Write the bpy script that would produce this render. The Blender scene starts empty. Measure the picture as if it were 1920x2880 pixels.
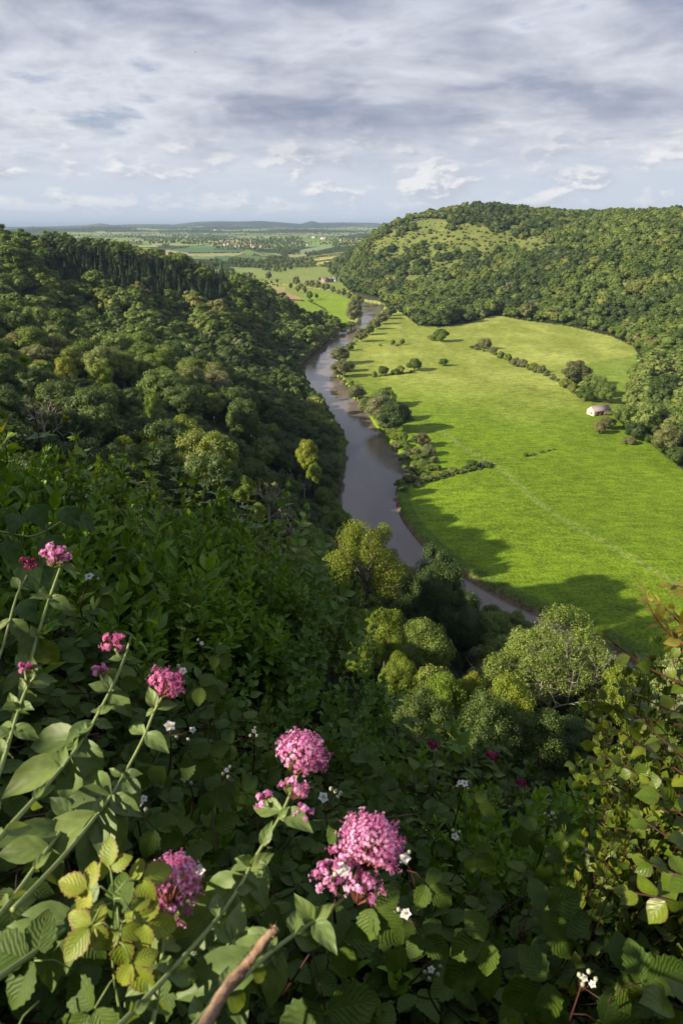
import bpy, math, random
import numpy as np

# ------------------------------------------------------------------ camera, sky, sun, exposure
FOC = 1568.0                      # focal length in units of a 1568 x 2352 picture
PITCH = math.radians(22.58)       # camera looks down by this much
CAMZ = 120.0                      # eye height above the river
scene = bpy.context.scene
COL = scene.collection
HAZE = True
SHADE = True
SUN_AZ = math.radians(23.0)       # the sun stands to the left and this much behind the camera
SUN_EL = math.radians(26.5)
SUNV = np.array([-math.cos(SUN_EL) * math.cos(SUN_AZ), -math.cos(SUN_EL) * math.sin(SUN_AZ), math.sin(SUN_EL)])

cam_d = bpy.data.cameras.new('camera')
cam_d.sensor_fit = 'HORIZONTAL'
cam_d.sensor_width = 24.0
cam_d.lens = 24.0
cam_d.clip_start = 0.05
cam_d.clip_end = 90000.0
cam_d.dof.use_dof = True
cam_d.dof.focus_distance = 5.0
cam_d.dof.aperture_fstop = 9.0
cam = bpy.data.objects.new('camera', cam_d)
cam.location = (0, 0, CAMZ)
cam.rotation_euler = (math.radians(90) - PITCH, 0, 0)
COL.objects.link(cam)
scene.camera = cam

scene.view_settings.view_transform = 'Standard'
scene.view_settings.look = 'None'
scene.view_settings.exposure = 1.08
scene.view_settings.gamma = 1.0
scene.render.engine = 'CYCLES'
cy = scene.cycles
cy.max_bounces = 6
cy.diffuse_bounces = 3
cy.glossy_bounces = 2
cy.transmission_bounces = 3
cy.transparent_max_bounces = 6
cy.volume_bounces = 0
cy.use_denoising = True
cy.caustics_reflective = False
cy.caustics_refractive = False
cy.sample_clamp_indirect = 4.0

sun_d = bpy.data.lights.new('sun', 'SUN')
sun_d.energy = 5.0
sun_d.angle = math.radians(0.6)
sun_d.color = (1.0, 0.87, 0.68)
sun = bpy.data.objects.new('sun', sun_d)
from mathutils import Vector, Matrix
sun.rotation_euler = Vector(SUNV).to_track_quat('Z', 'Y').to_euler()
COL.objects.link(sun)


class NT:
    """small helper round a node tree"""
    def __init__(self, tree):
        self.t = tree
        self.n = tree.nodes
    def new(self, typ, **kw):
        nd = self.n.new(typ)
        ins = kw.pop('ins', {})
        for k, v in kw.items():
            setattr(nd, k, v)
        for k, v in ins.items():
            s = nd.inputs[k]
            if isinstance(v, bpy.types.NodeSocket):
                self.t.links.new(v, s)
            else:
                s.default_value = v
        return nd
    def link(self, a, b):
        self.t.links.new(a, b)
    def math(self, op, a, b=0.0, c=None, clamp=False):
        nd = self.n.new('ShaderNodeMath')
        nd.operation = op
        nd.use_clamp = clamp
        for i, v in enumerate((a, b) if c is None else (a, b, c)):
            if isinstance(v, bpy.types.NodeSocket):
                self.t.links.new(v, nd.inputs[i])
            else:
                nd.inputs[i].default_value = v
        return nd.outputs[0]
    def mix(self, fac, a, b, blend='MIX'):
        nd = self.n.new('ShaderNodeMix')
        nd.data_type = 'RGBA'
        nd.blend_type = blend
        for s, v in ((nd.inputs[0], fac), (nd.inputs[6], a), (nd.inputs[7], b)):
            if isinstance(v, bpy.types.NodeSocket):
                self.t.links.new(v, s)
            else:
                s.default_value = v if not isinstance(v, tuple) or len(v) == 4 else (*v, 1)
        return nd.outputs[2]
    def ramp(self, fac, stops, interp='LINEAR'):
        nd = self.n.new('ShaderNodeValToRGB')
        cr = nd.color_ramp
        cr.interpolation = interp
        while len(cr.elements) < len(stops):
            cr.elements.new(0.5)
        for e, (p, c) in zip(cr.elements, stops):
            e.position = p
            e.color = (*c, 1) if isinstance(c, tuple) else (c, c, c, 1)
        self.t.links.new(fac, nd.inputs[0])
        return nd.outputs[0]
    def smooth(self, v, lo, hi, a=0.0, b=1.0):
        nd = self.new('ShaderNodeMapRange', interpolation_type='SMOOTHSTEP')
        self.t.links.new(v, nd.inputs[0])
        for i, x in zip((1, 2, 3, 4), (lo, hi, a, b)):
            nd.inputs[i].default_value = x
        return nd.outputs[0]
    def noise(self, vec, scale, detail=4.0, rough=0.5, dist=0.0):
        return self.new('ShaderNodeTexNoise', ins={'Vector': vec, 'Scale': scale, 'Detail': detail, 'Roughness': rough, 'Distortion': dist}).outputs[0]


# the sky: Nishita blue behind a broken stratocumulus deck
world = bpy.data.worlds.new('World')
scene.world = world
world.use_nodes = True
W = NT(world.node_tree)
W.n.clear()
sky = W.new('ShaderNodeTexSky', sky_type='NISHITA', sun_disc=False)
sky.sun_elevation = SUN_EL
sky.sun_rotation = math.atan2(SUNV[0], SUNV[1])
sky.altitude = 150
sky.air_density = 1.0
sky.dust_density = 1.5
tc = W.new('ShaderNodeTexCoord').outputs['Generated']
sep = W.new('ShaderNodeSeparateXYZ', ins={0: tc})
dx, dy, dz = sep.outputs
zz = W.math('MAXIMUM', dz, 0.0)
den = W.math('ADD', zz, 0.15)
px_ = W.math('DIVIDE', dx, den)
py_ = W.math('DIVIDE', dy, den)
pv = W.new('ShaderNodeCombineXYZ', ins={0: px_, 1: W.math('MULTIPLY', py_, 0.95), 2: 5.1}).outputs[0]
warp = W.noise(pv, 0.55, 3, 0.5)
pv2 = W.new('ShaderNodeVectorMath', operation='ADD', ins={0: pv, 1: W.new('ShaderNodeCombineXYZ', ins={0: W.math('MULTIPLY', warp, 0.9), 1: W.math('MULTIPLY', warp, 0.5), 2: 0.0}).outputs[0]}).outputs[0]
n_big = W.noise(pv2, 0.8, 3, 0.45)
n_mid = W.noise(pv2, 2.3, 6, 0.5, 0.1)
n_fin = W.noise(pv2, 6.0, 6, 0.55, 0.1)
thick = W.math('ADD', W.math('MULTIPLY', n_big, 0.50), W.math('ADD', W.math('MULTIPLY', n_mid, 0.36), W.math('MULTIPLY', n_fin, 0.14)))
cover = W.smooth(thick, 0.33, 0.43)
shade = W.ramp(thick, [(0.33, (0.72, 0.74, 0.77)), (0.42, (0.74, 0.745, 0.765)), (0.475, (0.58, 0.595, 0.635)), (0.535, (0.385, 0.415, 0.485)), (0.62, (0.25, 0.29, 0.385))])
streak = W.noise(W.new('ShaderNodeVectorMath', operation='MULTIPLY', ins={0: pv2, 1: (0.9, 1.7, 1.0)}).outputs[0], 1.7, 8, 0.55)
shade = W.mix(W.smooth(streak, 0.45, 0.8, 0.0, 0.2), shade, (0.70, 0.70, 0.72))
blue = W.mix(1.0, sky.outputs[0], (0.085, 0.088, 0.10), 'MULTIPLY')
puff = W.noise(pv2, 6.5, 7, 0.6, 0.0)
pf = W.smooth(puff, 0.3, 0.7, 0.94, 1.06)
shade = W.mix(1.0, shade, W.new('ShaderNodeCombineColor', ins={0: pf, 1: pf, 2: pf}).outputs[0], 'MULTIPLY')
deck = W.mix(cover, blue, shade)
# low on the sky: small cumulus banks over pale blue-grey air
az = W.math('ARCTAN2', dx, dy)
lowv = W.new('ShaderNodeCombineXYZ', ins={0: W.math('MULTIPLY', az, 13.0), 1: W.math('MULTIPLY', zz, 30.0), 2: 7.3}).outputs[0]
c1 = W.noise(lowv, 0.95, 7, 0.55, 0.1)
lowv_up = W.new('ShaderNodeVectorMath', operation='ADD', ins={0: lowv, 1: (-0.12, 0.20, 0.0)}).outputs[0]
c2 = W.noise(lowv_up, 0.95, 7, 0.55, 0.1)
cmask = W.math('MULTIPLY', W.smooth(c1, 0.45, 0.60), W.smooth(zz, 0.008, 0.05))
ctop = W.smooth(W.math('SUBTRACT', c1, c2), -0.03, 0.07)
ccol = W.mix(ctop, (0.55, 0.58, 0.63), (0.88, 0.86, 0.83))
air = W.ramp(zz, [(0.0, (0.60, 0.655, 0.72)), (0.05, (0.61, 0.66, 0.72)), (0.10, (0.64, 0.675, 0.73)), (0.16, (0.66, 0.69, 0.74))])
low = W.mix(cmask, air, ccol)
deck = W.mix(1.0, deck, W.ramp(zz, [(0.08, (0.97, 0.97, 0.98)), (0.30, (0.80, 0.835, 0.90)), (0.55, (0.70, 0.75, 0.85))]), 'MULTIPLY')
sky_col = W.mix(W.smooth(zz, 0.03, 0.16), low, deck)
sky_col = W.mix(1.0, sky_col, (5.15, 5.18, 5.38), 'MULTIPLY')
bg = W.new('ShaderNodeBackground', ins={'Color': sky_col, 'Strength': 0.1})
W.link(bg.outputs[0], W.new('ShaderNodeOutputWorld').inputs[0])

# ------------------------------------------------------------------ picture <-> place
CP, SP = math.cos(PITCH), math.sin(PITCH)

def ray(X, Y):
    u = (X - 784.0) / FOC
    v = (1176.0 - Y) / FOC
    return np.array([u, CP + v * SP, -SP + v * CP])

def at_z(X, Y, z=2.5):
    d = ray(X, Y)
    t = (z - CAMZ) / d[2]
    return np.array([d[0] * t, d[1] * t, z])

def at_y(X, Y, y, dz=0.0):
    d = ray(X, Y)
    t = y / d[1]
    return np.array([d[0] * t, y, CAMZ + d[2] * t + dz])

def at_d(X, Y, dist):
    d = ray(X, Y)
    return np.array([0, 0, CAMZ]) + d / np.linalg.norm(d) * dist

def project(p):
    p = np.asarray(p, float)
    x, y, z = p[..., 0], p[..., 1], p[..., 2] - CAMZ
    dep = y * CP - z * SP
    dep = np.where(dep < 1e-3, 1e-3, dep)
    return 784 + FOC * x / dep, 1176 - FOC * (y * SP + z * CP) / dep, dep

def in_poly(px, py, poly):
    poly = np.asarray(poly, float)
    inside = np.zeros(px.shape, bool)
    n = len(poly)
    for i in range(n):
        x1, y1 = poly[i]
        x2, y2 = poly[(i + 1) % n]
        if y1 == y2:
            continue
        c = ((y1 > py) != (y2 > py)) & (px < (x2 - x1) * (py - y1) / (y2 - y1) + x1)
        inside ^= c
    return inside

def seg_dist(px, py, pts, closed=True):
    pts = np.asarray(pts, float)
    n = len(pts)
    best = np.full(px.shape, 1e18)
    for i in range(n if closed else n - 1):
        a, b = pts[i], pts[(i + 1) % n]
        ab = b - a
        L = max(ab @ ab, 1e-9)
        t = np.clip(((px - a[0]) * ab[0] + (py - a[1]) * ab[1]) / L, 0, 1)
        best = np.minimum(best, (px - a[0] - t * ab[0]) ** 2 + (py - a[1] - t * ab[1]) ** 2)
    return np.sqrt(best)

def sdist(px, py, poly):                 # negative inside
    d = seg_dist(px, py, poly)
    return np.where(in_poly(px, py, poly), -d, d)

def sstep(v, a, b):
    t = np.clip((v - a) / (b - a), 0, 1)
    return t * t * (3 - 2 * t)

def densify(pts, k=3):                   # Catmull-Rom through the points
    P = [np.asarray(p, float) for p in pts]
    out = []
    n = len(P)
    for i in range(n - 1):
        p0, p1, p2, p3 = P[max(i - 1, 0)], P[i], P[i + 1], P[min(i + 2, n - 1)]
        for j in range(k):
            t = j / k
            out.append(0.5 * ((2 * p1) + (-p0 + p2) * t + (2 * p0 - 5 * p1 + 4 * p2 - p3) * t * t + (-p0 + 3 * p1 - 3 * p2 + p3) * t ** 3))
    out.append(P[-1])
    return out

# value noise for the place (numpy)
_rs = np.random.RandomState(5)
_tab = _rs.rand(256, 256)
def vnoise(x, y, s, octs=3):
    x = np.asarray(x, float) / s + 100.3
    y = np.asarray(y, float) / s + 71.9
    tot = 0; amp = 1; nrm = 0
    for o in range(octs):
        xi = np.floor(x).astype(int); yi = np.floor(y).astype(int)
        fx = x - xi; fy = y - yi
        fx = fx * fx * (3 - 2 * fx); fy = fy * fy * (3 - 2 * fy)
        a = _tab[xi % 256, yi % 256]; b = _tab[(xi + 1) % 256, yi % 256]
        c = _tab[xi % 256, (yi + 1) % 256]; d = _tab[(xi + 1) % 256, (yi + 1) % 256]
        tot = tot + amp * ((a * (1 - fx) + b * fx) * (1 - fy) + (c * (1 - fx) + d * fx) * fy)
        nrm += amp; amp *= 0.5; x = x * 2 + 17.1; y = y * 2 + 5.3
    return tot / nrm

# ------------------------------------------------------------------ river and flood plain outlines
RB = [(882, 698), (879, 710), (862, 727), (842, 745), (826, 760), (812, 778), (803, 792), (790, 806), (775, 822), (764, 842),
      (768, 860), (790, 878), (801, 905), (835, 937), (856, 975), (872, 990), (893, 1022), (920, 1050), (938, 1082), (925, 1105), (907, 1117),
      (904, 1140), (908, 1170), (930, 1212), (975, 1262), (1050, 1320), (1170, 1387), (1290, 1440), (1410, 1500), (1500, 1555)]
LB = [(831, 690), (829, 725), (823, 745), (795, 754), (768, 770), (742, 790), (706, 822), (688, 850), (700, 890), (722, 925), (748, 965),
      (778, 1010), (786, 1045), (780, 1090), (768, 1150), (770, 1200), (800, 1245), (860, 1290), (945, 1345), (1060, 1405), (1160, 1455), (1300, 1520), (1480, 1610)]
rbw = [at_z(X, Y, 0.3)[:2] for X, Y in RB]
lbw = [at_z(X, Y, 0.3)[:2] for X, Y in LB]
rb_s = densify(rbw) + [np.array([230., 105.]), np.array([420., 60.])]
lb_s = densify(lbw) + [np.array([180., 85.]), np.array([380., 25.])]
far_c = [at_z(X, Y, 0.3)[:2] for X, Y in [(860, 690), (800, 674), (720, 664), (640, 655), (560, 643), (470, 640)]]
far_s = densify(far_c)
RIVER = np.array(rb_s[::-1] + lb_s)[:, :2]
def river_sd(x, y):
    d = sdist(x, y, RIVER)
    d2 = seg_dist(x, y, far_s, closed=False) - 9.0
    return np.minimum(d, d2)

FP = [np.array(p, float) for p in [(700, -40), (650, 250), (290, 330)]]
FP += [at_z(X, Y)[:2] for X, Y in [(1568, 1085), (1480, 1012), (1432, 968), (1442, 905), (1480, 845), (1450, 795), (1400, 772), (1300, 748),
        (1210, 737), (1140, 724), (1075, 742), (1010, 752), (958, 748), (925, 722), (893, 700), (800, 668), (778, 642), (786, 626), (740, 612), (560, 616), (520, 640)]]
FP += [np.array(p, float) for p in [(-420, 1500), (-230, 1150), (-60, 960)]]
FP += [p - np.array([3.0, 0.0]) for p in lb_s[8:]]
FP = np.array(FP)

# ------------------------------------------------------------------ height of the ground
CTRL = []
def cw(x, y, z): CTRL.append((x, y, z))
def cp(X, Y, y, sub=0.0): CTRL.append(tuple(at_y(X, Y, y, -sub)))
for a in [(-3, 0, 118.7), (3, 0, 118.3), (0, 3, 117.6), (0, 6, 115.0), (-3, 6, 115.0), (-7, 7, 114.0), (-12, 9, 110.0), (0, 9, 109), (0, 15, 100), (0, 30, 84), (0, 50, 68), (0, 85, 54), (5, 120, 38), (5, 150, 23), (-14, 145, 44), (12, 175, 13), (-10, 202, 19), (-24, 236, 22), (5, 215, 6),
          (0, -10, 119), (-10, -12, 121), (10, -12, 119), (-60, -60, 122), (60, -80, 112), (-200, -200, 120), (200, -200, 70), (-500, -300, 110),
          (30, 20, 84), (60, 30, 68), (50, 85, 46), (45, 140, 16), (60, 160, 8), (120, 60, 34), (110, 100, 16), (220, 20, 30), (400, -60, 30),
          (-15, 20, 98), (-30, 40, 78), (-60, 15, 98), (-60, 60, 76), (-110, 60, 88), (-150, 110, 88), (-110, 130, 79), (-60, 130, 67), (-40, 122, 62), (-36, 169, 57), (-74, 153, 77), (-160, 190, 70), (-250, 120, 108), (-260, 250, 90), (-400, 400, 138), (-470, 300, 145),  # far left heights out of view, raised to throw shade on the left slope
          (-500, 100, 112), (-170, 300, 60), (-230, 420, 70)]:
    cw(*a)
for a in [(0, 900, 175, 13), (200, 950, 200, 13), (500, 950, 265, 13), (600, 1000, 290, 13), (400, 1050, 175, 12), (700, 1050, 300, 13), (600, 1120, 205, 12), (720, 1170, 230, 8),
          (100, 810, 300, 14), (430, 848, 355, 14), (300, 830, 345, 14), (640, 880, 400, 14), (690, 930, 430, 12),
          (300, 800, 450, 14), (100, 750, 430, 14), (500, 840, 480, 14), (620, 830, 560, 12),
          (300, 665, 620, 17), (500, 700, 660, 17), (200, 700, 590, 17), (400, 730, 640, 17), (560, 760, 690, 15), (650, 800, 680, 14), (50, 640, 560, 17), (-200, 640, 540, 17),
          (270, 558, 740, 24), (400, 586, 780, 24), (500, 616, 810, 23), (180, 547, 700, 26), (90, 537, 660, 26), (0, 540, 620, 26), (-200, 536, 600, 26),
          (560, 643, 850, 17), (640, 676, 880, 16), (700, 710, 890, 15), (740, 738, 880, 9)]:
    cp(*a)
for a in [(-100, 1150, 30), (-300, 1100, 60), (-500, 1000, 90), (-700, 800, 100), (-200, 1400, 6), (-500, 1600, 15), (-900, 1500, 50), (-40, 1000, 5)]:
    cw(*a)
for a in [(885, 522, 2000, 8), (940, 508, 1950, 5), (1000, 497, 1900, 6), (1025, 486, 1870, 14), (1060, 473, 1850, 18), (1130, 468, 1800, 19), (1230, 490, 1700, 20), (1300, 498, 1500, 22), (1400, 498, 1300, 24), (1500, 508, 1150, 24),
          (1568, 512, 1080, 24), (1750, 515, 1000, 24), (2000, 530, 900, 24), (830, 560, 2100, 8), (795, 590, 2050, 8),
          (900, 600, 1650, 8), (1000, 600, 1500, 5), (1100, 600, 1400, 9), (1200, 600, 1250, 9), (1300, 600, 1150, 9), (1450, 600, 1000, 12), (1568, 600, 920, 14), (1900, 620, 800, 10),
          (1000, 545, 1720, 5), (1150, 540, 1550, 9), (1300, 545, 1330, 15), (1450, 552, 1130, 16), (900, 640, 1480, 9), (900, 675, 1330, 9),
          (1000, 690, 1150, 10), (1140, 680, 1120, 10), (1300, 690, 970, 10), (1450, 720, 830, 10), (1568, 700, 780, 11), (1568, 800, 620, 11), (1540, 870, 545, 11), (1620, 950, 455, 11), (1900, 800, 560, 11), (1800, 1000, 400, 11)]:
    cp(*a)
for a in [(900, 2500, 120), (1500, 2000, 130), (1800, 1200, 120), (1200, 500, 110), (800, 300, 70), (900, 0, 40)]:
    cw(*a)
for a in [(700, 604, 2350, 10), (600, 585, 2900, 5), (760, 600, 2500, 3), (400, 586, 2700, 3), (500, 565, 3500, 0), (650, 562, 4200, 0), (560, 550, 4700, 0), (400, 556, 4300, 0), (760, 560, 3800, 5),
          (450, 546, 5600, 12), (700, 545, 6500, 10), (350, 548, 5200, 12), (800, 545, 5500, 10), (650, 543, 4500, 12), (300, 536, 8500, 0), (500, 534, 9500, 0), (800, 535, 9000, 0),
          (-300, 545, 5200, 0), (-300, 535, 9000, 0), (1200, 540, 5200, 0), (1300, 535, 9000, 0), (2200, 535, 6000, 0), (600, 527, 14000, 0), (200, 527, 14000, 0), (900, 527, 14000, 0)]:
    cp(*a)
CT = np.array(CTRL)

def _q(x, y):
    r = np.sqrt(x * x + y * y) + 1.5
    return np.stack([x / r, y / r, 0.62 * np.log(r)], -1)
_qc = _q(CT[:, 0], CT[:, 1])
def _k(a, b):
    d = a[:, None, :] - b[None, :, :]
    return np.sqrt((d ** 2).sum(-1) + 0.03 ** 2)
_A = _k(_qc, _qc)
_n = len(CT)
_Pm = np.hstack([np.ones((_n, 1)), _qc])
_M = np.block([[_A, _Pm], [_Pm.T, np.zeros((4, 4))]])
_sol = np.linalg.lstsq(_M, np.concatenate([CT[:, 2], np.zeros(4)]), rcond=None)[0]
def rbf(x, y):
    x = np.asarray(x, float).ravel(); y = np.asarray(y, float).ravel()
    out = np.empty(len(x))
    for i in range(0, len(x), 40000):
        q = _q(x[i:i + 40000], y[i:i + 40000])
        out[i:i + 40000] = _k(q, _qc) @ _sol[:_n] + _sol[_n] + q @ _sol[_n + 1:]
    return out

SKYL = np.array([(-400, 521), (0, 521), (60, 521), (130, 520), (200, 518), (232, 514.5), (262, 518), (300, 516.5), (350, 516), (400, 516.5), (450, 512), (500, 510.5), (550, 511), (600, 510), (640, 512.5),
                 (690, 515.5), (715, 510), (735, 513.5), (800, 513), (860, 514), (880, 516), (960, 519), (1100, 519), (1300, 516), (1568, 519), (2000, 518)], float)

def ground(x, y, river=True):
    x = np.asarray(x, float); y = np.asarray(y, float)
    sh = x.shape
    x = x.ravel(); y = y.ravel()
    z = rbf(x, y)
    r = np.hypot(x, y)
    z = z + (vnoise(x, y, 60, 3) - 0.5) * 5 * sstep(r, 40, 150) * (1 - sstep(r, 2000, 3000))
    z = z + (vnoise(x, y, 1500, 4) - 0.45) * 90 * sstep(r, 4200, 8000)
    fsd = sdist(x, y, FP)
    z = 2.5 + (np.maximum(z, 3.0) - 2.5) * sstep(fsd, -2, 55) * (r < 2600) + np.where(r >= 2600, np.maximum(z, 3.0) - 2.5, 0)
    z = z + np.where((fsd < 0) & (r < 2600), (vnoise(x, y, 45, 2) - 0.5) * 0.9, 0)
    # the far hills on the horizon
    az = 784 + FOC * x / np.maximum(y, 1) / CP * 1.0
    dep = y * CP + 100 * SP
    Xp = 784 + FOC * x / np.maximum(dep, 1)
    Ys = 524 - (524 - np.interp(Xp, SKYL[:, 0], SKYL[:, 1])) * 1.25
    yc = 1176.0 - Ys
    vv = yc / FOC
    up = (-SP + vv * CP) / (CP + vv * SP)
    hz = CAMZ + up * y
    m = sstep(r, 12500, 18500) * (1 - sstep(r, 19500, 30000))
    z = np.where((y > 0), z * (1 - m) + hz * m, z)
    m2 = np.exp(-((r - 12200) / 1300.0) ** 2) * (1.6 * vnoise(x, y, 2600, 3) - 0.3)
    z = z + m2 * 60 * (y > 0)
    if river:
        rs = river_sd(x, y)
        z = np.where(r < 2600, z * sstep(rs, -1.0, 3.2) + (-1.6) * (1 - sstep(rs, -1.0, 3.2)), z)
    return z.reshape(sh)

# ------------------------------------------------------------------ meshes and tags
def mesh_np(name, V, faces, mat=None, uv=None, attrs=None, smooth=False, matidx=None):
    """V (n,3); faces: (m,k) array or list of such arrays; one material or a list"""
    if not isinstance(faces, list):
        faces = [faces]
    faces = [np.asarray(f, np.int32) for f in faces if len(f)]
    me = bpy.data.meshes.new(name)
    V = np.asarray(V, np.float32)
    me.vertices.add(len(V))
    me.vertices.foreach_set('co', V.ravel())
    nl = sum(f.size for f in faces)
    me.loops.add(nl)
    me.loops.foreach_set('vertex_index', np.concatenate([f.ravel() for f in faces]))
    tot = np.concatenate([np.full(len(f), f.shape[1], np.int32) for f in faces])
    me.polygons.add(len(tot))
    me.polygons.foreach_set('loop_start', np.concatenate([[0], np.cumsum(tot)[:-1]]).astype(np.int32))
    if matidx is not None:
        me.polygons.foreach_set('material_index', np.asarray(matidx, np.int32))
    if smooth:
        me.polygons.foreach_set('use_smooth', np.ones(len(tot), bool))
    me.update(calc_edges=True)
    if uv is not None:
        ul = me.uv_layers.new(name='UVMap')
        li = np.concatenate([f.ravel() for f in faces])
        ul.data.foreach_set('uv', np.asarray(uv, np.float32)[li].ravel())
    if attrs:
        for k, v in attrs.items():
            v = np.asarray(v, np.float32)
            if v.ndim == 1:
                a = me.attributes.new(k, 'FLOAT', 'POINT'); a.data.foreach_set('value', v)
            else:
                a = me.attributes.new(k, 'FLOAT_COLOR', 'POINT')
                a.data.foreach_set('color', np.hstack([v, np.ones((len(v), 1), np.float32)]).astype(np.float32).ravel())
    for m in (mat if isinstance(mat, (list, tuple)) else [mat]):
        if m: me.materials.append(m)
    return me

def link(name, me, parent=None, loc=None, rotz=None, scale=None, col=None):
    o = bpy.data.objects.new(name, me)
    (col or COL).objects.link(o)
    if parent: o.parent = parent
    if loc is not None: o.location = tuple(float(v) for v in loc)
    if rotz is not None: o.rotation_euler = (0, 0, float(rotz))
    if scale is not None: o.scale = tuple(float(v) for v in np.broadcast_to(scale, 3))
    return o

def tag(o, label=None, cat=None, group=None, kind=None):
    if label: o['label'] = label
    if cat: o['category'] = cat
    if group: o['group'] = group
    if kind: o['kind'] = kind
    return o

class MB:
    """collects vertices and faces of several pieces into one mesh"""
    def __init__(self):
        self.V = []; self.F = {}; self.U = []; self.A = []; self.n = 0
    def add(self, V, F, uv=None, a=None):
        V = np.asarray(V, float)
        for f in (F if isinstance(F, list) else [F]):
            f = np.asarray(f, int)
            if len(f): self.F.setdefault(f.shape[1], []).append(f + self.n)
        self.V.append(V)
        self.U.append(np.zeros((len(V), 2)) if uv is None else np.asarray(uv, float))
        self.A.append(np.full(len(V), 0.5) if a is None else np.broadcast_to(a, len(V)))
        self.n += len(V)
        return self
    def mesh(self, name, mat, smooth=False):
        return mesh_np(name, np.concatenate(self.V), [np.concatenate(v) for v in self.F.values()], mat, uv=np.concatenate(self.U),
                       attrs={'rnd': np.concatenate(self.A)}, smooth=smooth)

def tube(pts, radii, seg=6):
    pts = np.asarray(pts, float); n = len(pts)
    radii = np.broadcast_to(radii, n)
    T = np.gradient(pts, axis=0)
    T /= np.linalg.norm(T, axis=1, keepdims=True) + 1e-9
    ref = np.array([0.31, 0.17, 1.0]) if abs(T[0, 2]) < 0.9 else np.array([1.0, 0.2, 0.1])
    V = []
    for i in range(n):
        a = np.cross(T[i], ref); a /= np.linalg.norm(a) + 1e-9
        b = np.cross(T[i], a)
        ref = np.cross(a, T[i]) if True else ref
        th = np.arange(seg) * 2 * np.pi / seg
        V.append(pts[i] + radii[i] * (np.cos(th)[:, None] * a + np.sin(th)[:, None] * b))
    V = np.concatenate(V)
    F = []
    for i in range(n - 1):
        for j in range(seg):
            k = (j + 1) % seg
            F.append((i * seg + j, i * seg + k, (i + 1) * seg + k, (i + 1) * seg + j))
    V = np.vstack([V, pts[:1], pts[-1:]])
    c0, c1 = len(V) - 2, len(V) - 1
    T3 = [(c0, (j + 1) % seg, j) for j in range(seg)] + [(c1, (n - 1) * seg + j, (n - 1) * seg + (j + 1) % seg) for j in range(seg)]
    return V, [np.array(F), np.array(T3)]

def tube_uv(pts, seg):
    n = len(pts)
    L = np.concatenate([[0], np.cumsum(np.linalg.norm(np.diff(np.asarray(pts, float), axis=0), axis=1))])
    uv = np.zeros((n * seg + 2, 2))
    for i in range(n):
        uv[i * seg:(i + 1) * seg, 0] = np.arange(seg) / seg
        uv[i * seg:(i + 1) * seg, 1] = L[i]
    return uv

def unit(v):
    return v / (np.linalg.norm(v, axis=-1, keepdims=True) + 1e-12)

def box(mb, lo, hi, a=0.5):
    x0, y0, z0 = lo; x1, y1, z1 = hi
    V = [(x0, y0, z0), (x1, y0, z0), (x1, y1, z0), (x0, y1, z0), (x0, y0, z1), (x1, y0, z1), (x1, y1, z1), (x0, y1, z1)]
    mb.add(V, np.array([(0, 3, 2, 1), (4, 5, 6, 7), (0, 1, 5, 4), (1, 2, 6, 5), (2, 3, 7, 6), (3, 0, 4, 7)]), a=a)

# ------------------------------------------------------------------ materials
def mat_new(name):
    m = bpy.data.materials.new(name)
    m.use_nodes = True
    t = NT(m.node_tree)
    t.n.clear()
    out = t.new('ShaderNodeOutputMaterial')
    return m, t, out

def leaf_mat(name, stops, rough=0.55, transl=0.3, spec=0.3, var=0.35, obj_random=True, tint=(1.5, 1.5, 0.5)):
    """foliage: hue chosen per plant, small change per leaf clump; part of the light passes through"""
    m, t, out = mat_new(name)
    rnd = t.new('ShaderNodeAttribute', attribute_name='rnd').outputs['Fac']
    if obj_random:
        oi = t.new('ShaderNodeObjectInfo')
        pos = oi.outputs['Location']
        nz = t.noise(pos, 0.009, 2, 0.5)
        f = t.math('ADD', t.math('MULTIPLY', oi.outputs['Random'], 0.72), t.math('MULTIPLY', t.math('SUBTRACT', nz, 0.35), 0.9), clamp=True)
        c = t.ramp(f, stops)
    else:
        c = t.ramp(rnd, stops)
    v = t.math('ADD', t.math('MULTIPLY', rnd, 2 * var), 1 - var)
    c = t.mix(1.0, c, t.new('ShaderNodeCombineColor', ins={0: v, 1: v, 2: v}).outputs[0], 'MULTIPLY')
    d = t.new('ShaderNodeBsdfPrincipled', ins={'Base Color': c, 'Roughness': rough, 'Specular IOR Level': spec})
    tr = t.new('ShaderNodeBsdfTranslucent', ins={'Color': t.mix(1.0, c, (*tint, 1), 'MULTIPLY')})
    mx = t.new('ShaderNodeMixShader', ins={0: transl, 1: d.outputs[0], 2: tr.outputs[0]})
    t.link(mx.outputs[0], out.inputs[0])
    return m

def plain_mat(name, c1, c2, scale=3.0, rough=0.8, spec=0.3, bump=0.0, detail=5.0, coord='Object', stretch=(1, 1, 1)):
    m, t, out = mat_new(name)
    vec = t.new('ShaderNodeTexCoord').outputs[coord]
    if stretch != (1, 1, 1):
        vec = t.new('ShaderNodeVectorMath', operation='MULTIPLY', ins={0: vec, 1: stretch}).outputs[0]
    n = t.noise(vec, scale, detail, 0.6)
    c = t.ramp(n, [(0.3, c1), (0.7, c2)])
    d = t.new('ShaderNodeBsdfPrincipled', ins={'Base Color': c, 'Roughness': rough, 'Specular IOR Level': spec})
    if bump:
        t.link(t.new('ShaderNodeBump', ins={'Height': n, 'Strength': bump, 'Distance': 0.02}).outputs[0], d.inputs['Normal'])
    t.link(d.outputs[0], out.inputs[0])
    return m

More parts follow.
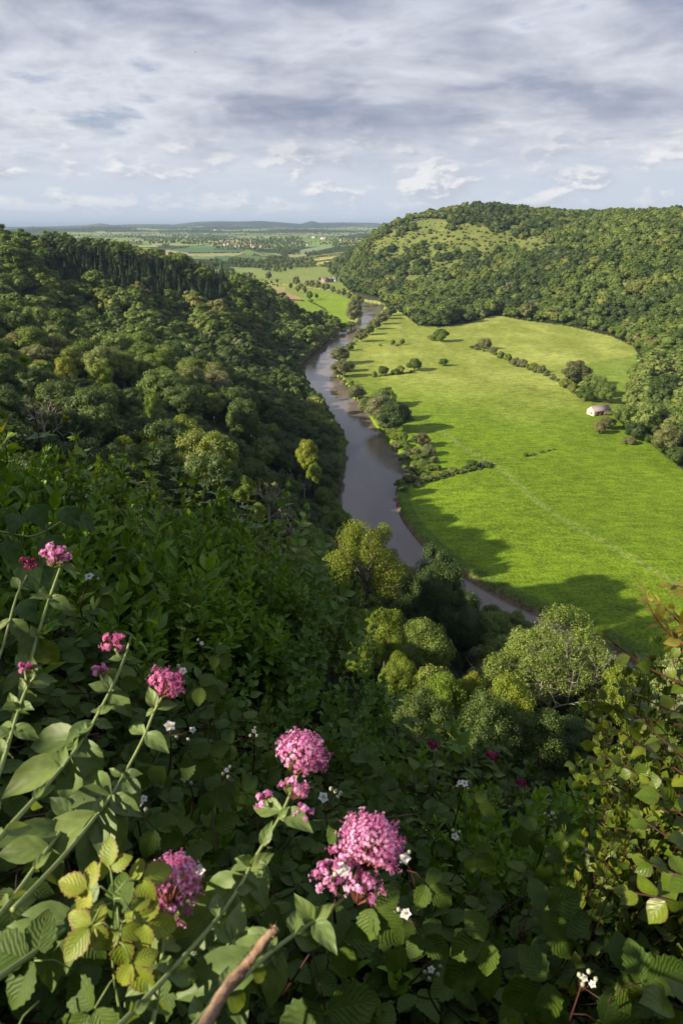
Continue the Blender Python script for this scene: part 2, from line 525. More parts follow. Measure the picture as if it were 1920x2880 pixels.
M_BARK = plain_mat('bark', (0.055, 0.042, 0.03), (0.13, 0.11, 0.085), 2.0, 0.9, 0.2, 0.6, stretch=(1, 1, 0.3))
M_BARK_PALE = plain_mat('pale_bark', (0.20, 0.17, 0.13), (0.42, 0.38, 0.30), 2.0, 0.85, 0.2, 0.4)
GREENS = [(0.0, (0.052, 0.094, 0.017)), (0.3, (0.092, 0.145, 0.024)), (0.55, (0.135, 0.190, 0.032)), (0.75, (0.185, 0.225, 0.040)), (0.88, (0.170, 0.178, 0.072)), (1.0, (0.25, 0.245, 0.045))]
M_LEAF = leaf_mat('broadleaf_foliage', GREENS)
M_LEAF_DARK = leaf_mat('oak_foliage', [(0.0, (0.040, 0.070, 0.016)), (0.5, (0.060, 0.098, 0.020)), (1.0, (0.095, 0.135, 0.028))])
M_LEAF_PALE = leaf_mat('willow_foliage', [(0.0, (0.12, 0.145, 0.060)), (0.5, (0.16, 0.175, 0.075)), (1.0, (0.20, 0.20, 0.09))], transl=0.25)
M_LEAF_YEL = leaf_mat('yellow_green_foliage', [(0.0, (0.10, 0.165, 0.018)), (0.5, (0.15, 0.215, 0.022)), (1.0, (0.24, 0.265, 0.030))], transl=0.35)
M_LEAF_MID = leaf_mat('fresh_green_foliage', [(0.0, (0.11, 0.165, 0.034)), (0.5, (0.145, 0.20, 0.042)), (1.0, (0.19, 0.235, 0.06))])
M_LEAF_BROWN = leaf_mat('reddish_foliage', [(0.0, (0.055, 0.095, 0.025)), (0.5, (0.10, 0.105, 0.038)), (1.0, (0.16, 0.12, 0.055))], transl=0.2, obj_random=False)
M_ASH = leaf_mat('pale_ash_foliage', [(0.0, (0.12, 0.18, 0.030)), (1.0, (0.21, 0.26, 0.055))], transl=0.35, obj_random=False)
M_CONIFER = leaf_mat('spruce_needles', [(0.0, (0.020, 0.044, 0.020)), (0.6, (0.032, 0.060, 0.024)), (1.0, (0.070, 0.095, 0.032))], transl=0.12, spec=0.2)

# ------------------------------------------------------------------ ground sheet, coloured by what grows on it
def mkground():
    th = np.concatenate([np.arange(-180, -44, 3.0), np.arange(-44, -30, 0.5), np.arange(-30, 34, 0.10), np.arange(34, 46, 0.5), np.arange(46, 180, 3.0)])
    th = np.radians(th)
    lr = [3.0]
    while lr[-1] < 60000:
        r = lr[-1]
        k = 1.05 if r < 100 else (1.010 if r < 700 else (1.0085 if r < 2600 else (1.013 if r < 7000 else 1.03)))
        lr.append(r * k)
    R = np.array(lr)
    TH, RR = np.meshgrid(th, R, indexing='ij')
    x = RR * np.sin(TH); y = RR * np.cos(TH)
    z = ground(x, y)
    nt, nr = x.shape
    V = np.stack([x, y, z], -1).reshape(-1, 3)
    i = np.arange(nt)[:, None]; j = np.arange(nr - 1)[None, :]
    a = i * nr + j; b = ((i + 1) % nt) * nr + j
    Fq = np.stack([a, b, b + 1, a + 1], -1).reshape(-1, 4)
    Fq = Fq[:, ::-1]
    c0 = len(V)
    V = np.vstack([V, [[0, 0, 118.4]]])
    tri = np.stack([np.full(nt, c0), np.arange(nt) * nr, ((np.arange(nt) + 1) % nt) * nr], -1)
    return V, [Fq, tri[:, ::-1]]

def zz3(pts): return [(490 + a * .25, 490 + b * .25) for a, b in pts]
FIELDS = [   # outlines of far fields and their crops
    (zz3([(0, 330), (250, 335), (275, 360), (0, 368)]), (0.085, 0.155, 0.075)),
    ([(385, 573), (480, 566), (555, 576), (558, 581), (460, 583), (430, 580)], (0.085, 0.155, 0.075)),
    (zz3([(-200, 368), (275, 360), (280, 382), (-120, 396)]), (0.29, 0.28, 0.11)),
    (zz3([(0, 392), (250, 384), (110, 440), (0, 440)]), (0.08, 0.15, 0.07)),
    (zz3([(270, 375), (540, 405), (545, 440), (400, 450), (230, 425)]), (0.10, 0.155, 0.05)),
    (zz3([(350, 352), (620, 368), (630, 392), (440, 386)]), (0.17, 0.21, 0.075)),
    (zz3([(690, 418), (1210, 348), (1215, 370), (720, 432)]), (0.17, 0.185, 0.065)),
    (zz3([(720, 440), (1210, 376), (1205, 405), (900, 446)]), (0.29, 0.29, 0.10)),
    (zz3([(930, 452), (1185, 408), (1160, 462), (950, 478)]), (0.32, 0.31, 0.09)),
    (zz3([(790, 335), (1090, 282), (1085, 312), (800, 372)]), (0.17, 0.24, 0.11)),
    (zz3([(690, 375), (840, 362), (850, 390), (700, 405)]), (0.24, 0.27, 0.12)),
    (zz3([(200, 510), (450, 515), (700, 540), (900, 520), (1160, 462), (1080, 590), (960, 640), (700, 650), (480, 575), (210, 575)]), (0.19, 0.235, 0.065)),
    (zz3([(320, 610), (560, 655), (660, 675), (650, 712), (560, 705), (330, 640)]), (0.27, 0.26, 0.10)),
    (zz3([(560, 712), (645, 714), (760, 755), (862, 802), (680, 796), (600, 770)]), (0.33, 0.215, 0.14)),
    (zz3([(640, 690), (800, 740), (905, 800), (1240, 800), (1240, 1060), (1000, 1080), (900, 1000), (700, 810), (860, 806), (760, 750)]), (0.17, 0.26, 0.028)),
    (zz3([(900, 700), (1250, 780), (1240, 1030), (1000, 1060), (1040, 900), (900, 800)]), (0.18, 0.27, 0.024)),
    (zz3([(1080, 640), (1250, 690), (1260, 720), (1100, 690)]), (0.17, 0.23, 0.05)),
]
PATH = [(870, 1075 - 110), (1000, 985), (1060, 1025), (1135, 1066), (1175, 1100), (1250, 1165), (1330, 1215), (1400, 1252), (1480, 1300), (1580, 1352)]
HILLGRASS = [(835, 548), (900, 522), (1000, 497), (1025, 522), (1150, 505), (1260, 520), (1300, 562), (1200, 578), (1110, 590), (1020, 615), (930, 645), (868, 632), (845, 590)]

rsV = np.random.RandomState(11)
def farseeds():
    a = []
    for ring, n in ((1600, 60), (2600, 120), (4000, 180), (6000, 260), (9000, 300), (14000, 260), (20000, 160)):
        th = rsV.uniform(-0.75, 0.75, n); r = ring * rsV.uniform(0.85, 1.5, n)
        a.append(np.stack([r * np.sin(th), r * np.cos(th)], 1))
    return np.concatenate(a)
SEEDS = farseeds()
CROPS = 1.2 * np.array([(0.13, 0.20, 0.06), (0.17, 0.22, 0.07), (0.10, 0.16, 0.055), (0.25, 0.25, 0.10), (0.12, 0.18, 0.07), (0.045, 0.075, 0.03), (0.28, 0.24, 0.15), (0.15, 0.21, 0.08)])
SEEDC = CROPS[rsV.choice(8, len(SEEDS), p=[.2, .2, .15, .1, .12, .12, .04, .07])]
def voro(x, y):
    lx, ly = np.arctan2(x, y) * 4, np.log(np.hypot(x, y) + 1) * 3.2
    sx, sy = np.arctan2(SEEDS[:, 0], SEEDS[:, 1]) * 4, np.log(np.hypot(SEEDS[:, 0], SEEDS[:, 1])) * 3.2
    idx = np.empty(len(x), int); edge = np.empty(len(x))
    for i in range(0, len(x), 20000):
        d = (lx[i:i + 20000, None] - sx) ** 2 + (ly[i:i + 20000, None] - sy) ** 2
        p = np.partition(d, 1, axis=1)[:, :2]
        idx[i:i + 20000] = d.argmin(1)
        edge[i:i + 20000] = np.sqrt(p[:, 1]) - np.sqrt(p[:, 0])
    return idx, edge

DIAG = [at_z(X, Y)[:2] for X, Y in [(1078, 800), (1120, 803), (1180, 830), (1255, 860), (1300, 875), (1400, 905), (1445, 930)]]
ROW = [at_z(X, Y)[:2] for X, Y in [(700, 862), (855, 864), (970, 851), (1035, 838)]]
def ground_cols(V):
    x, y, z = V[:, 0], V[:, 1], V[:, 2]
    n = len(V)
    X, Y, dep = project(V)
    r = np.hypot(x, y)
    C = np.tile(np.array([0.030, 0.042, 0.016]), (n, 1))
    fsd = sdist(x, y, FP)
    # river meadow: rich green near by, paler hay meadow further up the valley
    t = sstep(y + 0.25 * x + (vnoise(x, y, 70, 3) - 0.5) * 90, 430, 640)[:, None]
    mead = np.array([0.140, 0.222, 0.012]) * (1 - t) + np.array([0.238, 0.290, 0.048]) * t
    t2 = ((vnoise(x, y * 0.6, 26, 4) - 0.35) * 1.8).clip(0, 1)[:, None]
    mead = mead * (0.86 + 0.26 * t2) + t * t2 * np.array([0.07, 0.055, 0.035])
    # the corner beyond the reddish tree, greener
    corner = in_poly(X, Y, [(1340, 835), (1475, 812), (1500, 900), (1440, 930), (1380, 890)])
    mead[corner] = mead[corner] * 0.45 + np.array([0.11, 0.20, 0.016]) * 0.55
    infp = fsd < 1.5
    C[infp] = mead[infp]
    # field track and faint tyre lines
    pw = densify([at_z(a, b)[:2] for a, b in PATH], 3)
    pd = seg_dist(x, y, pw, closed=False)
    tr = np.exp(-((pd - 0.9) / 0.6) ** 2) * 0.62 * infp
    C = C * (1 - tr[:, None]) + tr[:, None] * np.array([0.21, 0.24, 0.075])
    for pts, w in (([(920, 730), (930, 745), (925, 765), (960, 785)], 1.6), ([(835, 790), (810, 815), (800, 850), (830, 885), (880, 910)], 1.2), ([(1240, 870), (1330, 872), (1480, 845)], 1.4)):
        pd = seg_dist(x, y, densify([at_z(a, b)[:2] for a, b in pts], 3), closed=False)
        tr = np.exp(-((pd - w) / 0.8) ** 2) * 0.5 * infp
        C = C * (1 - tr[:, None]) + tr[:, None] * np.array([0.09, 0.15, 0.03])
    # bare river bank
    rs = river_sd(x, y)
    left_ = sdist(x, y, FP) > -2
    bank = (rs < 2.0) & (r < 1200) & (Y > 1100) & ~left_
    C[bank] = np.array([0.17, 0.115, 0.075])
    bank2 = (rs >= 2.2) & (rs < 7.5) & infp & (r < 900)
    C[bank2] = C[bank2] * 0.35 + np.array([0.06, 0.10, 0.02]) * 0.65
    # open hillside
    hg = in_poly(X + (vnoise(x, y, 120, 3) - .5) * 90, Y + (vnoise(x + 500, y, 120, 3) - .5) * 50, HILLGRASS) & (r > 900) & (fsd > 5)
    hc = np.array([0.132, 0.158, 0.040]) * (0.75 + 0.5 * vnoise(x, y, 25, 3))[:, None]
    C[hg] = hc[hg]
    # far farmland
    far = (fsd > 0) & (((r > 2250)) | ((x < 0) & (y > 1250)))
    idx, edge = voro(x[far], y[far])
    fc = SEEDC[idx] * (0.85 + 0.3 * vnoise(x[far], y[far], 200, 2))[:, None]
    wood = vnoise(x[far], y[far], 1500, 4) > 0.575
    fc[wood] = (0.035, 0.055, 0.022)
    C[far] = fc
    fpf = infp & (r > 1150) & (rs > 3)
    C[fpf] = np.array([0.20, 0.25, 0.06])
    ok = (r > 880) & (rs > 3) & ((fsd < 2) | (r > 1900) | (x < 0))
    for poly, col in FIELDS:
        m = in_poly(X, Y, poly) & ok
        C[m] = 1.05 * np.array(col) * (0.92 + 0.16 * vnoise(x[m], y[m], 30, 3))[:, None]
    farw = r > 15000
    C[farw] = C[farw] * 0.3 + 0.7 * np.array([0.030, 0.048, 0.030])
    return C, infp

GV, GF = mkground()
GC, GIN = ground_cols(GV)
m, t, out = mat_new('ground_cover')
acol = t.new('ShaderNodeAttribute', attribute_name='cover').outputs['Color']
obc = t.new('ShaderNodeTexCoord').outputs['Object']
n1 = t.noise(obc, 0.9, 6, 0.65)
n2 = t.noise(obc, 0.16, 5, 0.6)
n3 = t.noise(t.new('ShaderNodeVectorMath', operation='MULTIPLY', ins={0: obc, 1: (0.35, 1.0, 1.0)}).outputs[0], 0.35, 4, 0.6)
v = t.math('ADD', t.smooth(n1, 0.35, 0.65, -0.27, 0.27), t.smooth(n2, 0.3, 0.7, 0.84, 1.16))
v = t.math('ADD', v, t.smooth(n3, 0.35, 0.7, -0.17, 0.15))
c = t.mix(1.0, acol, t.new('ShaderNodeCombineColor', ins={0: v, 1: v, 2: v}).outputs[0], 'MULTIPLY')
c = t.mix(t.smooth(n2, 0.5, 0.75, 0, 0.25), c, t.mix(1.0, c, (1.25, 1.0, 0.9, 1), 'MULTIPLY'))
d = t.new('ShaderNodeBsdfPrincipled', ins={'Base Color': c, 'Roughness': 0.9, 'Specular IOR Level': 0.1})
t.link(t.new('ShaderNodeBump', ins={'Height': n1, 'Strength': 1.0, 'Distance': 0.55}).outputs[0], d.inputs['Normal'])
t.link(d.outputs[0], out.inputs[0])
M_GROUND = m
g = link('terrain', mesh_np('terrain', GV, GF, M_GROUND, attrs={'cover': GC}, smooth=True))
tag(g, 'river meadows, wooded slopes and far farmland', kind='structure')

# river water
def water():
    m, t, out = mat_new('river_water')
    obc = t.new('ShaderNodeTexCoord').outputs['Object']
    st = t.new('ShaderNodeVectorMath', operation='MULTIPLY', ins={0: obc, 1: (1.0, 0.45, 1.0)}).outputs[0]
    n1 = t.noise(st, 0.5, 5, 0.6)
    big = t.noise(st, 0.035, 4, 0.6, 0.6)
    rgh = t.smooth(big, 0.4, 0.62, 0.05, 0.16)
    c = t.ramp(big, [(0.3, (0.135, 0.108, 0.086)), (0.7, (0.165, 0.135, 0.108))])
    d = t.new('ShaderNodeBsdfPrincipled', ins={'Base Color': c, 'Roughness': rgh, 'IOR': 1.36, 'Specular IOR Level': 0.65})
    t.link(t.new('ShaderNodeBump', ins={'Height': n1, 'Strength': t.smooth(big, 0.4, 0.65, 0.12, 0.45), 'Distance': 0.12}).outputs[0], d.inputs['Normal'])
    t.link(d.outputs[0], out.inputs[0])
    return m
wv = []
xs = np.array([-900, -300, 500.]); ys = np.array([20, 600, 1200, 2300.])
gx, gy = np.meshgrid(xs, ys, indexing='ij')
wV = np.stack([gx, gy, np.zeros_like(gx)], -1).reshape(-1, 3)
wF = [(i * 4 + j, (i + 1) * 4 + j, (i + 1) * 4 + j + 1, i * 4 + j + 1) for i in range(2) for j in range(3)]
tag(link('river', mesh_np('river', wV, np.array(wF), water())), 'brown river winding through the valley', kind='structure')

# ------------------------------------------------------------------ trees
def ico(sub=1):
    import bmesh
    bm = bmesh.new()
    bmesh.ops.create_icosphere(bm, subdivisions=sub, radius=1.0)
    V = np.array([v.co[:] for v in bm.verts]); F = np.array([[v.index for v in f.verts] for f in bm.faces])
    bm.free()
    return V, F
ICO1, ICO2 = ico(1), ico(2)

def clump_cards(mb, C, N, size, rs, rnd, wild=0.55):
    """irregular leaf-clump faces at centres C facing roughly N"""
    n = len(C)
    N = unit(N + rs.normal(0, wild, (n, 3)))
    ref = unit(rs.normal(0, 1, (n, 3)))
    A = unit(np.cross(N, ref)); B = np.cross(N, A)
    s = np.broadcast_to(size, n)[:, None] * rs.uniform(0.65, 1.3, (n, 1))
    k = 5
    V = np.empty((n, k, 3))
    ph = rs.uniform(0, 6.28, n)
    for j in range(k):
        th = ph + j * 2 * np.pi / k
        rr = s[:, 0] * rs.uniform(0.45, 1.0, n) * 0.62
        V[:, j] = C + (np.cos(th) * rr)[:, None] * A + (np.sin(th) * rr * 0.8)[:, None] * B + N * (rs.uniform(-0.12, 0.12, n) * s[:, 0])[:, None]
    F = np.arange(n * k).reshape(n, k)
    mb.add(V.reshape(-1, 3), F, a=np.repeat(rnd, k))

def crown_points(rs, lobes, n, shell=(0.72, 1.06)):
    lc, lr = lobes
    w = lr ** 2; w = w / w.sum()
    k = rs.choice(len(lr), n * 2, p=w)
    d = unit(rs.normal(0, 1, (n * 2, 3)) + np.array([0, 0, 0.25]))
    P = lc[k] + d * (lr[k] * rs.uniform(*shell, n * 2))[:, None] * np.array([1, 1, 0.85])
    D = np.linalg.norm((P[:, None, :] - lc[None]) / np.array([1, 1, 0.85]), axis=2) / lr[None]
    keep = (D < 0.66).sum(1) == 0
    P, d, k = P[keep][:n], d[keep][:n], k[keep][:n]
    return P, d, k

def make_lobes(rs, R, H, z0, nl, squash=1.0, spread=0.9, lr=(0.26, 0.42), rag=0.0):
    c = []; r = []
    for i in range(nl):
        if rag and i > 3 and rs.rand() < rag * 0.6: continue
        u = (i + 0.5) / nl
        ph = i * 2.39996 + rs.uniform(-0.4, 0.4)
        zz = 1 - 1.45 * u                    # from the top down to a bit below the middle
        rad = math.sqrt(max(0.0, 1 - min(1, abs(zz)) ** 2.0)) * spread
        k = rs.uniform(0.78 - 0.45 * rag, 1.02 + 0.4 * rag)
        c.append((math.cos(ph) * rad * R * 0.74 * k, math.sin(ph) * rad * R * 0.74 * k, z0 + (H - z0) * (0.44 + 0.38 * zz * k)))
        r.append(R * rs.uniform(*lr))
    return np.array(c), np.array(r)

def crown_mesh(name, mat, seed, R=5.0, H=13.0, z0=3.0, nl=18, n=2600, size=0.5, core=1, lr=(0.26, 0.42), gap=0.0, shell=(0.72, 1.06), wild=0.55, rag=0.15):
    rs = np.random.RandomState(seed)
    L = make_lobes(rs, R, H, z0, nl, lr=lr, rag=rag); nl = len(L[1])
    mb = MB()
    P, d, k = crown_points(rs, L, n, shell)
    if gap:
        kp = vnoise(P[:, 0] * 10 + 500 + P[:, 2] * 3, P[:, 1] * 10 + 500, 12, 2) > gap
        P, d, k = P[kp], d[kp], k[kp]
    tone = rs.uniform(0.25, 0.75, nl)
    clump_cards(mb, P, unit(d + np.array([0, 0, 0.3])), size, rs, np.clip(tone[k] + rs.uniform(-0.3, 0.3, len(P)), 0, 1), wild)
    if core:
        iv, fi = ICO1
        for c, r in zip(*L):
            jv = iv * rs.uniform(0.85, 1.1, (len(iv), 1)) * r * 0.74 * np.array([1, 1, 0.85]) + c
            mb.add(jv, fi, a=0.3)
        jv = iv * np.array([R * 0.62, R * 0.62, (H - z0) * 0.36]) + np.array([0, 0, z0 + (H - z0) * 0.45])
        mb.add(jv, fi, a=0.3)
    return mb.mesh(name, mat)

def limb(mb, p, d, L, r, depth, rs, spread=0.55, seg=5, up=0.15, kids=(3, 4)):
    n = 5
    pts = [p]; dd = d.copy()
    for i in range(n - 1):
        dd = unit(dd + rs.normal(0, 0.13, 3) + np.array([0, 0, up * 0.3]))
        pts.append(pts[-1] + dd * L / (n - 1))
    pts = np.array(pts)
    rad = np.linspace(r, r * 0.55, n)
    V, F = tube(pts, rad, seg)
    mb.add(V, F)
    if depth:
        for i in range(rs.randint(*kids) if kids[0] < kids[1] else kids[0]):
            q = pts[rs.randint(2, n)] if i else pts[-1]
            nd = unit(dd + rs.normal(0, spread, 3))
            limb(mb, q, nd, L * rs.uniform(0.55, 0.75), r * 0.52, depth - 1, rs, spread, max(3, seg - 1), up, kids)

def trunk_mesh(name, mat, seed, H=13.0, r=0.32, z0=3.0, depth=1, kids=(3, 5), limb_len=0.25):
    rs = np.random.RandomState(seed)
    mb = MB()
    pts = np.array([(0, 0, -1.5), (0.05, 0, 0.2), (0.12, 0.06, z0 * 0.7), (0.05, 0.1, z0 + (H - z0) * 0.25), (0.1, 0.0, z0 + (H - z0) * 0.5)])
    V, F = tube(pts, [r * 1.5, r * 1.15, r, r * 0.8, r * 0.5], 7)
    mb.add(V, F)
    for i in range(6):
        a = i * 1.05 + rs.uniform(-.3, .3)
        p = np.array([0.1, 0.05, z0 + (H - z0) * rs.uniform(0.0, 0.4)])
        limb(mb, p, unit(np.array([math.cos(a), math.sin(a), rs.uniform(0.6, 1.1)])), (H - z0) * limb_len, r * 0.5, depth, rs, kids=kids)
    return mb.mesh(name, mat)

def conifer_mesh(name, mat, seed, H=16.5, R=3.9, n=1500, size=0.75):
    rs = np.random.RandomState(seed)
    mb = MB()
    h = rs.beta(1.0, 1.25, n)
    tier = np.round(h * 16) / 16 + rs.normal(0, 0.008, n)
    rad = R * (1 - tier) ** 0.85 * (1 - 0.35 * ((h * 16) % 1)) * rs.uniform(0.55, 1.05, n)
    th = rs.uniform(0, 6.283, n)
    th = np.round(th * 11 / 6.283) * 6.283 / 11 + rs.normal(0, 0.14, n)
    P = np.stack([np.cos(th) * rad, np.sin(th) * rad, 1.5 + tier * (H - 1.5) - rad * 0.22], -1)
    N = np.stack([np.cos(th) * 0.5, np.sin(th) * 0.5, np.full(n, 0.85)], -1)
    clump_cards(mb, P, N, size * (0.5 + 0.6 * (1 - tier)), rs, rs.uniform(0.2, 0.8, n))
    k = 7
    V = [(0, 0, H - 1.5)]; 
    for j in range(k): V.append((R * 0.5 * math.cos(j * 6.283 / k), R * 0.5 * math.sin(j * 6.283 / k), 2.0))
    mb.add(V, np.array([(0, 1 + j, 1 + (j + 1) % k) for j in range(k)]), a=0.3)
    return mb.mesh(name, mat)

def join_meshes(name, a, b):
    """crown and trunk as one mesh with two materials, for the wood one sees as a mass"""
    def grab(me):
        V = np.empty(len(me.vertices) * 3, np.float32); me.vertices.foreach_get('co', V)
        li = np.empty(len(me.loops), np.int32); me.loops.foreach_get('vertex_index', li)
        ls = np.empty(len(me.polygons), np.int32); me.polygons.foreach_get('loop_total', ls)
        rn = np.empty(len(me.vertices), np.float32); me.attributes['rnd'].data.foreach_get('value', rn)
        return V.reshape(-1, 3), li, ls, rn
    Va, la, ta, ra = grab(a); Vb, lb, tb, rb = grab(b)
    faces = []; mi = []
    off = 0
    for li, ls, base, m_ in ((la, ta, 0, 0), (lb, tb, len(Va), 1)):
        st = np.concatenate([[0], np.cumsum(ls)[:-1]])
        for k in np.unique(ls):
            w = np.where(ls == k)[0]
            faces.append(li[st[w][:, None] + np.arange(k)] + base); mi.append(np.full(len(w), m_))
    return mesh_np(name, np.vstack([Va, Vb]), faces, [a.materials[0], b.materials[0]], attrs={'rnd': np.concatenate([ra, rb])}, matidx=np.concatenate(mi))

TR = {}      # kind -> list of (crown, trunk) at three levels of detail: 0 near, 1 middle, 2 far
def kind(key, mat, bark, variants, R, H, z0, lr, nl=18, sz=1.0, gap=0.0):
    TR[key] = []
    for lod, (n, size) in enumerate(((16000, 0.20), (5200, 0.36), (1050, 0.76))):
        row = []
        for v_ in range(variants):
            cr = crown_mesh(key + '_crown', mat, 100 * lod + 7 * v_ + len(key), R, H, z0 if lod < 2 else z0 * 0.15, nl if lod < 2 else max(9, nl * 2 // 3), n, size * sz, lr=lr, gap=gap if lod < 2 else 0, core=(0 if key == 'snag' and lod < 2 else 1), shell=((0.6, 1.14), (0.76, 1.07), (0.76, 1.05))[lod], wild=(0.8, 0.45, 0.32)[lod])
            row.append((cr, trunk_mesh(key + '_trunk', bark, v_ + 3, H, 0.3 if H > 6 else 0.12, z0, depth=(2 if lod == 0 else (1 if lod == 1 else 0)) + (1 if key == 'snag' and lod < 2 else 0))))
        TR[key].append(row)
kind('broad', M_LEAF, M_BARK, 4, 5.2, 13.0, 2.5, (0.20, 0.38), nl=26)
kind('oak', M_LEAF_DARK, M_BARK, 3, 5.6, 13.0, 2.6, (0.2, 0.34), nl=26)
kind('willow', M_LEAF_PALE, M_BARK_PALE, 3, 4.6, 10.5, 0.4, (0.24, 0.40), nl=22)
kind('maple', M_LEAF_YEL, M_BARK, 2, 4.4, 12.0, 2.5, (0.24, 0.36), nl=22)
kind('ash', M_LEAF_MID, M_BARK_PALE, 3, 5.0, 14.0, 3.0, (0.2, 0.36), nl=28, gap=0.28)
kind('fash', M_LEAF_MID, M_BARK, 2, 5.2, 11.0, 0.2, (0.2, 0.34), nl=30)
kind('bush', M_LEAF, M_BARK, 4, 2.0, 3.4, 0.2, (0.3, 0.5), nl=12, sz=0.55)
kind('palebush', M_LEAF_PALE, M_BARK, 2, 2.0, 3.2, 0.1, (0.3, 0.5), nl=12, sz=0.5)
kind('snag', M_LEAF_PALE, M_BARK_PALE, 2, 3.8, 13.0, 3.0, (0.16, 0.28), nl=16, gap=0.52)
kind('fbroad', M_LEAF, M_BARK, 2, 5.0, 10.5, 0.2, (0.26, 0.42), nl=22)
kind('foak', M_LEAF_DARK, M_BARK, 2, 5.6, 11.5, 0.2, (0.2, 0.34), nl=34)
kind('redtree', M_LEAF_BROWN, M_BARK, 1, 4.2, 9.0, 0.2, (0.26, 0.4), nl=20)
TR['conifer'] = [[(conifer_mesh('spruce_crown', M_CONIFER, 40 + i, n=nn, size=ss), MB().add(*tube([(0, 0, -1.5), (0, 0, 17)], [0.28, 0.05], 6)).mesh('spruce_trunk', M_BARK)) for i in range(3)]
                 for nn, ss in ((6000, 0.45), (2200, 0.8), (700, 1.3))]

def lod_of(dist):
    return 0 if dist < 135 else (1 if dist < 650 else 2)

_tree_n = [0]
def plant_tree(key, x, y, z, s, rotz, name, label, cat, group=None, lod=None, sz=None):
    i = _tree_n[0]; _tree_n[0] += 1
    lod = lod_of(math.hypot(x, y)) if lod is None else lod
    cr, tk = TR[key][lod][i % len(TR[key][lod])]
    root = bpy.data.objects.new(name, None)
    COL.objects.link(root)
    root.location = (x, y, z); root.rotation_euler = (0, 0, rotz)
    root.scale = (s, s, s * (sz or 1.0))
    tag(root, label, cat, group)
    link('crown', cr, root); link('trunk', tk, root)
    return root

# --- where the woods are
rsT = np.random.RandomState(21)
def canopy_march(px, py, pz, hgt=9.0):
    """True where the eye sees the point over the ground and the wood canopy in between"""
    vis = np.ones(len(px), bool)
    for f in np.concatenate([np.linspace(0.25, 0.9, 26), np.linspace(0.91, 0.985, 8)]):
        gx_, gy_ = px * f, py * f
        gz = CAMZ + (pz - CAMZ) * f
        h = ground(gx_, gy_, river=False) + hgt * (sdist(gx_, gy_, FP) > 3)
        vis &= ~((gz < h) & (np.hypot(px, py) * (1 - f) > 9))
    return vis

def forest_sites():
    S = []
    for r0, r1, sp in ((20, 190, 6.8), (190, 620, 8.8), (620, 1100, 10.6), (1100, 2350, 13.0)):
        gx_ = np.arange(-900, 1900, sp); gy_ = np.arange(-120, 2350, sp)
        X, Y = np.meshgrid(gx_, gy_)
        X = X + (np.arange(len(gy_)) % 2)[:, None] * sp * 0.5
        X = (X + rsT.uniform(-0.36, 0.36, X.shape) * sp).ravel(); Y = (Y + rsT.uniform(-0.36, 0.36, Y.shape) * sp).ravel()
        r = np.hypot(X, Y)
        k = (r >= r0) & (r < r1) & (np.arctan2(X, Y) > math.radians(-110)) & (np.arctan2(X, Y) < math.radians(100))
        S.append(np.stack([X[k], Y[k]], 1))
    S = np.concatenate(S)
    x, y = S[:, 0], S[:, 1]
    r = np.hypot(x, y)
    fsd = sdist(x, y, FP); rs_ = river_sd(x, y)
    S = S[(fsd > 1.5) & (rs_ > 3.5) & ~((x < -60) & (y > 1250) & (r > 1200) & (x > -400))]
    return S
SITES = forest_sites()
_lb = np.array(lb_s)
_bk = []
for i in range(len(_lb) - 1):
    a_, b_ = _lb[i], _lb[i + 1]
    L_ = np.linalg.norm(b_ - a_)
    nrm = np.array([-(b_ - a_)[1], (b_ - a_)[0]]) / (L_ + 1e-9)
    for q_ in np.arange(0, L_, 4.2):
        p_ = a_ + (b_ - a_) * q_ / L_
        for off in (1.0, 4.5):
            c_ = p_ - nrm * (off + rsT.uniform(-.6, .6))
            if sdist(c_[:1], c_[1:], RIVER)[0] < 0: c_ = p_ + nrm * (off + rsT.uniform(-.6, .6))
            if np.hypot(*c_) < 900 and sdist(c_[:1], c_[1:], FP)[0] > -4 and not (p_[1] > 860): _bk.append(c_)
BKN = len(_bk)
SITES = np.vstack([SITES, np.array(_bk)])
SZ = ground(SITES[:, 0], SITES[:, 1], river=False)
isbk = np.arange(len(SITES)) >= len(SITES) - BKN
SX, SY, SD = project(np.column_stack([SITES, SZ + 10]))
SR = np.hypot(SITES[:, 0], SITES[:, 1])
inframe = (SX > -60) & (SX < 1630) & (SY > 430) & (SY < 2300) & (SITES[:, 1] > 5)
seen = np.zeros(len(SITES), bool)
ii = np.where(inframe)[0]
seen[ii] = canopy_march(SITES[ii, 0], SITES[ii, 1], SZ[ii] + 12.5)
keep = seen | (SR < 420) | ((SR < 900) & (SITES[:, 0] < 0) & (SITES[:, 1] > 150)) | (inframe & (SR < 700))
# open hillside on the right: scattered scrub instead of closed wood
hgm = in_poly(SX + (vnoise(SITES[:, 0], SITES[:, 1], 120, 3) - .5) * 90, SY + 6 + (vnoise(SITES[:, 0] + 500, SITES[:, 1], 120, 3) - .5) * 50, HILLGRASS) & (SR > 900)
dens = vnoise(SITES[:, 0], SITES[:, 1], 60, 3)
open_ = hgm & (dens < 0.60)
keep |= isbk
SITES, SZ, SX, SY, SD, SR, seen, open_, dens, isbk = [a[keep] for a in (SITES, SZ, SX, SY, SD, SR, seen, open_, dens, isbk)]
U1 = rsT.rand(len(SITES))
stand = vnoise(SITES[:, 0] + 900, SITES[:, 1], 85, 2)
stand2 = vnoise(SITES[:, 0], SITES[:, 1] + 700, 40, 2)
KIND = np.full(len(SITES), 'broad ', dtype='U10')
KIND[stand > 0.60] = 'oak'
KIND[stand < 0.38] = 'ash'
KIND[(U1 < 0.10)] = 'oak'
KIND[(U1 > 0.93)] = 'ash'
KIND[(U1 > 0.87) & (U1 < 0.93) & (stand2 > 0.5)] = 'willow'
KIND[(U1 > 0.80) & (U1 < 0.87) & (SR < 450)] = 'maple'
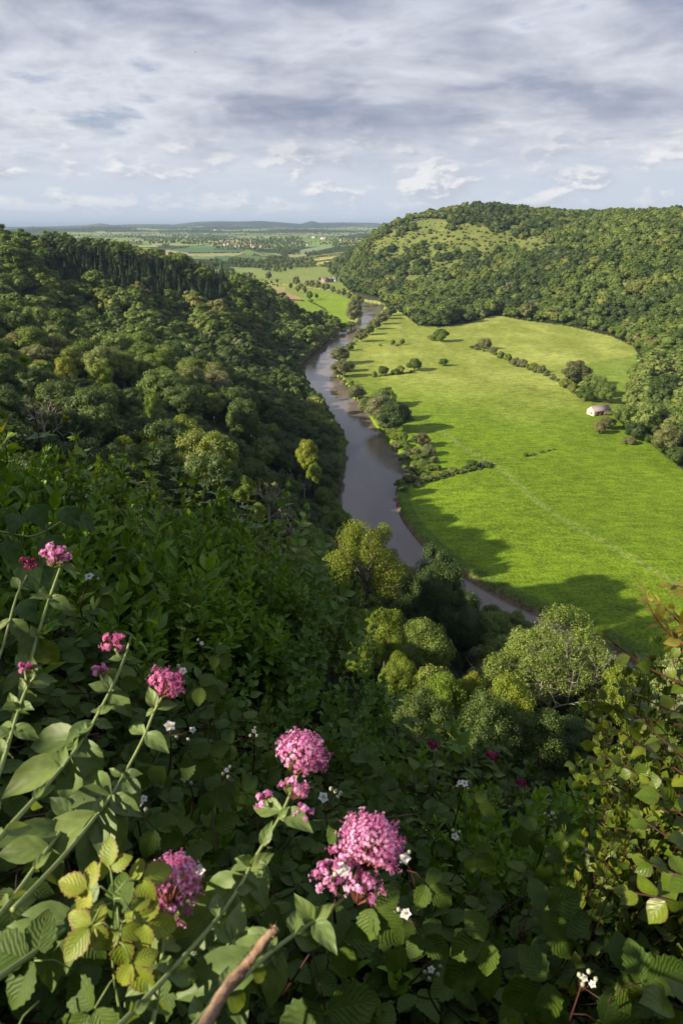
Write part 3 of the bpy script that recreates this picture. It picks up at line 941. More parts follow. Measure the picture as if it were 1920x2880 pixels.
KIND[(U1 > 0.10) & (U1 < 0.135) & (SR < 600)] = 'snag'
KIND = np.char.strip(KIND)
conif = in_poly(SX, SY, [(110, 585), (190, 572), (280, 588), (400, 604), (470, 610), (530, 630), (520, 690), (430, 685), (330, 668), (230, 645), (140, 640)]) & (SR > 480) & (SITES[:, 0] < 0)
KIND[conif] = 'conifer'
KIND[conif & (U1 < 0.04)] = 'broad'
SCL = (0.72 + 0.62 * rsT.rand(len(SITES)) ** 1.6) * np.where(KIND == 'conifer', 0.95, 1.12)
SCL = SCL * np.where(SR < 135, 0.86, 1.0) * np.where(KIND == 'conifer', 1.0, np.interp(SR, [190, 300, 700, 1200], [1.0, 1.25, 1.45, 1.6]) * (0.85 + 0.45 * rsT.rand(len(SITES)) ** 2))
drop = open_ & (rsT.rand(len(SITES)) > np.where(dens < 0.47, 0.42, 0.85))
bushy = open_
KIND[bushy] = np.where(U1[bushy] < 0.55, 'bush', 'palebush')
SCL[bushy] = 1.1 + 2.0 * rsT.rand(bushy.sum()) ** 1.5
# hawthorn scrub along the wood's edge
edge_m = (sdist(SITES[:, 0], SITES[:, 1], FP) < 7) & (SR > 250) & (U1 < 0.5)
KIND[edge_m & ~conif] = 'bush'; SCL[edge_m & ~conif] = rsT.uniform(1.2, 2.3, (edge_m & ~conif).sum())
KIND[isbk] = np.where(U1[isbk] < .35, 'palebush', np.where(U1[isbk] < .75, 'bush', 'fbroad')); SCL[isbk] = np.where(KIND[isbk] == 'fbroad', rsT.uniform(.5, .8, isbk.sum()), rsT.uniform(1.3, 2.4, isbk.sum()))
SZ[isbk] = np.minimum(SZ[isbk], 2.0)
HGT = np.where((KIND == 'conifer') | isbk | (SR < 220), 1.0, np.interp(SR, [190, 300, 700, 1200], [1.0, 0.85, 0.74, 0.70]))
near_clear = (SR < 20)
SPECIAL_CLEAR = []

def hit(X, Y, y0=300.0, y1=26000.0, n=700):
    """where the line of sight through (X, Y) meets the ground"""
    X = np.atleast_1d(np.asarray(X, float)); Y = np.atleast_1d(np.asarray(Y, float))
    u = (X - 784) / FOC; v = (1176 - Y) / FOC
    dy = CP + v * SP; dx_ = u; dz_ = -SP + v * CP
    ys = np.geomspace(y0, y1, n)
    out = np.full((len(X), 3), np.nan)
    for i in range(0, len(X), 60):
        t_ = ys[None, :] / dy[i:i + 60, None]
        px = dx_[i:i + 60, None] * t_; py = np.broadcast_to(ys, px.shape); pz = CAMZ + dz_[i:i + 60, None] * t_
        h = ground(px, py, river=False)
        b = pz < h
        f = b.argmax(1); ok = b.any(1)
        for k in range(len(f)):
            if ok[k] and f[k] > 0:
                j = f[k]
                a0 = pz[k, j - 1] - h[k, j - 1]; a1 = h[k, j] - pz[k, j]
                w = a0 / (a0 + a1 + 1e-9)
                out[i + k] = (px[k, j - 1] * (1 - w) + px[k, j] * w, py[k, j - 1] * (1 - w) + py[k, j] * w, h[k, j - 1] * (1 - w) + h[k, j] * w)
    return out

G_WOODS = 'trees of the wooded slopes'
# ---- trees that stand out: kind, X, Y of the crown's middle, distance, crown width in picture units, name, label, category
STAR = [
    ('lime', 845, 1300, 148, 182, 'lime_tree', 'sunlit yellow green tree with a drooping crown in front of the near river bend', 'tree'),
    ('bigash', 1268, 1545, 84, 300, 'ash_tree', 'large pale green ash with bare grey twigs above the shaded bank', 'tree'),
    ('maple', 885, 1455, 86, 118, 'maple_tree', 'golden topped tree just below the drooping yellow green tree', 'tree'),
    ('maple', 835, 1500, 80, 90, 'maple_tree', 'small lit tree at the edge of the foreground bushes below the golden tree', 'tree'),
    ('maple', 917, 1545, 74, 92, 'maple_tree', 'narrow bright green tree with a pointed sunlit top', 'tree'),
    ('maple', 1018, 1600, 70, 125, 'maple_tree', 'round tree with a yellow rim, first right of the pointed bright tree', 'tree'),
    ('maple', 1080, 1590, 72, 90, 'maple_tree', 'round tree with a yellow rim between two wider yellow rimmed trees', 'tree'),
    ('maple', 1168, 1610, 68, 125, 'maple_tree', 'wide dark tree with a yellow rim at the foot of the large ash', 'tree'),
    ('maple', 1432, 1590, 74, 125, 'maple_tree', 'golden green tree between the large ash and the right-hand shrub', 'tree'),
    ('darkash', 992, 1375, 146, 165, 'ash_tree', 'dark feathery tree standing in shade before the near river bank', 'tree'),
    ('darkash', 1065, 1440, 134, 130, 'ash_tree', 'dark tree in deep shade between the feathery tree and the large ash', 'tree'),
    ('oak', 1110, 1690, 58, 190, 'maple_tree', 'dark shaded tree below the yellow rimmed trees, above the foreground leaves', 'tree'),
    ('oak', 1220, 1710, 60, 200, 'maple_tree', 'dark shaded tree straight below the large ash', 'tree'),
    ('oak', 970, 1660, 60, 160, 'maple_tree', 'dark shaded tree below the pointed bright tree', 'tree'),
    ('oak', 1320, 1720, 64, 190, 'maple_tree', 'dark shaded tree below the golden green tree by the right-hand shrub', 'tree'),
    ('maple', 705, 1045, 285, 62, 'maple_tree', 'bright yellow green tree on the wooded left bank above the wide reach', 'tree'),
    ('maple', 722, 1085, 280, 45, 'maple_tree', 'small yellow green tree just below the bright one on the left bank', 'tree'),
    ('maple', 683, 955, 400, 26, 'maple_tree', 'small golden tree high among grey green ones on the left bank', 'tree'),
    ('maple', 555, 1120, 190, 70, 'maple_tree', 'golden topped tree behind the red stemmed foreground shoots', 'tree'),
    ('maple', 590, 1175, 180, 60, 'maple_tree', 'yellow green tree next to the golden topped one behind the foreground shoots', 'tree'),
    ('maple', 632, 1215, 185, 55, 'maple_tree', 'lit tree right at the lower edge of the left wood behind the foreground shoots', 'tree'),
    ('maple', 150, 850, 285, 62, 'maple_tree', 'golden tree on the crest of the left wood, first from the picture edge', 'tree'),
    ('maple', 232, 860, 290, 66, 'maple_tree', 'golden tree on the crest of the left wood, beside a pale dome', 'tree'),
    ('maple', 350, 935, 250, 55, 'maple_tree', 'golden tree just below the big pale dome in the left wood', 'tree'),
    ('ash', 372, 895, 315, 128, 'ash_tree', 'big pale green dome, widest tree in the sunlit left wood', 'tree'),
    ('ash', 185, 962, 235, 118, 'ash_tree', 'bright flat topped tree in the left wood above the foreground shrubs', 'tree'),
    ('ash', 235, 835, 320, 80, 'ash_tree', 'pale dome on the crest between the two golden trees of the left wood', 'tree'),
    ('willow', 495, 870, 350, 80, 'willow_tree', 'pale yellowish tree on the middle of the left wood crest', 'tree'),
    ('willow', 545, 905, 335, 70, 'willow_tree', 'pale yellowish tree below the crest of the left wood', 'tree'),
    ('willow', 635, 900, 385, 42, 'willow_tree', 'fawn thin crowned tree near the river end of the left wood', 'tree'),
    ('oak', 560, 965, 300, 100, 'oak_tree', 'broad mid green tree in the middle of the sunlit left wood', 'tree'),
]
TR['lime'] = [[(crown_mesh('lime_crown', M_LEAF_YEL, 900, 5.2, 13.5, 1.5, 30, 40000, 0.16, lr=(0.18, 0.40), gap=0.36, core=0, shell=(0.35, 1.25), wild=0.9, rag=0.7), trunk_mesh('lime_trunk', M_BARK, 5, 13.5, 0.3, 1.5, depth=2))]] * 3
_ash = crown_mesh('ash_crown', M_ASH, 901, 5.2, 13.0, 3.0, 30, 46000, 0.15, lr=(0.18, 0.36), gap=0.40, core=0, shell=(0.35, 1.2), wild=0.9, rag=0.9)
TR['bigash'] = [[(_ash, trunk_mesh('ash_trunk', M_BARK_PALE, 8, 12.0, 0.17, 3.0, depth=4, kids=(3, 4), limb_len=0.36))]] * 3
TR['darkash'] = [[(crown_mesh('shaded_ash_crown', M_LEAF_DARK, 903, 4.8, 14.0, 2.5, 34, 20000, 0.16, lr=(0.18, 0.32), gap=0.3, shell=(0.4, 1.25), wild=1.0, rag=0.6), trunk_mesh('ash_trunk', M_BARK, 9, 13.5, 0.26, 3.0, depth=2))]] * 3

star_xy = []
STAR_OBJ = []
for (k, X, Y, yd, wpx, name, label, cat) in STAR:
    p = at_y(X, Y, yd)
    dep = yd * CP + (CAMZ - p[2]) * SP
    wd = wpx / FOC * dep
    s = wd / (2 * {'lime': 4.9, 'bigash': 5.0, 'darkash': 4.8, 'maple': 4.3, 'broad': 4.9, 'ash': 4.8, 'willow': 4.5, 'oak': 5.4}[k])
    gz = float(ground(p[0], p[1], river=False))
    top = 7.6 * s
    szf = min(max((p[2] - gz) / top, 0.75), 1.35)
    base = p[2] - top * szf
    star_xy.append((p[0], p[1], wd * 0.5))
    ro = plant_tree(k, p[0], p[1], base, s, rsT.uniform(0, 6.28), name, label, cat, lod=(0 if yd < 160 else 1), sz=szf)
    STAR_OBJ.append(ro)

clear = near_clear.copy()
for (a, b, c_) in star_xy:
    clear |= np.hypot(SITES[:, 0] - a, SITES[:, 1] - b) < c_ * 0.8 + 2.0
# nothing may stand between the eye and the trees named above, the river bend and the field
for (k, X, Y, yd, wpx, *_r) in STAR:
    topY = SY - 4.0 / SD * FOC
    clear |= (np.abs(SX - X) < wpx * 0.55) & (topY < Y + wpx * 0.35) & (SITES[:, 1] < yd) & (SR < 200) & (SITES[:, 1] > 2) & (SY > Y - wpx)
VIEWGAP = [(785, 1195), (870, 1225), (960, 1275), (1060, 1345), (1165, 1390), (1400, 1500), (1500, 1560), (1568, 1400), (1568, 1200), (1000, 1200), (800, 1060)]
tops = project(np.column_stack([SITES, SZ + 12 * SCL]))
for _step in range(8):      # trees on the slope stay below the sight line to the river and the meadow
    tops = project(np.column_stack([SITES, SZ + 12.5 * SCL * HGT]))
    bad = in_poly(tops[0], tops[1], VIEWGAP) & (SR < 330) & (SX < 1700)
    SCL[bad] *= 0.9
clear |= bad
clear |= (SR < 62) & (tops[1] < 1655) & (tops[0] > -500) & (tops[0] < 2000) & (SITES[:, 1] > 0)
_al = SITES @ SUNV[:2] / math.cos(SUN_EL)
_pe = np.abs(SITES[:, 0] * SUNV[1] - SITES[:, 1] * SUNV[0]) / math.cos(SUN_EL)
clear |= (_al > 0) & (_pe < 9) & (SZ + 14 * SCL > 116 + _al * math.tan(SUN_EL))      # the low sun reaches the near bank
for (k, X, Y, yd, wpx, *_r), (a, b, c_) in zip(STAR, star_xy):          # trees that catch the sun are the ones nothing stands before
    p = at_y(X, Y, yd)
    if yd > 330 or 'dark' in _r[1] or 'deep shade' in _r[1]: continue
    rel = SITES - p[:2]
    al = rel @ SUNV[:2] / math.cos(SUN_EL); pe = np.abs(rel[:, 0] * SUNV[1] - rel[:, 1] * SUNV[0]) / math.cos(SUN_EL)
    clear |= (al > 1) & (al < 140) & (pe < c_ + 2.5) & (SZ + 13.5 * SCL > p[2] - 1.0 + al * math.tan(SUN_EL))
sel = ~(clear | drop)
Sh = HGT[sel]
Sx, Sy, Sz, Ss, Sk, Svis, Sr, SXd, SYd = SITES[sel, 0], SITES[sel, 1], SZ[sel], SCL[sel], KIND[sel], seen[sel], SR[sel], SX[sel], SY[sel]
size_px = np.where(Svis & (SYd < 1500) & (SXd > -20) & (SXd < 1590), Ss / Sr, 0)
is_con = Sk == 'conifer'
is_bush = (Sk == 'bush') | (Sk == 'palebush')
order = np.argsort(-np.where(is_con | is_bush, 0, size_px))
n_star_tree = len(STAR)
indiv = np.zeros(len(Sx), bool)
indiv[order[:240]] = True
oc = np.argsort(-np.where(is_con, size_px, 0)); indiv[oc[:min(160, int((is_con & (size_px > 0)).sum()))]] = True
ob = np.argsort(-np.where(is_bush, size_px, 0)); indiv[ob[:min(150, int((is_bush & (size_px > 0)).sum()))]] = True
indiv &= size_px > 0
print('sites', len(Sx), 'visible', int(Svis.sum()), 'individual', int(indiv.sum()), 'conifers', int(is_con.sum()))
LBL = {'snag': 'thin pale half bare tree', 'fbroad': 'low branched broadleaf tree', 'broad': 'green broadleaf tree', 'oak': 'dark green dense crowned tree', 'ash': 'light green loose crowned tree', 'willow': 'pale grey green tree', 'maple': 'yellow green tree',
       'conifer': 'dark pointed spruce', 'bush': 'low green thorn bush', 'palebush': 'low greyish bush'}
LBL2 = {'snag': 'half bare tree', 'fbroad': 'low branched tree', 'broad': 'green tree', 'oak': 'dark green tree', 'ash': 'light green tree', 'willow': 'greyish tree', 'maple': 'yellow green tree', 'conifer': 'spruce', 'bush': 'green bush', 'palebush': 'greyish bush'}
NAME = {'snag': 'half_bare_tree', 'fbroad': 'broadleaf_tree', 'broad': 'broadleaf_tree', 'oak': 'oak_tree', 'ash': 'ash_tree', 'willow': 'willow_tree', 'maple': 'maple_tree', 'conifer': 'spruce_tree', 'bush': 'thorn_bush', 'palebush': 'thorn_bush'}
for i in np.where(indiv)[0]:
    k = Sk[i]
    X_, Y_ = SXd[i], SYd[i]
    sz_w = 'small' if Ss[i] < np.median(Ss[Sk == k]) * 0.85 else ('large' if Ss[i] > np.median(Ss[Sk == k]) * 1.18 else 'mid-sized')
    def zone(v, cuts, words): return words[int(np.searchsorted(cuts, v))]
    if is_con[i]:
        where = 'in the conifer stand of the left ridge, ' + zone(X_, [250, 370, 450], ['at its far left end', 'left of its middle', 'right of its middle', 'at its right end']) + zone(Y_, [600, 625], [', upper row', ', middle rows', ', lower rows']); grp = 'spruces of the left ridge'
    elif is_bush[i]:
        if Sx[i] > 60 and Sr[i] < 950:
            where = 'along the foot of the right-hand hill' + zone(X_, [1050, 1250, 1420], [', by the upper meadow corner', ', behind the upper meadow', ', above the slanting hedge', ', near the barn'])
        elif Sx[i] > 60:
            where = 'on the open grassy hillside' + zone(X_, [900, 980, 1080], [', at its river end', ', left of its middle', ', right of its middle', ', at its wooded end']) + zone(Y_, [545, 585], [', near the top', ', half way up', ', low down'])
        else:
            where = 'overhanging the left river bank' + zone(Y_, [820, 900, 1000, 1100], [' at the far reach', ' where the river narrows', ' by the wide reach', ' across from the near hedge', ' above the near bend'])
        grp = 'scrub bushes'
    elif Sx[i] > 60:
        where = 'in the right-hand wood' + zone(Y_, [700, 850, 950], [', high up', ', behind the upper meadow', ', level with the barn', ', below the barn']) + zone(X_, [1450, 1520], [', first ranks', ', middle ranks', ', at the picture edge']); grp = 'trees of the right-hand wood'
    elif Sr[i] < 420:
        where = 'in the near left wood' + zone(Y_, [850, 930, 1010, 1100], [', on its crest', ', just below the crest', ', half way down', ', low down', ', at its foot']) + zone(X_, [200, 400, 600], [', by the picture edge', ', left of its middle', ', right of its middle', ', towards the river']); grp = 'trees of the near left wood'
    else:
        where = 'under the left ridge' + zone(Y_, [640, 720, 790], [', near the top', ', upper half', ', lower half', ', in the hollow']) + zone(X_, [200, 400, 600], [', by the picture edge', ', left of its middle', ', right of its middle', ', towards the river']); grp = 'trees of the far left slope'
    lab_ = sz_w + ' ' + LBL2[k] + ' ' + where
    if len(lab_.split()) > 16: lab_ = LBL2[k] + ' ' + where
    plant_tree(k, Sx[i], Sy[i], Sz[i] - 0.4, Ss[i], rsT.uniform(0, 6.28), NAME[k], lab_, 'bush' if is_bush[i] else 'tree', grp, sz=float(Sh[i] * rsT.uniform(0.88, 1.15)))

# ---- the rest of the woods: one mass, drawn from the same trees
def gn_scatter(name, pts, kinds, scales, rots, protos, label, tall=None):
    """ONE object: a point per tree, the tree shapes instanced on them"""
    pc = bpy.data.collections.new(name + '_kinds')
    for i, me in enumerate(protos):
        o = bpy.data.objects.new('%s_%02d' % (name, i), me)
        pc.objects.link(o)
    me = bpy.data.meshes.new(name)
    me.vertices.add(len(pts)); me.vertices.foreach_set('co', np.asarray(pts, np.float32).ravel())
    for k, v_, ty in (('which', np.asarray(kinds, np.int32), 'INT'), ('size', np.asarray(scales, np.float32), 'FLOAT'), ('turn', np.asarray(rots, np.float32), 'FLOAT'), ('tall', np.asarray(np.ones(len(pts)) if tall is None else tall, np.float32), 'FLOAT')):
        a = me.attributes.new(k, ty, 'POINT'); a.data.foreach_set('value', v_)
    ob = link(name, me)
    ng = bpy.data.node_groups.new(name, 'GeometryNodeTree')
    ng.interface.new_socket('Geometry', in_out='INPUT', socket_type='NodeSocketGeometry')
    ng.interface.new_socket('Geometry', in_out='OUTPUT', socket_type='NodeSocketGeometry')
    N = ng.nodes; L = ng.links
    gi = N.new('NodeGroupInput'); go = N.new('NodeGroupOutput')
    ci = N.new('GeometryNodeCollectionInfo'); ci.inputs['Collection'].default_value = pc
    ci.inputs['Separate Children'].default_value = True; ci.inputs['Reset Children'].default_value = True
    ip = N.new('GeometryNodeInstanceOnPoints'); ip.inputs['Pick Instance'].default_value = True
    def attr(nm, ty):
        a = N.new('GeometryNodeInputNamedAttribute'); a.data_type = ty; a.inputs['Name'].default_value = nm
        return a.outputs['Attribute']
    cx = N.new('ShaderNodeCombineXYZ'); L.new(attr('turn', 'FLOAT'), cx.inputs[2])
    L.new(gi.outputs[0], ip.inputs['Points']); L.new(ci.outputs[0], ip.inputs['Instance'])
    L.new(attr('which', 'INT'), ip.inputs['Instance Index'])
    e2r = N.new('FunctionNodeEulerToRotation'); L.new(cx.outputs[0], e2r.inputs[0]); L.new(e2r.outputs[0], ip.inputs['Rotation'])
    sc3 = N.new('ShaderNodeCombineXYZ'); sa = attr('size', 'FLOAT'); ml = N.new('ShaderNodeMath'); ml.operation = 'MULTIPLY'
    L.new(sa, ml.inputs[0]); L.new(attr('tall', 'FLOAT'), ml.inputs[1])
    L.new(sa, sc3.inputs[0]); L.new(sa, sc3.inputs[1]); L.new(ml.outputs[0], sc3.inputs[2])
    L.new(sc3.outputs[0], ip.inputs['Scale'])
    L.new(ip.outputs[0], go.inputs[0])
    md = ob.modifiers.new('scatter', 'NODES'); md.node_group = ng
    tag(ob, label, kind='stuff')
    return ob

PROT = []; PIDX = {}
for k in ('broad', 'oak', 'ash', 'willow', 'maple', 'bush', 'palebush', 'fbroad', 'snag', 'conifer'):
    for lod in (1, 2):
        for j, (cr, tk) in enumerate(TR[k][lod]):
            PIDX.setdefault((k, lod), []).append(len(PROT))
            PROT.append(join_meshes('wood_%s' % k, cr, tk) if lod == 1 else cr)
rest = np.where(~indiv)[0]
wk = [PIDX[(Sk[i], 1 if (Sr[i] < 420) else 2)] for i in rest]
wk = [w[int(rsT.randint(len(w)))] for w in wk]
gn_scatter('woodland', np.column_stack([Sx, Sy, Sz - 0.4])[rest], wk, Ss[rest], rsT.uniform(0, 6.28, len(rest)), PROT, 'woods covering the slopes, hills and far rises', Sh[rest])

# ---- hedges, bushes and trees of the meadows (X, Y of the foot, width in picture units, kind, label)
G_DIAG, G_ROW, G_BANK = 'hedge bushes in a slanting line across the meadow', 'bushes of the broken hedge row', 'trees along the river bank'
FIELD = []
for X, Y, w_, k in [(1095, 800, 14, 'bush'), (1114, 803, 36, 'palebush'), (1134, 814, 24, 'palebush'), (1150, 824, 22, 'bush'), (1166, 830, 22, 'bush'), (1184, 840, 26, 'palebush'), (1200, 843, 26, 'palebush'),
                    (1214, 850, 18, 'bush'), (1226, 852, 26, 'bush'), (1244, 857, 24, 'palebush'), (1257, 862, 16, 'bush'), (1272, 872, 14, 'palebush')]:
    FIELD.append((k, X, Y, w_, 0.85, 'hawthorn_bush', 'hawthorn bush in the slanting hedge across the upper meadow', G_DIAG))
for X, Y, w_, k in [(861, 864, 15, 'bush'), (880, 862, 28, 'bush'), (906, 861, 20, 'bush'), (920, 859, 25, 'bush'), (952, 854, 40, 'bush')]:
    FIELD.append((k, X, Y, w_, 0.85, 'hawthorn_bush', 'dark rounded bush in the row of the middle meadow', G_ROW))
_lx = [(1078, 800), (1120, 806), (1180, 836), (1255, 864), (1300, 888)]
for q in range(16):
    X = 1084 + q * 13.0
    FIELD.append((('bush', 'palebush')[q % 2], X, float(np.interp(X, [a for a, b in _lx], [b for a, b in _lx])) + (q % 3) * 1.5, (13, 18, 11, 15)[q % 4], 0.6, 'hawthorn_bush', 'low scrubby bush filling the slanting hedge of the upper meadow', G_DIAG))
for q in range(9):
    X = 858 + q * 11.0
    FIELD.append((('bush', 'palebush')[q % 2], X, 866 - q * 1.2, (12, 9, 14)[q % 3], 0.5, 'hawthorn_bush', 'low scrubby bush at the foot of the row in the middle meadow', G_ROW))
for q in range(16):
    X = 962 + q * 10.5
    FIELD.append((('bush', 'palebush', 'bush')[q % 3], X, float(np.interp(X, [960, 1050, 1130], [1114, 1088, 1072])) + (q % 2) * 2, (22, 16, 20)[q % 3], 0.5, 'hedge_bush', 'low bramble growth joining up the near hedge', 'bushes of the near hedge'))
FIELD += [('bush', 1018, 842, 25, 0.8, 'hawthorn_bush', 'single dark bush right of the row in the middle meadow', None),
          ('bush', 1014, 786, 46, 0.7, 'hawthorn_bush', 'largest dark bush standing alone in the upper meadow', None),
          ('bush', 993, 783, 24, 0.7, 'hawthorn_bush', 'low bush joined to the left of the largest upper meadow bush', None),
          ('bush', 873, 795, 8, 0.8, 'thorn_bush', 'tiny bush left of the small pair in the upper meadow', None),
          ('bush', 902, 793, 14, 1.1, 'thorn_bush', 'small upright bush, left one of the pair in the upper meadow', None),
          ('bush', 924, 792, 15, 1.0, 'thorn_bush', 'small upright bush, right one of the pair in the upper meadow', None),
          ('bush', 912, 795, 12, 0.6, 'thorn_bush', 'low bush between the small pair in the upper meadow', None),
          ('redtree', 1327, 893, 70, 0.85, 'hawthorn_tree', 'reddish brown tree at the end of the slanting hedge', None),
          ('bush', 1298, 893, 36, 0.7, 'hawthorn_bush', 'low dark bush at the foot of the reddish tree', None),
          ('bush', 1316, 905, 30, 0.9, 'elder_bush', 'green bush tucked under the reddish tree', None),
          ('fash', 1366, 915, 66, 0.85, 'field_maple_tree', 'bright green rounded tree between the reddish tree and the barn', None),
          ('fash', 1392, 930, 66, 0.8, 'field_maple_tree', 'rounded tree directly behind the barn roof', None),
          ('fbroad', 1350, 925, 50, 0.75, 'field_maple_tree', 'low rounded tree left behind the barn', None),
          ('bush', 1378, 1000, 34, 1.0, 'thorn_bush', 'bush in the meadow in front of the barn, left of a brown one', None),
          ('redtree', 1397, 990, 40, 0.75, 'thorn_bush', 'brownish bush right below the barn', None),
          ('palebush', 1377, 976, 16, 0.9, 'elder_bush', 'small pale flowering bush below the barn door', None),
          ('palebush', 1362, 955, 15, 0.9, 'elder_bush', 'little bush against the corner of the barn', None),
          ('bush', 1403, 955, 24, 0.5, 'bramble_bush', 'low scrub at the right end of the barn', None),
          ('fash', 1437, 985, 64, 0.95, 'ash_tree', 'light green tree at the wood corner right of the barn', None),
          ('fash', 1490, 1000, 74, 1.1, 'oak_tree', 'tall green tree standing forward of the right-hand wood below the barn', None),
          ('foak', 1462, 1015, 56, 0.9, 'oak_tree', 'green tree at the foot of the tall one below the barn', None),
          ('fbroad', 1530, 1045, 74, 0.9, 'broadleaf_tree', 'rounded green tree low on the right edge of the meadow', None),
          ('foak', 1560, 1075, 60, 0.9, 'oak_tree', 'dark green tree at the picture edge where wood and meadow meet', None),
          ('bush', 1445, 1022, 34, 0.6, 'bramble_bush', 'low bramble mound in front of the right-hand wood', None)]
for X, Y, w_, k, l in [(1086, 1078, 36, 'bush', 'dark bush in the near hedge beside a field track'), (1112, 1073, 24, 'palebush', 'pale speckled bush near the track end of the near hedge'), (1126, 1071, 16, 'bush', 'last low bush of the near hedge at the track'),
                       (1068, 1082, 22, 'bush', 'small bush left of the dark one in the near hedge'), (1042, 1088, 26, 'bush', 'bush half way along the near hedge'), (1022, 1094, 24, 'palebush', 'low bramble mound of the near hedge, left of its middle'), (1003, 1100, 26, 'bush', 'low bramble mound of the near hedge towards the river'),
                       (985, 1106, 26, 'palebush', 'low bramble mound where the near hedge meets the bank'), (965, 1112, 24, 'bush', 'first mound of the near hedge above the river bank')]:
    FIELD.append((k, X, Y, w_, 0.6, 'hedge_bush', l, 'bushes of the near hedge'))
for X, Y, w_ in [(1208, 1050, 16), (1222, 1047, 13), (1245, 1041, 13), (1258, 1037, 12), (1270, 1034, 11)]:
    FIELD.append(('bush', X, Y, w_, 0.6, 'hedge_bush', 'tiny bush of the short broken hedge in the middle of the meadow', 'bushes of the short broken hedge'))
BANK = [('palebush', 818, 920, 48, .8, 'willow_bush', 'rounded grey green willow bush at the water by the wide reach'),
        ('fash', 882, 938, 76, .62, 'oak_tree', 'green spreading tree behind the big round dark riverside tree'),
        ('fbroad', 852, 945, 52, .55, 'broadleaf_tree', 'green tree leaning over the river bank left of the big dark one'),
        ('palebush', 838, 940, 38, .8, 'willow_bush', 'pale bush beside the leaning riverside tree'),
        ('willow', 876, 975, 74, .78, 'willow_tree', 'pale loose tree against the left side of the big dark riverside tree'),
        ('foak', 908, 1000, 102, .78, 'oak_tree', 'big round dark green tree on the river bank'),
        ('redtree', 968, 1030, 44, .75, 'hawthorn_tree', 'brownish thorn tree just below the big dark riverside tree'),
        ('palebush', 985, 1048, 36, .9, 'hawthorn_bush', 'flowering pale thorn on the bank right of the brownish one'),
        ('palebush', 998, 1066, 24, .9, 'elder_bush', 'cream flowered bush at the meadow edge of the bank'),
        ('bush', 925, 1018, 26, 1.1, 'willow_bush', 'leafy bush at the foot of the big dark riverside tree'),
        ('bush', 938, 1040, 30, .6, 'bank_scrub', 'green scrub on the bank below the brownish thorn'),
        ('bush', 958, 1060, 34, .55, 'bank_scrub', 'green scrub in the middle of the bank above the dark river bush'),
        ('bush', 925, 1060, 22, .7, 'willow_bush', 'dark bush dipping into the water half way down the bank'),
        ('bush', 975, 1078, 38, .5, 'bank_scrub', 'wide low scrub next to the near hedge'),
        ('palebush', 902, 1030, 22, .6, 'willow_bush', 'thin willow branches reaching over the water'),
        ('bush', 948, 1086, 24, .6, 'bank_scrub', 'scrub on the bank edge right above the river corner'),
        ('bush', 918, 1122, 30, .75, 'willow_bush', 'dark willow bush at the water where the sandy bank begins'),
        ('bush', 938, 1112, 32, .75, 'willow_bush', 'greener willow bush behind the dark one by the sandy bank'),
        ('willow', 783, 868, 50, .72, 'willow_tree', 'front willow of the clump where the river narrows'),
        ('willow', 782, 838, 52, .72, 'willow_tree', 'rear willow of the clump where the river narrows'),
        ('willow', 797, 855, 40, .6, 'willow_tree', 'willow on the meadow side of the clump where the river narrows'),
        ('bush', 803, 806, 22, .9, 'willow_bush', 'dark round bush between the willow clump and the next willows upstream'),
        ('willow', 828, 786, 34, .8, 'willow_tree', 'willow on the bank upstream of the dark round bush'),
        ('fbroad', 847, 770, 30, .8, 'alder_tree', 'leaning tree with a visible trunk on the upstream bank'),
        ('willow', 862, 757, 32, .7, 'willow_tree', 'pale willow following the leaning tree upstream'),
        ('willow', 876, 745, 32, .7, 'willow_tree', 'second pale willow following the leaning tree upstream'),
        ('willow', 889, 733, 30, .7, 'willow_tree', 'third pale willow following the leaning tree upstream'),
        ('fbroad', 899, 725, 26, .8, 'alder_tree', 'dark tree at the corner where the upper meadow begins'),
        ('willow', 812, 742, 38, .95, 'willow_tree', 'tall olive willow on the far left bank, nearest of its clump'),
        ('willow', 815, 722, 36, .9, 'willow_tree', 'olive willow behind the tall one on the far left bank'),
        ('fbroad', 820, 702, 34, .8, 'alder_tree', 'dark tree topping the clump on the far left bank'),
        ('palebush', 790, 882, 14, .9, 'willow_bush', 'tiny bush on the bank downstream of the willow clump'),
        ('bush', 806, 886, 14, 1.0, 'thorn_bush', 'tiny thorn on the meadow corner downstream of the willow clump'),
        ('palebush', 806, 752, 24, .7, 'bank_scrub', 'low scrub under the olive willows of the far left bank'),
        ('bush', 785, 756, 24, .7, 'bank_scrub', 'shaded scrub on the far left bank by the meadow corner'),
        ('bush', 768, 762, 24, .8, 'bank_scrub', 'shaded scrub where the left wood reaches the far bank')]
_bs = [(905, 1012), (912, 1030), (930, 1028), (945, 1050), (935, 1052), (968, 1066), (985, 1082), (950, 1072), (962, 1092), (975, 1098), (940, 1096), (930, 1078), (955, 1045), (972, 1052), (1002, 1082), (845, 950), (858, 958), (832, 944), (800, 898), (795, 890), (812, 908), (866, 965), (880, 985), (895, 1005), (948, 1108), (958, 1120), (925, 1130), (788, 812), (796, 800), (808, 792), (820, 775), (835, 762), (850, 752), (865, 742), (876, 730), (884, 718), (890, 708), (780, 872), (772, 862), (768, 850)]
for q, (X, Y) in enumerate(_bs):
    BANK.append((('bush', 'palebush', 'bush')[q % 3], X, Y, (30, 22, 26, 18)[q % 4] * (1.0 if Y > 900 else .6), .62, 'bank_scrub', 'low green scrub covering the river bank ' + ('below the big dark riverside tree' if Y > 1000 else ('at the foot of the riverside trees' if Y > 880 else 'along the upstream reach'))))
for k, X, Y, w_, sq, nm, lb in BANK:
    FIELD.append((k, X, Y, w_, sq, nm, lb, G_BANK))
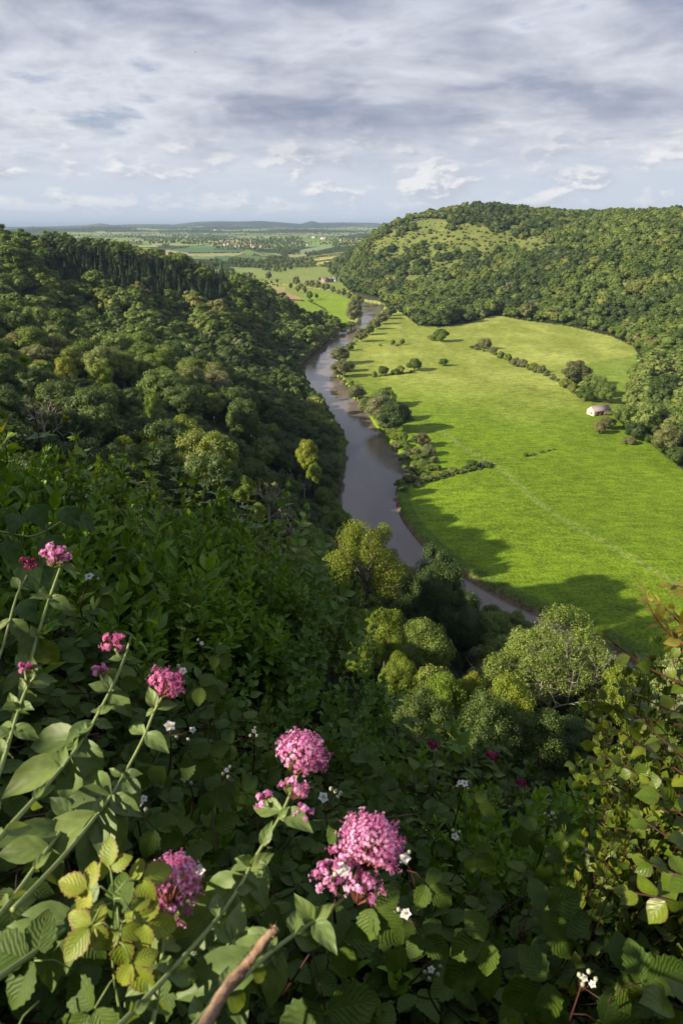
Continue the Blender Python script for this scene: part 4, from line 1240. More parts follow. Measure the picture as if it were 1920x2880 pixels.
WID = {'fash': 10.4, 'fbroad': 10.0, 'foak': 11.2, 'bush': 4.3, 'palebush': 4.3, 'broad': 10.0, 'oak': 11.2, 'willow': 9.0, 'ash': 9.6, 'redtree': 8.2, 'maple': 8.6}
SLOPED = 0
for k, X, Y, w_, sq, nm, lb, grp in FIELD:
    p = at_z(X, Y, 2.3)
    if X > 1410 and Y < 1090:
        p = hit([X], [Y], 250, 1500, 300)[0]
    dep = p[1] * CP + (CAMZ - p[2]) * SP
    s = w_ / FOC * dep / WID[k]
    p[1] += s * WID[k] * 0.25
    gz = float(ground(p[0], p[1], river=False))
    plant_tree(k, p[0], p[1], min(gz, 3.2) - 0.2 if X < 1410 else gz - 0.3, s, rsT.uniform(0, 6.28), nm, lb, 'bush' if 'bush' in nm or 'scrub' in nm else 'tree', grp, lod=(1 if w_ > 22 else 2), sz=sq * (1.15 if k in ('bush', 'palebush') else 1.0))

# ------------------------------------------------------------------ far trees and hedges
rsF = np.random.RandomState(77)
def zz4(pts): return [(245 + a * .2083, 490 + b * .2083) for a, b in pts]
def fill(poly, n):
    poly = np.array(poly); lo = poly.min(0); hi = poly.max(0)
    out = []
    while len(out) < n:
        q = rsF.uniform(lo, hi, (n, 2))
        out += list(q[in_poly(q[:, 0], q[:, 1], poly)])
    return np.array(out[:n])
COPSE = [(zz3([(120, 430), (190, 420), (380, 440), (480, 430), (560, 395), (700, 430), (900, 420), (945, 470), (900, 500), (740, 520), (600, 545), (450, 530), (380, 505), (230, 500), (130, 460)]), 230, (0.8, 1.25)),
         (zz3([(0, 195), (100, 200), (330, 235), (560, 245), (700, 210), (780, 220), (850, 290), (840, 310), (740, 370), (650, 385), (560, 340), (440, 340), (350, 350), (270, 350), (240, 335), (140, 340), (0, 325)]), 420, (0.8, 1.3)),
         (zz3([(960, 300), (1080, 240), (1330, 190), (1400, 240), (1330, 300), (1200, 345), (1130, 330), (1090, 290)]), 120, (0.8, 1.2)),
         (zz3([(840, 372), (900, 350), (1130, 330), (1130, 348), (860, 395)]), 60, (0.5, 0.8)),
         (zz3([(1050, 520), (1150, 470), (1210, 400), (1240, 480), (1180, 590), (1080, 590)]), 70, (0.7, 1.1)),
         (zz4([(660, 262), (760, 237), (930, 217), (1100, 237), (1300, 270), (1310, 300), (1180, 312), (1150, 340), (860, 352), (800, 330), (670, 330), (480, 330), (450, 300), (180, 262), (180, 242), (400, 237), (650, 268)]), 420, (0.9, 1.4)),
         (zz4([(600, 345), (680, 348), (690, 380), (620, 378)]), 25, (0.7, 1.1)),
         (zz4([(1130, 520), (1230, 520), (1340, 600), (1430, 680), (1300, 700), (1200, 600)]), 90, (0.7, 1.1)),
         (zz3([(250, 565), (380, 565), (385, 605), (260, 600)]), 16, (0.5, 0.9)),
         (zz3([(380, 590), (560, 640), (640, 660), (640, 690), (500, 650), (370, 612)]), 26, (0.25, 0.5))]
pts_ = []; scl_ = []
for poly, n, (a, b) in COPSE:
    q = fill(poly, n); pts_.append(q); scl_.append(rsF.uniform(a, b, n))
HEDGE = [zz3([(700, 430), (960, 398), (1210, 366)]), zz3([(940, 447), (1080, 425), (1205, 404)]), zz3([(290, 372), (200, 400), (120, 440)]), zz3([(370, 350), (480, 380), (620, 396)]), zz3([(0, 330), (130, 334), (262, 338)]),
         zz3([(680, 797), (760, 800), (830, 806)]), zz3([(870, 806), (960, 850), (1030, 890), (1045, 920), (1025, 970)]), zz3([(1160, 458), (1060, 470), (960, 476)]), zz3([(270, 440), (400, 450), (560, 400)]),
         zz3([(0, 440), (120, 445)]), zz4([(700, 388), (900, 368), (1150, 345)]), zz4([(900, 440), (1100, 436), (1480, 430)]), zz3([(690, 372), (760, 380), (840, 366)])]
for h in HEDGE:
    h = np.array(h)
    L_ = np.concatenate([[0], np.cumsum(np.hypot(*np.diff(h, axis=0).T))])
    n = int(L_[-1] / 0.9) + 2
    s_ = np.sort(rsF.uniform(0, L_[-1], n))
    q = np.stack([np.interp(s_, L_, h[:, 0]), np.interp(s_, L_, h[:, 1])], 1)
    pts_.append(q); scl_.append(rsF.uniform(0.16, 0.30, n) * (1.5 if h[0, 1] < 620 else 1.0))
pts_ = np.concatenate(pts_); scl_ = np.concatenate(scl_)
W3 = hit(pts_[:, 0], pts_[:, 1], 900)
ok = ~np.isnan(W3[:, 0]); W3 = W3[ok]; scl_ = scl_[ok]
# hedgerow trees and small woods of the plain beyond
q = np.stack([rsF.uniform(60, 900, 3600), 520 + 42 * rsF.rand(3600) ** 1.25], 1)
Wf = hit(q[:, 0], q[:, 1], 2300)
Wf = Wf[~np.isnan(Wf[:, 0])]
_i, _e = voro(Wf[:, 0], Wf[:, 1])
wd_ = vnoise(Wf[:, 0], Wf[:, 1], 1500, 4) > 0.575
kp = (_e < 0.035) | wd_ | (rsF.rand(len(Wf)) < 0.03)
fx, fy, _d = project(Wf)
for poly, _c in FIELDS:
    kp &= ~in_poly(fx, fy, poly)
Wf = Wf[kp]
W3 = np.vstack([W3, Wf]); scl_ = np.concatenate([scl_, rsF.uniform(0.8, 1.5, len(Wf)) * np.interp(np.hypot(Wf[:, 0], Wf[:, 1]), [3000, 12000], [0.75, 1.15])])
fk = rsF.choice(PIDX[('broad', 2)] + PIDX[('oak', 2)] + PIDX[('broad', 2)] + PIDX[('ash', 2)] + PIDX[('willow', 2)], len(W3))
gn_scatter('far_woods', W3 - np.array([0, 0, 0.5]), fk, scl_, rsF.uniform(0, 6.28, len(W3)), PROT, 'hedgerows, copses and far-off woods of the plain')

# trees of the far river line, each its own
k_ = 0
for X, Y, w_, kd, lb in [(680, 655, 20, 'willow', 'tall grey green tree at the left end of the far river line'), (668, 663, 12, 'broad', 'dark tree under the tall grey one of the far river line'), (691, 664, 14, 'willow', 'greyish bush right of the tall grey one of the far river line'),
                         (700, 674, 15, 'broad', 'dark tree of the group beside the ploughed field'), (684, 672, 15, 'broad', 'dark low tree of the group beside the ploughed field'), (705, 658, 14, 'willow', None), (716, 660, 17, 'willow', None), (730, 663, 17, 'willow', None), (742, 665, 14, 'willow', None),
                         (752, 666, 15, 'willow', None), (764, 673, 15, 'broad', None), (777, 677, 13, 'willow', None), (789, 681, 17, 'broad', None), (801, 688, 17, 'willow', None), (812, 693, 16, 'broad', None),
                         (711, 689, 18, 'broad', 'left one of the two round trees on the lime green meadow'), (727, 686, 12, 'oak', 'right one of the two round trees on the lime green meadow'), (715, 693, 10, 'bush', 'bush under the two round trees on the lime green meadow'),
                         (617, 642, 17, 'willow', 'tall pale tree standing alone left of the far river line'), (573, 641, 15, 'willow', 'greyish tree at the left edge of the pale far meadow'), (558, 640, 12, 'broad', 'small tree at the very left edge of the pale far meadow'), (636, 650, 10, 'willow', 'small round willow between the tall pale tree and the river line'),
                         (759, 606, 7, 'oak', 'first of three dark trees in the yellow strip field'), (745, 607, 6, 'oak', 'second of three dark trees in the yellow strip field'), (767, 605, 7, 'oak', 'third of three dark trees in the yellow strip field'), (734, 644, 8, 'redtree', 'dark copper tree beside the farmhouse'), (767, 632, 18, 'oak', 'dark tree behind the farm buildings')]:
    p = hit([X], [Y], 900)[0]
    dep = p[1] * CP + (CAMZ - p[2]) * SP
    plant_tree(kd, p[0], p[1], p[2] - 0.3, w_ / FOC * dep / WID[kd], rsF.uniform(0, 6.28), 'willow_tree' if kd == 'willow' else ('bush' if kd == 'bush' else 'broadleaf_tree'),
               lb or 'grey green tree in the line along the far river bend', 'bush' if kd == 'bush' else 'tree', 'trees of the far river line', lod=2, sz=1.0)
# hill-foot trees by the river's far bend, left of the hill
# ------------------------------------------------------------------ buildings
M_STONE = plain_mat('cream_render', (0.52, 0.44, 0.31), (0.64, 0.56, 0.42), 1.2, 0.9, 0.2)
M_BRICK = plain_mat('brick_wall', (0.11, 0.07, 0.055), (0.18, 0.12, 0.09), 2.5, 0.9, 0.2)
M_PINKW = plain_mat('pink_wall', (0.34, 0.23, 0.18), (0.44, 0.31, 0.25), 1.0, 0.9, 0.2)
M_WHITE = plain_mat('white_wall', (0.66, 0.66, 0.64), (0.8, 0.8, 0.78), 1.0, 0.8, 0.2)
M_SLATE = plain_mat('slate_roof', (0.12, 0.11, 0.12), (0.20, 0.18, 0.19), 1.5, 0.8, 0.3)
M_TILE = plain_mat('tile_roof', (0.15, 0.12, 0.105), (0.22, 0.175, 0.15), 1.5, 0.9, 0.2)
M_DARKWOOD = plain_mat('dark_boards', (0.050, 0.036, 0.028), (0.095, 0.07, 0.052), 4.0, 0.9, 0.2, stretch=(6, 6, 0.5))
M_GLASS = plain_mat('window_glass', (0.02, 0.025, 0.03), (0.03, 0.035, 0.04), 1.0, 0.1, 0.5)
M_SPIRE = plain_mat('spire_stone', (0.42, 0.33, 0.27), (0.52, 0.42, 0.34), 0.5, 0.9, 0.2)
def corrugated():
    m, t, out = mat_new('pinkish_sheet_roof')
    uvn = t.new('ShaderNodeUVMap').outputs[0]
    sx = t.new('ShaderNodeSeparateXYZ', ins={0: uvn}).outputs
    w = t.math('SINE', t.math('MULTIPLY', sx[0], 6.283 / 0.9))
    n = t.noise(uvn, 0.8, 5, 0.6)
    c = t.ramp(n, [(0.3, (0.21, 0.16, 0.165)), (0.7, (0.28, 0.215, 0.215))])
    c = t.mix(t.smooth(w, 0.5, 1.0, 0, 0.35), c, (0.17, 0.12, 0.12, 1))
    d = t.new('ShaderNodeBsdfPrincipled', ins={'Base Color': c, 'Roughness': 0.6})
    t.link(t.new('ShaderNodeBump', ins={'Height': w, 'Strength': 0.6, 'Distance': 0.04}).outputs[0], d.inputs['Normal'])
    t.link(d.outputs[0], out.inputs[0])
    return m
M_SHEET = corrugated()

def gable_walls(mb, L, Wd, he, hr, t_=0.0):
    V = [(0, 0, -1), (L, 0, -1), (L, Wd, -1), (0, Wd, -1), (0, 0, he), (L, 0, he), (L, Wd, he), (0, Wd, he), (0, Wd / 2, hr), (L, Wd / 2, hr)]
    mb.add(V, [np.array([(0, 1, 5, 4), (2, 3, 7, 6)]), np.array([(1, 2, 6, 9, 5), (3, 0, 4, 8, 7)])])
def gable_roof(mb, L, Wd, he, hr, ov=0.35, th=0.14):
    sl = (hr - he) / (Wd / 2)
    for sgn in (0, 1):
        y0, y1 = (-ov, Wd / 2) if sgn == 0 else (Wd + ov, Wd / 2)
        z0, z1 = he - ov * sl + 0.03, hr + 0.03
        A = [(-ov, y0, z0), (L + ov, y0, z0), (L + ov, y1, z1), (-ov, y1, z1)]
        B = [(x, y, z + th) for x, y, z in A]
        uv = [(0, 0), (L, 0), (L, Wd / 2), (0, Wd / 2)] * 2
        f = [(4, 5, 6, 7), (3, 2, 1, 0), (0, 1, 5, 4), (1, 2, 6, 5), (3, 0, 4, 7), (2, 3, 7, 6)]
        mb.add(A + B, np.array(f), uv=uv)

def house(name, x, y, z, rot, L, Wd, he, hr, wall, roof, label, cat, wins=3, chim=True, win_floor=1, group=None):
    root = bpy.data.objects.new(name, None); COL.objects.link(root)
    root.location = (x, y, z); root.rotation_euler = (0, 0, rot)
    tag(root, label, cat, group)
    mb = MB(); gable_walls(mb, L, Wd, he, hr); link('wall', mb.mesh('wall', wall), root)
    mb = MB(); gable_roof(mb, L, Wd, he, hr); rf = link('roof', mb.mesh('roof', roof), root)
    if chim:
        mb = MB(); box(mb, (L * .12, Wd / 2 - .4, hr - .6), (L * .12 + .9, Wd / 2 + .4, hr + 1.2)); link('chimney', mb.mesh('chimney', M_BRICK), rf)
    for fl in range(win_floor):
        for i in range(wins):
            cx = L * (i + 0.5) / wins; zc = 1.0 + fl * 2.6
            mb = MB(); box(mb, (cx - .5, -0.08, zc), (cx + .5, -0.003, zc + 1.2)); link('window', mb.mesh('window', M_GLASS), root)
    return root

# the barn on the meadow
P1, P2, P0 = at_z(1363, 956, 2.5), at_z(1402, 949, 2.5), at_z(1343.5, 951, 2.5)
ax = math.atan2(P2[1] - P1[1], P2[0] - P1[0])
Lb = 14.0; Wb = 7.6
root = bpy.data.objects.new('field_barn', None); COL.objects.link(root)
root.location = (P1[0], P1[1], float(ground(P1[0], P1[1])) + 0.05); root.rotation_euler = (0, 0, math.radians(20))
tag(root, 'small stone barn with a pinkish sheet roof and cream gable in the meadow', 'barn')
mb = MB(); V = [(0, 0, -1), (0, Wb, -1), (0, Wb, 3.2), (0, Wb / 2, 5.9), (0, 0, 3.2)]
V2 = [(x + 0.35, y, z) for x, y, z in V]
mb.add(V + V2, [np.array([(0, 1, 2, 3, 4)])[:, ::-1], np.array([(5, 6, 7, 8, 9)]), np.array([(0, 5, 9, 4), (4, 9, 8, 3), (3, 8, 7, 2), (2, 7, 6, 1)])])
link('gable', mb.mesh('gable', M_STONE), root)['label'] = 'cream rendered end wall'
mb = MB()
box(mb, (0.353, 0.0, -1), (4.2, 0.3, 3.2)); box(mb, (4.203, 0.0, 2.7), (8.0, 0.3, 3.2)); box(mb, (8.003, 0.0, -1), (Lb - .303, 0.3, 3.2))
box(mb, (0.353, Wb - .3, -1), (Lb - .303, Wb, 3.2))
Vg = [(Lb - .3, 0, -1), (Lb - .3, Wb, -1), (Lb - .3, Wb, 3.2), (Lb - .3, Wb / 2, 5.9), (Lb - .3, 0, 3.2)]
mb.add(Vg + [(x + .3, y, z) for x, y, z in Vg], [np.array([(0, 1, 2, 3, 4)])[:, ::-1], np.array([(5, 6, 7, 8, 9)]), np.array([(0, 5, 9, 4), (4, 9, 8, 3), (3, 8, 7, 2), (2, 7, 6, 1)])])
link('wall', mb.mesh('wall', M_BRICK), root)
mb = MB(); box(mb, (4.25, 0.1, -1), (7.95, 0.2, 2.695)); link('door', mb.mesh('door', M_DARKWOOD), root)
mb = MB(); gable_roof(mb, Lb, Wb, 3.2, 5.9, 0.3, 0.1); link('roof', mb.mesh('roof', M_SHEET), root)

# the farm beside the far river
def hp(X, Y, lo=900): return hit([X], [Y], lo)[0]
p = hp(743, 648); house('farmhouse', p[0] - 6, p[1], p[2], math.radians(-6), 17, 9, 6.5, 10.5, M_PINKW, M_SLATE, 'pink walled farmhouse with a dark roof by the far river', 'farmhouse', 5, True, 2)
p = hp(757, 648); house('farm_barn', p[0] - 6, p[1] + 2, p[2], math.radians(10), 16, 9, 4, 8, M_PINKW, M_SLATE, 'long low farm building between the pink farmhouse and the pale one', 'barn', 0, False)
p = hp(769, 646); house('farm_cottage', p[0] - 4, p[1], p[2], math.radians(14), 11, 8, 6, 10, M_WHITE, M_SLATE, 'pale gabled farm building at the right end of the farmyard', 'cottage', 3, True, 2)
p = hp(760, 644); house('farm_shed', p[0] - 6, p[1] + 20, p[2], math.radians(4), 14, 8, 4, 7, M_WHITE, M_SLATE, 'grey roofed shed behind the farm buildings', 'shed', 0, False)
# the cottage among the trees on the left bank
p = at_y(619, 822, 600); gz = float(ground(p[0], p[1])); house('white_cottage', p[0], p[1], gz, math.radians(-25), 6.5, 5, 4.0, 6.5, M_WHITE, M_WHITE, 'small white cottage half hidden in the trees of the left bank', 'cottage', 2, False)
# the village and its church
M_PALEV = plain_mat('pale_village_wall', (0.40, 0.38, 0.35), (0.5, 0.48, 0.44), 1.0)
vil = [(506, 560, 'r'), (512, 563, 'w'), (521, 561, 'w'), (516, 558, 'r'), (531, 564, 'g'), (537, 568, 'w'), (548, 567, 'g'), (556, 569, 'r'), (561, 557, 'r'), (571, 557, 'g'), (587, 559, 'w'), (597, 568, 'g'), (606, 568, 'g'), (585, 569, 'w'),
       (664, 564, 'r'), (670, 561, 'g'), (676, 562, 'r'), (688, 565, 'r'), (695, 563, 'w'), (702, 563, 'g'), (780, 552, 'w'), (818, 552, 'r'), (829, 547, 'w'), (696, 583, 'r'), (417, 556, 'w'), (520, 549, 'r'), (561, 551, 'r')]
for i, (X, Y, c_) in enumerate(vil):
    p = hp(X, Y, 1500)
    if np.isnan(p[0]): continue
    wl = {'r': M_BRICK, 'w': M_PALEV, 'g': M_SPIRE}[c_]
    nmc = {'r': 'brick', 'w': 'white', 'g': 'cream'}[c_]
    k3 = 0.95
    house('village_house', p[0], p[1], p[2] + 1.0, rsF.uniform(-0.6, 0.6), rsF.uniform(12, 20) * k3, 9 * k3, 6 * k3, 10.5 * k3, wl, M_SLATE if i % 2 else M_TILE,
          '%s walled house with a %s roof among the village trees' % (nmc, 'slate' if i % 2 else 'tiled'), 'house', 3, True, 1, 'houses of the far village')
p = hp(577, 569, 1500)
root = bpy.data.objects.new('church', None); COL.objects.link(root); root.location = tuple(p)
tag(root, 'village church with a tall pale stone spire', 'church')
ks = np.hypot(p[0], p[1]) / 3300.0
mb = MB(); box(mb, (-3.5 * ks, -3.5 * ks, 0), (3.5 * ks, 3.5 * ks, 16 * ks)); link('tower', mb.mesh('tower', M_SPIRE), root)
mb = MB(); V, F = tube([(0, 0, 16 * ks), (0, 0, 40 * ks)], [3.6 * ks, 0.2 * ks], 8); mb.add(V, F); link('spire', mb.mesh('spire', M_SPIRE), root)
mb = MB(); box(mb, (3.6 * ks, -4 * ks, 0), (22 * ks, 4 * ks, 7 * ks)); link('nave', mb.mesh('nave', M_SPIRE), root)
mb = MB(); gable_roof(mb, 18 * ks, 8 * ks, 7 * ks, 12 * ks); link('nave_roof', mb.mesh('nave_roof', M_SLATE), root, (3.7 * ks, -4 * ks, 0))
for X, Y, w_, lb in [(722, 548.5, 14, 'left one of the two white roofed warehouses beyond the village'), (745, 551, 22, 'right one of the two white roofed warehouses beyond the village'), (496, 529.5, 13, 'long white roof far out on the plain, left one of two'), (512, 529.5, 9, 'long white roof far out on the plain, right one of two')]:
    p = hp(X, Y, 2500)
    if np.isnan(p[0]): continue
    L_ = w_ / FOC * p[1] * 0.8
    house('warehouse', p[0] - L_ / 2, p[1], p[2] + 6, 0, L_, L_ * 0.35, 7, 7 + L_ * 0.04, M_PALEV, M_PALEV, lb, 'warehouse', 0, False)

# stones in the shallows
for X, Y, s_, lb in [(732, 796, 2.2, 'pinkish rock lying in the river below the left wood'), (760, 778, 2.0, 'pinkish rock at the left bank just below the rapids'), (775, 768, 1.4, 'pale rock at the bend under the left ridge')]:
    p = at_z(X, Y, 0.0)
    v, f = ICO2
    V = v * np.array([s_ * 1.6, s_, s_ * 0.45]) * rsF.uniform(0.85, 1.1, (len(v), 1)) + np.array([0, 0, 0.1])
    tag(link('river_rock', mesh_np('river_rock', V, f, plain_mat('rock', (0.30, 0.21, 0.17), (0.42, 0.31, 0.26), 0.8, 0.9, 0.2)), None, p), lb, 'rock')
# a bird high over the valley
mb = MB(); bp = at_d(449, 119, 220)
mb.add([(0, 0.28, 0), (0.07, 0.08, 0.02), (0.06, -0.2, 0), (0.1, -0.36, 0), (-0.1, -0.36, 0), (-0.06, -0.2, 0), (-0.07, 0.08, 0.02), (0, 0, -0.07)], [np.array([(0, 7, 1), (1, 7, 2), (2, 7, 3), (3, 7, 4), (4, 7, 5), (5, 7, 6), (6, 7, 0)]), np.array([(0, 1, 2, 5, 6)])])
body = MB(); body.V = mb.V; body.F = mb.F; body.U = mb.U; body.A = mb.A
for s_ in (1, -1):
    mb.add([(0.05 * s_, 0.1, 0.03), (0.35 * s_, 0.16, 0.14), (0.68 * s_, -0.02, 0.06), (0.34 * s_, -0.06, 0.11), (0.05 * s_, -0.12, 0.02)], np.array([(0, 1, 2, 3, 4)] if s_ > 0 else [(4, 3, 2, 1, 0)]))
    mb.add([(0.05 * s_, 0.1, 0.02), (0.35 * s_, 0.16, 0.125), (0.68 * s_, -0.02, 0.055), (0.34 * s_, -0.06, 0.095), (0.05 * s_, -0.12, 0.01)], np.array([(0, 1, 2, 3, 4)] if s_ < 0 else [(4, 3, 2, 1, 0)]))
tag(link('bird', mb.mesh('bird', plain_mat('dark_feathers', (0.03, 0.03, 0.03), (0.06, 0.055, 0.05), 5.0)), None, bp, rotz=0.9), 'tiny dark bird gliding high in the cloudy sky', 'bird')

# ------------------------------------------------------------------ the air
def haze():
    m, t, out = mat_new('haze_air')
    v_ = t.new('ShaderNodeVolumePrincipled', ins={'Color': (0.36, 0.48, 0.68, 1), 'Density': 4.2e-5, 'Anisotropy': 0.0})
    t.link(v_.outputs[0], out.inputs['Volume'])
    mb = MB(); box(mb, (-30000, -3000, -3.0), (30000, 42000, 330.0))
    tag(link('haze', mb.mesh('haze', m)), 'thin blue air over the whole valley', kind='stuff')
if HAZE: haze()

# ================================================================== the near bank: shrubs, brambles and flowers
rsN = np.random.RandomState(314)
EYE = np.array([0.0, 0.0, CAMZ])

def leaf_tpl(prof, fold=0.18, curl=0.25, wave=0.0, serr=0.0):
    """prof: half widths along the leaf; returns verts, quad faces, uv. Leaf runs along +Y (0..1), upper side +Z"""
    n = len(prof) - 1
    V = []; U = []
    for i, w in enumerate(prof):
        v = i / n
        zc = -curl * v * v
        k = 1 + (serr if i % 2 else -serr) * (1 if 0 < i < n else 0)
        ww = w * k
        V += [(-ww, v, zc + fold * w + wave * math.sin(v * 9)), (-ww * .5, v, zc + fold * w * .62), (0, v, zc), (ww * .5, v, zc + fold * w * .62), (ww, v, zc + fold * w + wave * math.sin(v * 9 + 1.5))]
        U += [(0, v), (.25, v), (.5, v), (.75, v), (1, v)]
    F = []
    for i in range(n):
        for j in range(4):
            a = i * 5 + j
            F.append((a, a + 1, a + 6, a + 5))
    return np.array(V), np.array(F), np.array(U)

LF = {
    'lance': leaf_tpl([0.0, .14, .20, .21, .17, .10, 0.0], .35, .25),
    'oval': leaf_tpl([0.0, .24, .33, .33, .25, .12, 0.0], .25, .22),
    'round': leaf_tpl([0.0, .26, .38, .39, .30, .14, 0.0], .22, .18),
    'valer': leaf_tpl([0.03, .13, .22, .25, .23, .17, .09, 0.0], .45, .35, .02),
    'broad': leaf_tpl([0.05, .15, .22, .25, .23, .18, .09, 0.0], .45, .35, .03),
    'bram': leaf_tpl([0.0, .17, .27, .33, .37, .39, .385, .36, .32, .27, .20, .12, 0.0], .2, .25, 0.012, 0.075),
    'ivy': leaf_tpl([0.10, .42, .40, .30, .20, .10, 0.0], .15, .2),
}
def lobed():
    out = [(0, 0), (.12, .02), (.42, .0), (.30, .22), (.52, .48), (.22, .46), (.14, .62), (0.0, 1.0)]
    V = [(0, .32, 0)]; 
    ring = [(x, y) for x, y in out] + [(-x, y) for x, y in out[-2:0:-1]]
    for x, y in ring: V.append((x, y, 0.12 * abs(x) - 0.22 * y * y))
    n = len(ring)
    F = np.array([(0, 1 + i, 1 + (i + 1) % n) for i in range(n)])
    V = np.array(V)
    U = np.stack([V[:, 0] + .5, V[:, 1]], 1)
    return V, F[:, [0, 1, 2]], U
LF['maple'] = lobed()

def put_leaves(mb, tpl, P, D, Nn, S, rnd, ws=1.0):
    """leaves at P running along D with upper side towards Nn"""
    V0, F0, U0 = LF[tpl]
    P = np.asarray(P, float); n = len(P)
    if n == 0: return
    D = unit(np.asarray(D, float)); X = unit(np.cross(D, Nn)); Z = np.cross(X, D)
    S = np.broadcast_to(S, n)
    V = P[:, None, :] + S[:, None, None] * (V0[None, :, 0:1] * ws * X[:, None, :] + V0[None, :, 1:2] * D[:, None, :] + V0[None, :, 2:3] * Z[:, None, :])
    k = len(V0)
    F = (F0[None] + (np.arange(n) * k)[:, None, None]).reshape(-1, F0.shape[1])
    mb.add(V.reshape(-1, 3), F, uv=np.tile(U0, (n, 1)), a=np.repeat(np.broadcast_to(rnd, n), k))

def near_leaf(name, stops, rough=0.42, transl=0.24, veins=7.0, vein_amt=0.15, bump=0.22, spec=0.32, rib=(1.5, 1.45, 1.5), edge=None):
    m, t, out = mat_new(name)
    rnd = t.new('ShaderNodeAttribute', attribute_name='rnd').outputs['Fac']
    oi = t.new('ShaderNodeObjectInfo').outputs['Random']
    f = t.math('ADD', t.math('MULTIPLY', rnd, 0.7), t.math('MULTIPLY', oi, 0.3), clamp=True)
    c = t.ramp(f, stops)
    uvn = t.new('ShaderNodeUVMap').outputs[0]
    s_ = t.new('ShaderNodeSeparateXYZ', ins={0: uvn}).outputs
    au = t.math('ABSOLUTE', t.math('SUBTRACT', s_[0], 0.5))
    ph = t.math('SUBTRACT', t.math('MULTIPLY', s_[1], veins), t.math('MULTIPLY', au, veins * 0.75))
    sw = t.math('SINE', t.math('MULTIPLY', ph, 6.283))
    vein = t.smooth(sw, 0.72, 1.0)
    ribm = t.smooth(au, 0.012, 0.035, 1.0, 0.0)
    allv = t.math('MAXIMUM', t.math('MULTIPLY', vein, 0.6), ribm)
    c = t.mix(t.math('MULTIPLY', allv, vein_amt), c, t.mix(1.0, c, (*rib, 1), 'MULTIPLY'))
    obn = t.noise(t.new('ShaderNodeTexCoord').outputs['Object'], 60.0, 3, 0.6)
    vv = t.smooth(obn, 0.3, 0.7, 0.85, 1.12)
    c = t.mix(1.0, c, t.new('ShaderNodeCombineColor', ins={0: vv, 1: vv, 2: vv}).outputs[0], 'MULTIPLY')
    blem = t.noise(t.new('ShaderNodeTexCoord').outputs['Object'], 22.0, 4, 0.7)
    c = t.mix(t.smooth(blem, 0.66, 0.74, 0.0, 0.65), c, (0.13, 0.085, 0.025, 1))
    if edge:
        c = t.mix(t.smooth(au, 0.36, 0.5, 0.0, 0.8), c, (*edge, 1))
    bp_ = t.new('ShaderNodeBump', ins={'Height': t.math('ADD', t.math('MULTIPLY', sw, -0.5), t.math('MULTIPLY', ribm, -0.8)), 'Strength': bump, 'Distance': 0.002})
    d = t.new('ShaderNodeBsdfPrincipled', ins={'Base Color': c, 'Roughness': rough, 'Specular IOR Level': spec, 'Normal': bp_.outputs[0]})
    tr = t.new('ShaderNodeBsdfTranslucent', ins={'Color': t.mix(1.0, c, (1.9, 1.7, 0.35, 1), 'MULTIPLY')})
    t.link(t.new('ShaderNodeMixShader', ins={0: transl, 1: d.outputs[0], 2: tr.outputs[0]}).outputs[0], out.inputs[0])
    return m
N_PRIV = near_leaf('privet_leaf', [(0.0, (0.076, 0.152, 0.016)), (0.6, (0.131, 0.249, 0.022)), (1.0, (0.229, 0.379, 0.036))], veins=5, vein_amt=.2)
N_MAPL = near_leaf('field_maple_leaf', [(0.0, (0.077, 0.140, 0.018)), (0.6, (0.135, 0.234, 0.025)), (1.0, (0.293, 0.326, 0.039))], veins=4)
N_DOGW = near_leaf('dogwood_leaf', [(0.0, (0.076, 0.147, 0.027)), (0.6, (0.114, 0.213, 0.037)), (1.0, (0.175, 0.293, 0.053))], veins=5, rough=.5)
N_HAWT = near_leaf('hawthorn_leaf', [(0.0, (0.066, 0.121, 0.014)), (0.6, (0.110, 0.197, 0.022)), (1.0, (0.197, 0.275, 0.031))], veins=4)
N_BRAM = near_leaf('bramble_leaf', [(0.0, (0.033, 0.068, 0.008)), (0.6, (0.058, 0.107, 0.010)), (1.0, (0.104, 0.153, 0.016))], veins=8, vein_amt=.10, bump=.35, rough=.6)
N_BRAY = near_leaf('young_bramble_leaf', [(0.0, (0.138, 0.200, 0.022)), (0.6, (0.200, 0.263, 0.027)), (1.0, (0.300, 0.312, 0.037))], veins=7, vein_amt=.08, bump=.22, rough=.5, edge=(0.22, 0.12, 0.05))
N_VALE = near_leaf('valerian_leaf', [(0.0, (0.092, 0.148, 0.042)), (0.6, (0.131, 0.193, 0.053)), (1.0, (0.186, 0.244, 0.066))], veins=3, vein_amt=.25, rough=.5, rib=(1.7, 1.6, 1.8))
N_PEAR = near_leaf('glossy_round_leaf', [(0.0, (0.053, 0.097, 0.009)), (0.6, (0.091, 0.145, 0.013)), (1.0, (0.168, 0.206, 0.020))], veins=5, rough=.35, vein_amt=.25, edge=(0.104, 0.081, 0.022))
N_YOUNG = near_leaf('young_golden_leaf', [(0.0, (0.26, 0.28, 0.04)), (1.0, (0.42, 0.38, 0.07))], veins=5, rough=.4, vein_amt=.3, edge=(0.42, 0.22, 0.08), transl=.4)
N_VIB = near_leaf('downy_grey_leaf', [(0.0, (0.056, 0.105, 0.026)), (1.0, (0.094, 0.150, 0.035))], veins=6, rough=.65, vein_amt=.3, bump=.9)
S_RED = plain_mat('red_stem', (0.035, 0.014, 0.010), (0.062, 0.022, 0.015), 30, 0.6)
S_GRN = plain_mat('green_stem', (0.14, 0.19, 0.055), (0.20, 0.26, 0.09), 30, 0.55)
S_PALE = plain_mat('valerian_stem', (0.19, 0.25, 0.085), (0.28, 0.33, 0.12), 30, 0.5)
S_BRN = plain_mat('brown_stem', (0.055, 0.035, 0.024), (0.10, 0.065, 0.045), 30, 0.8)
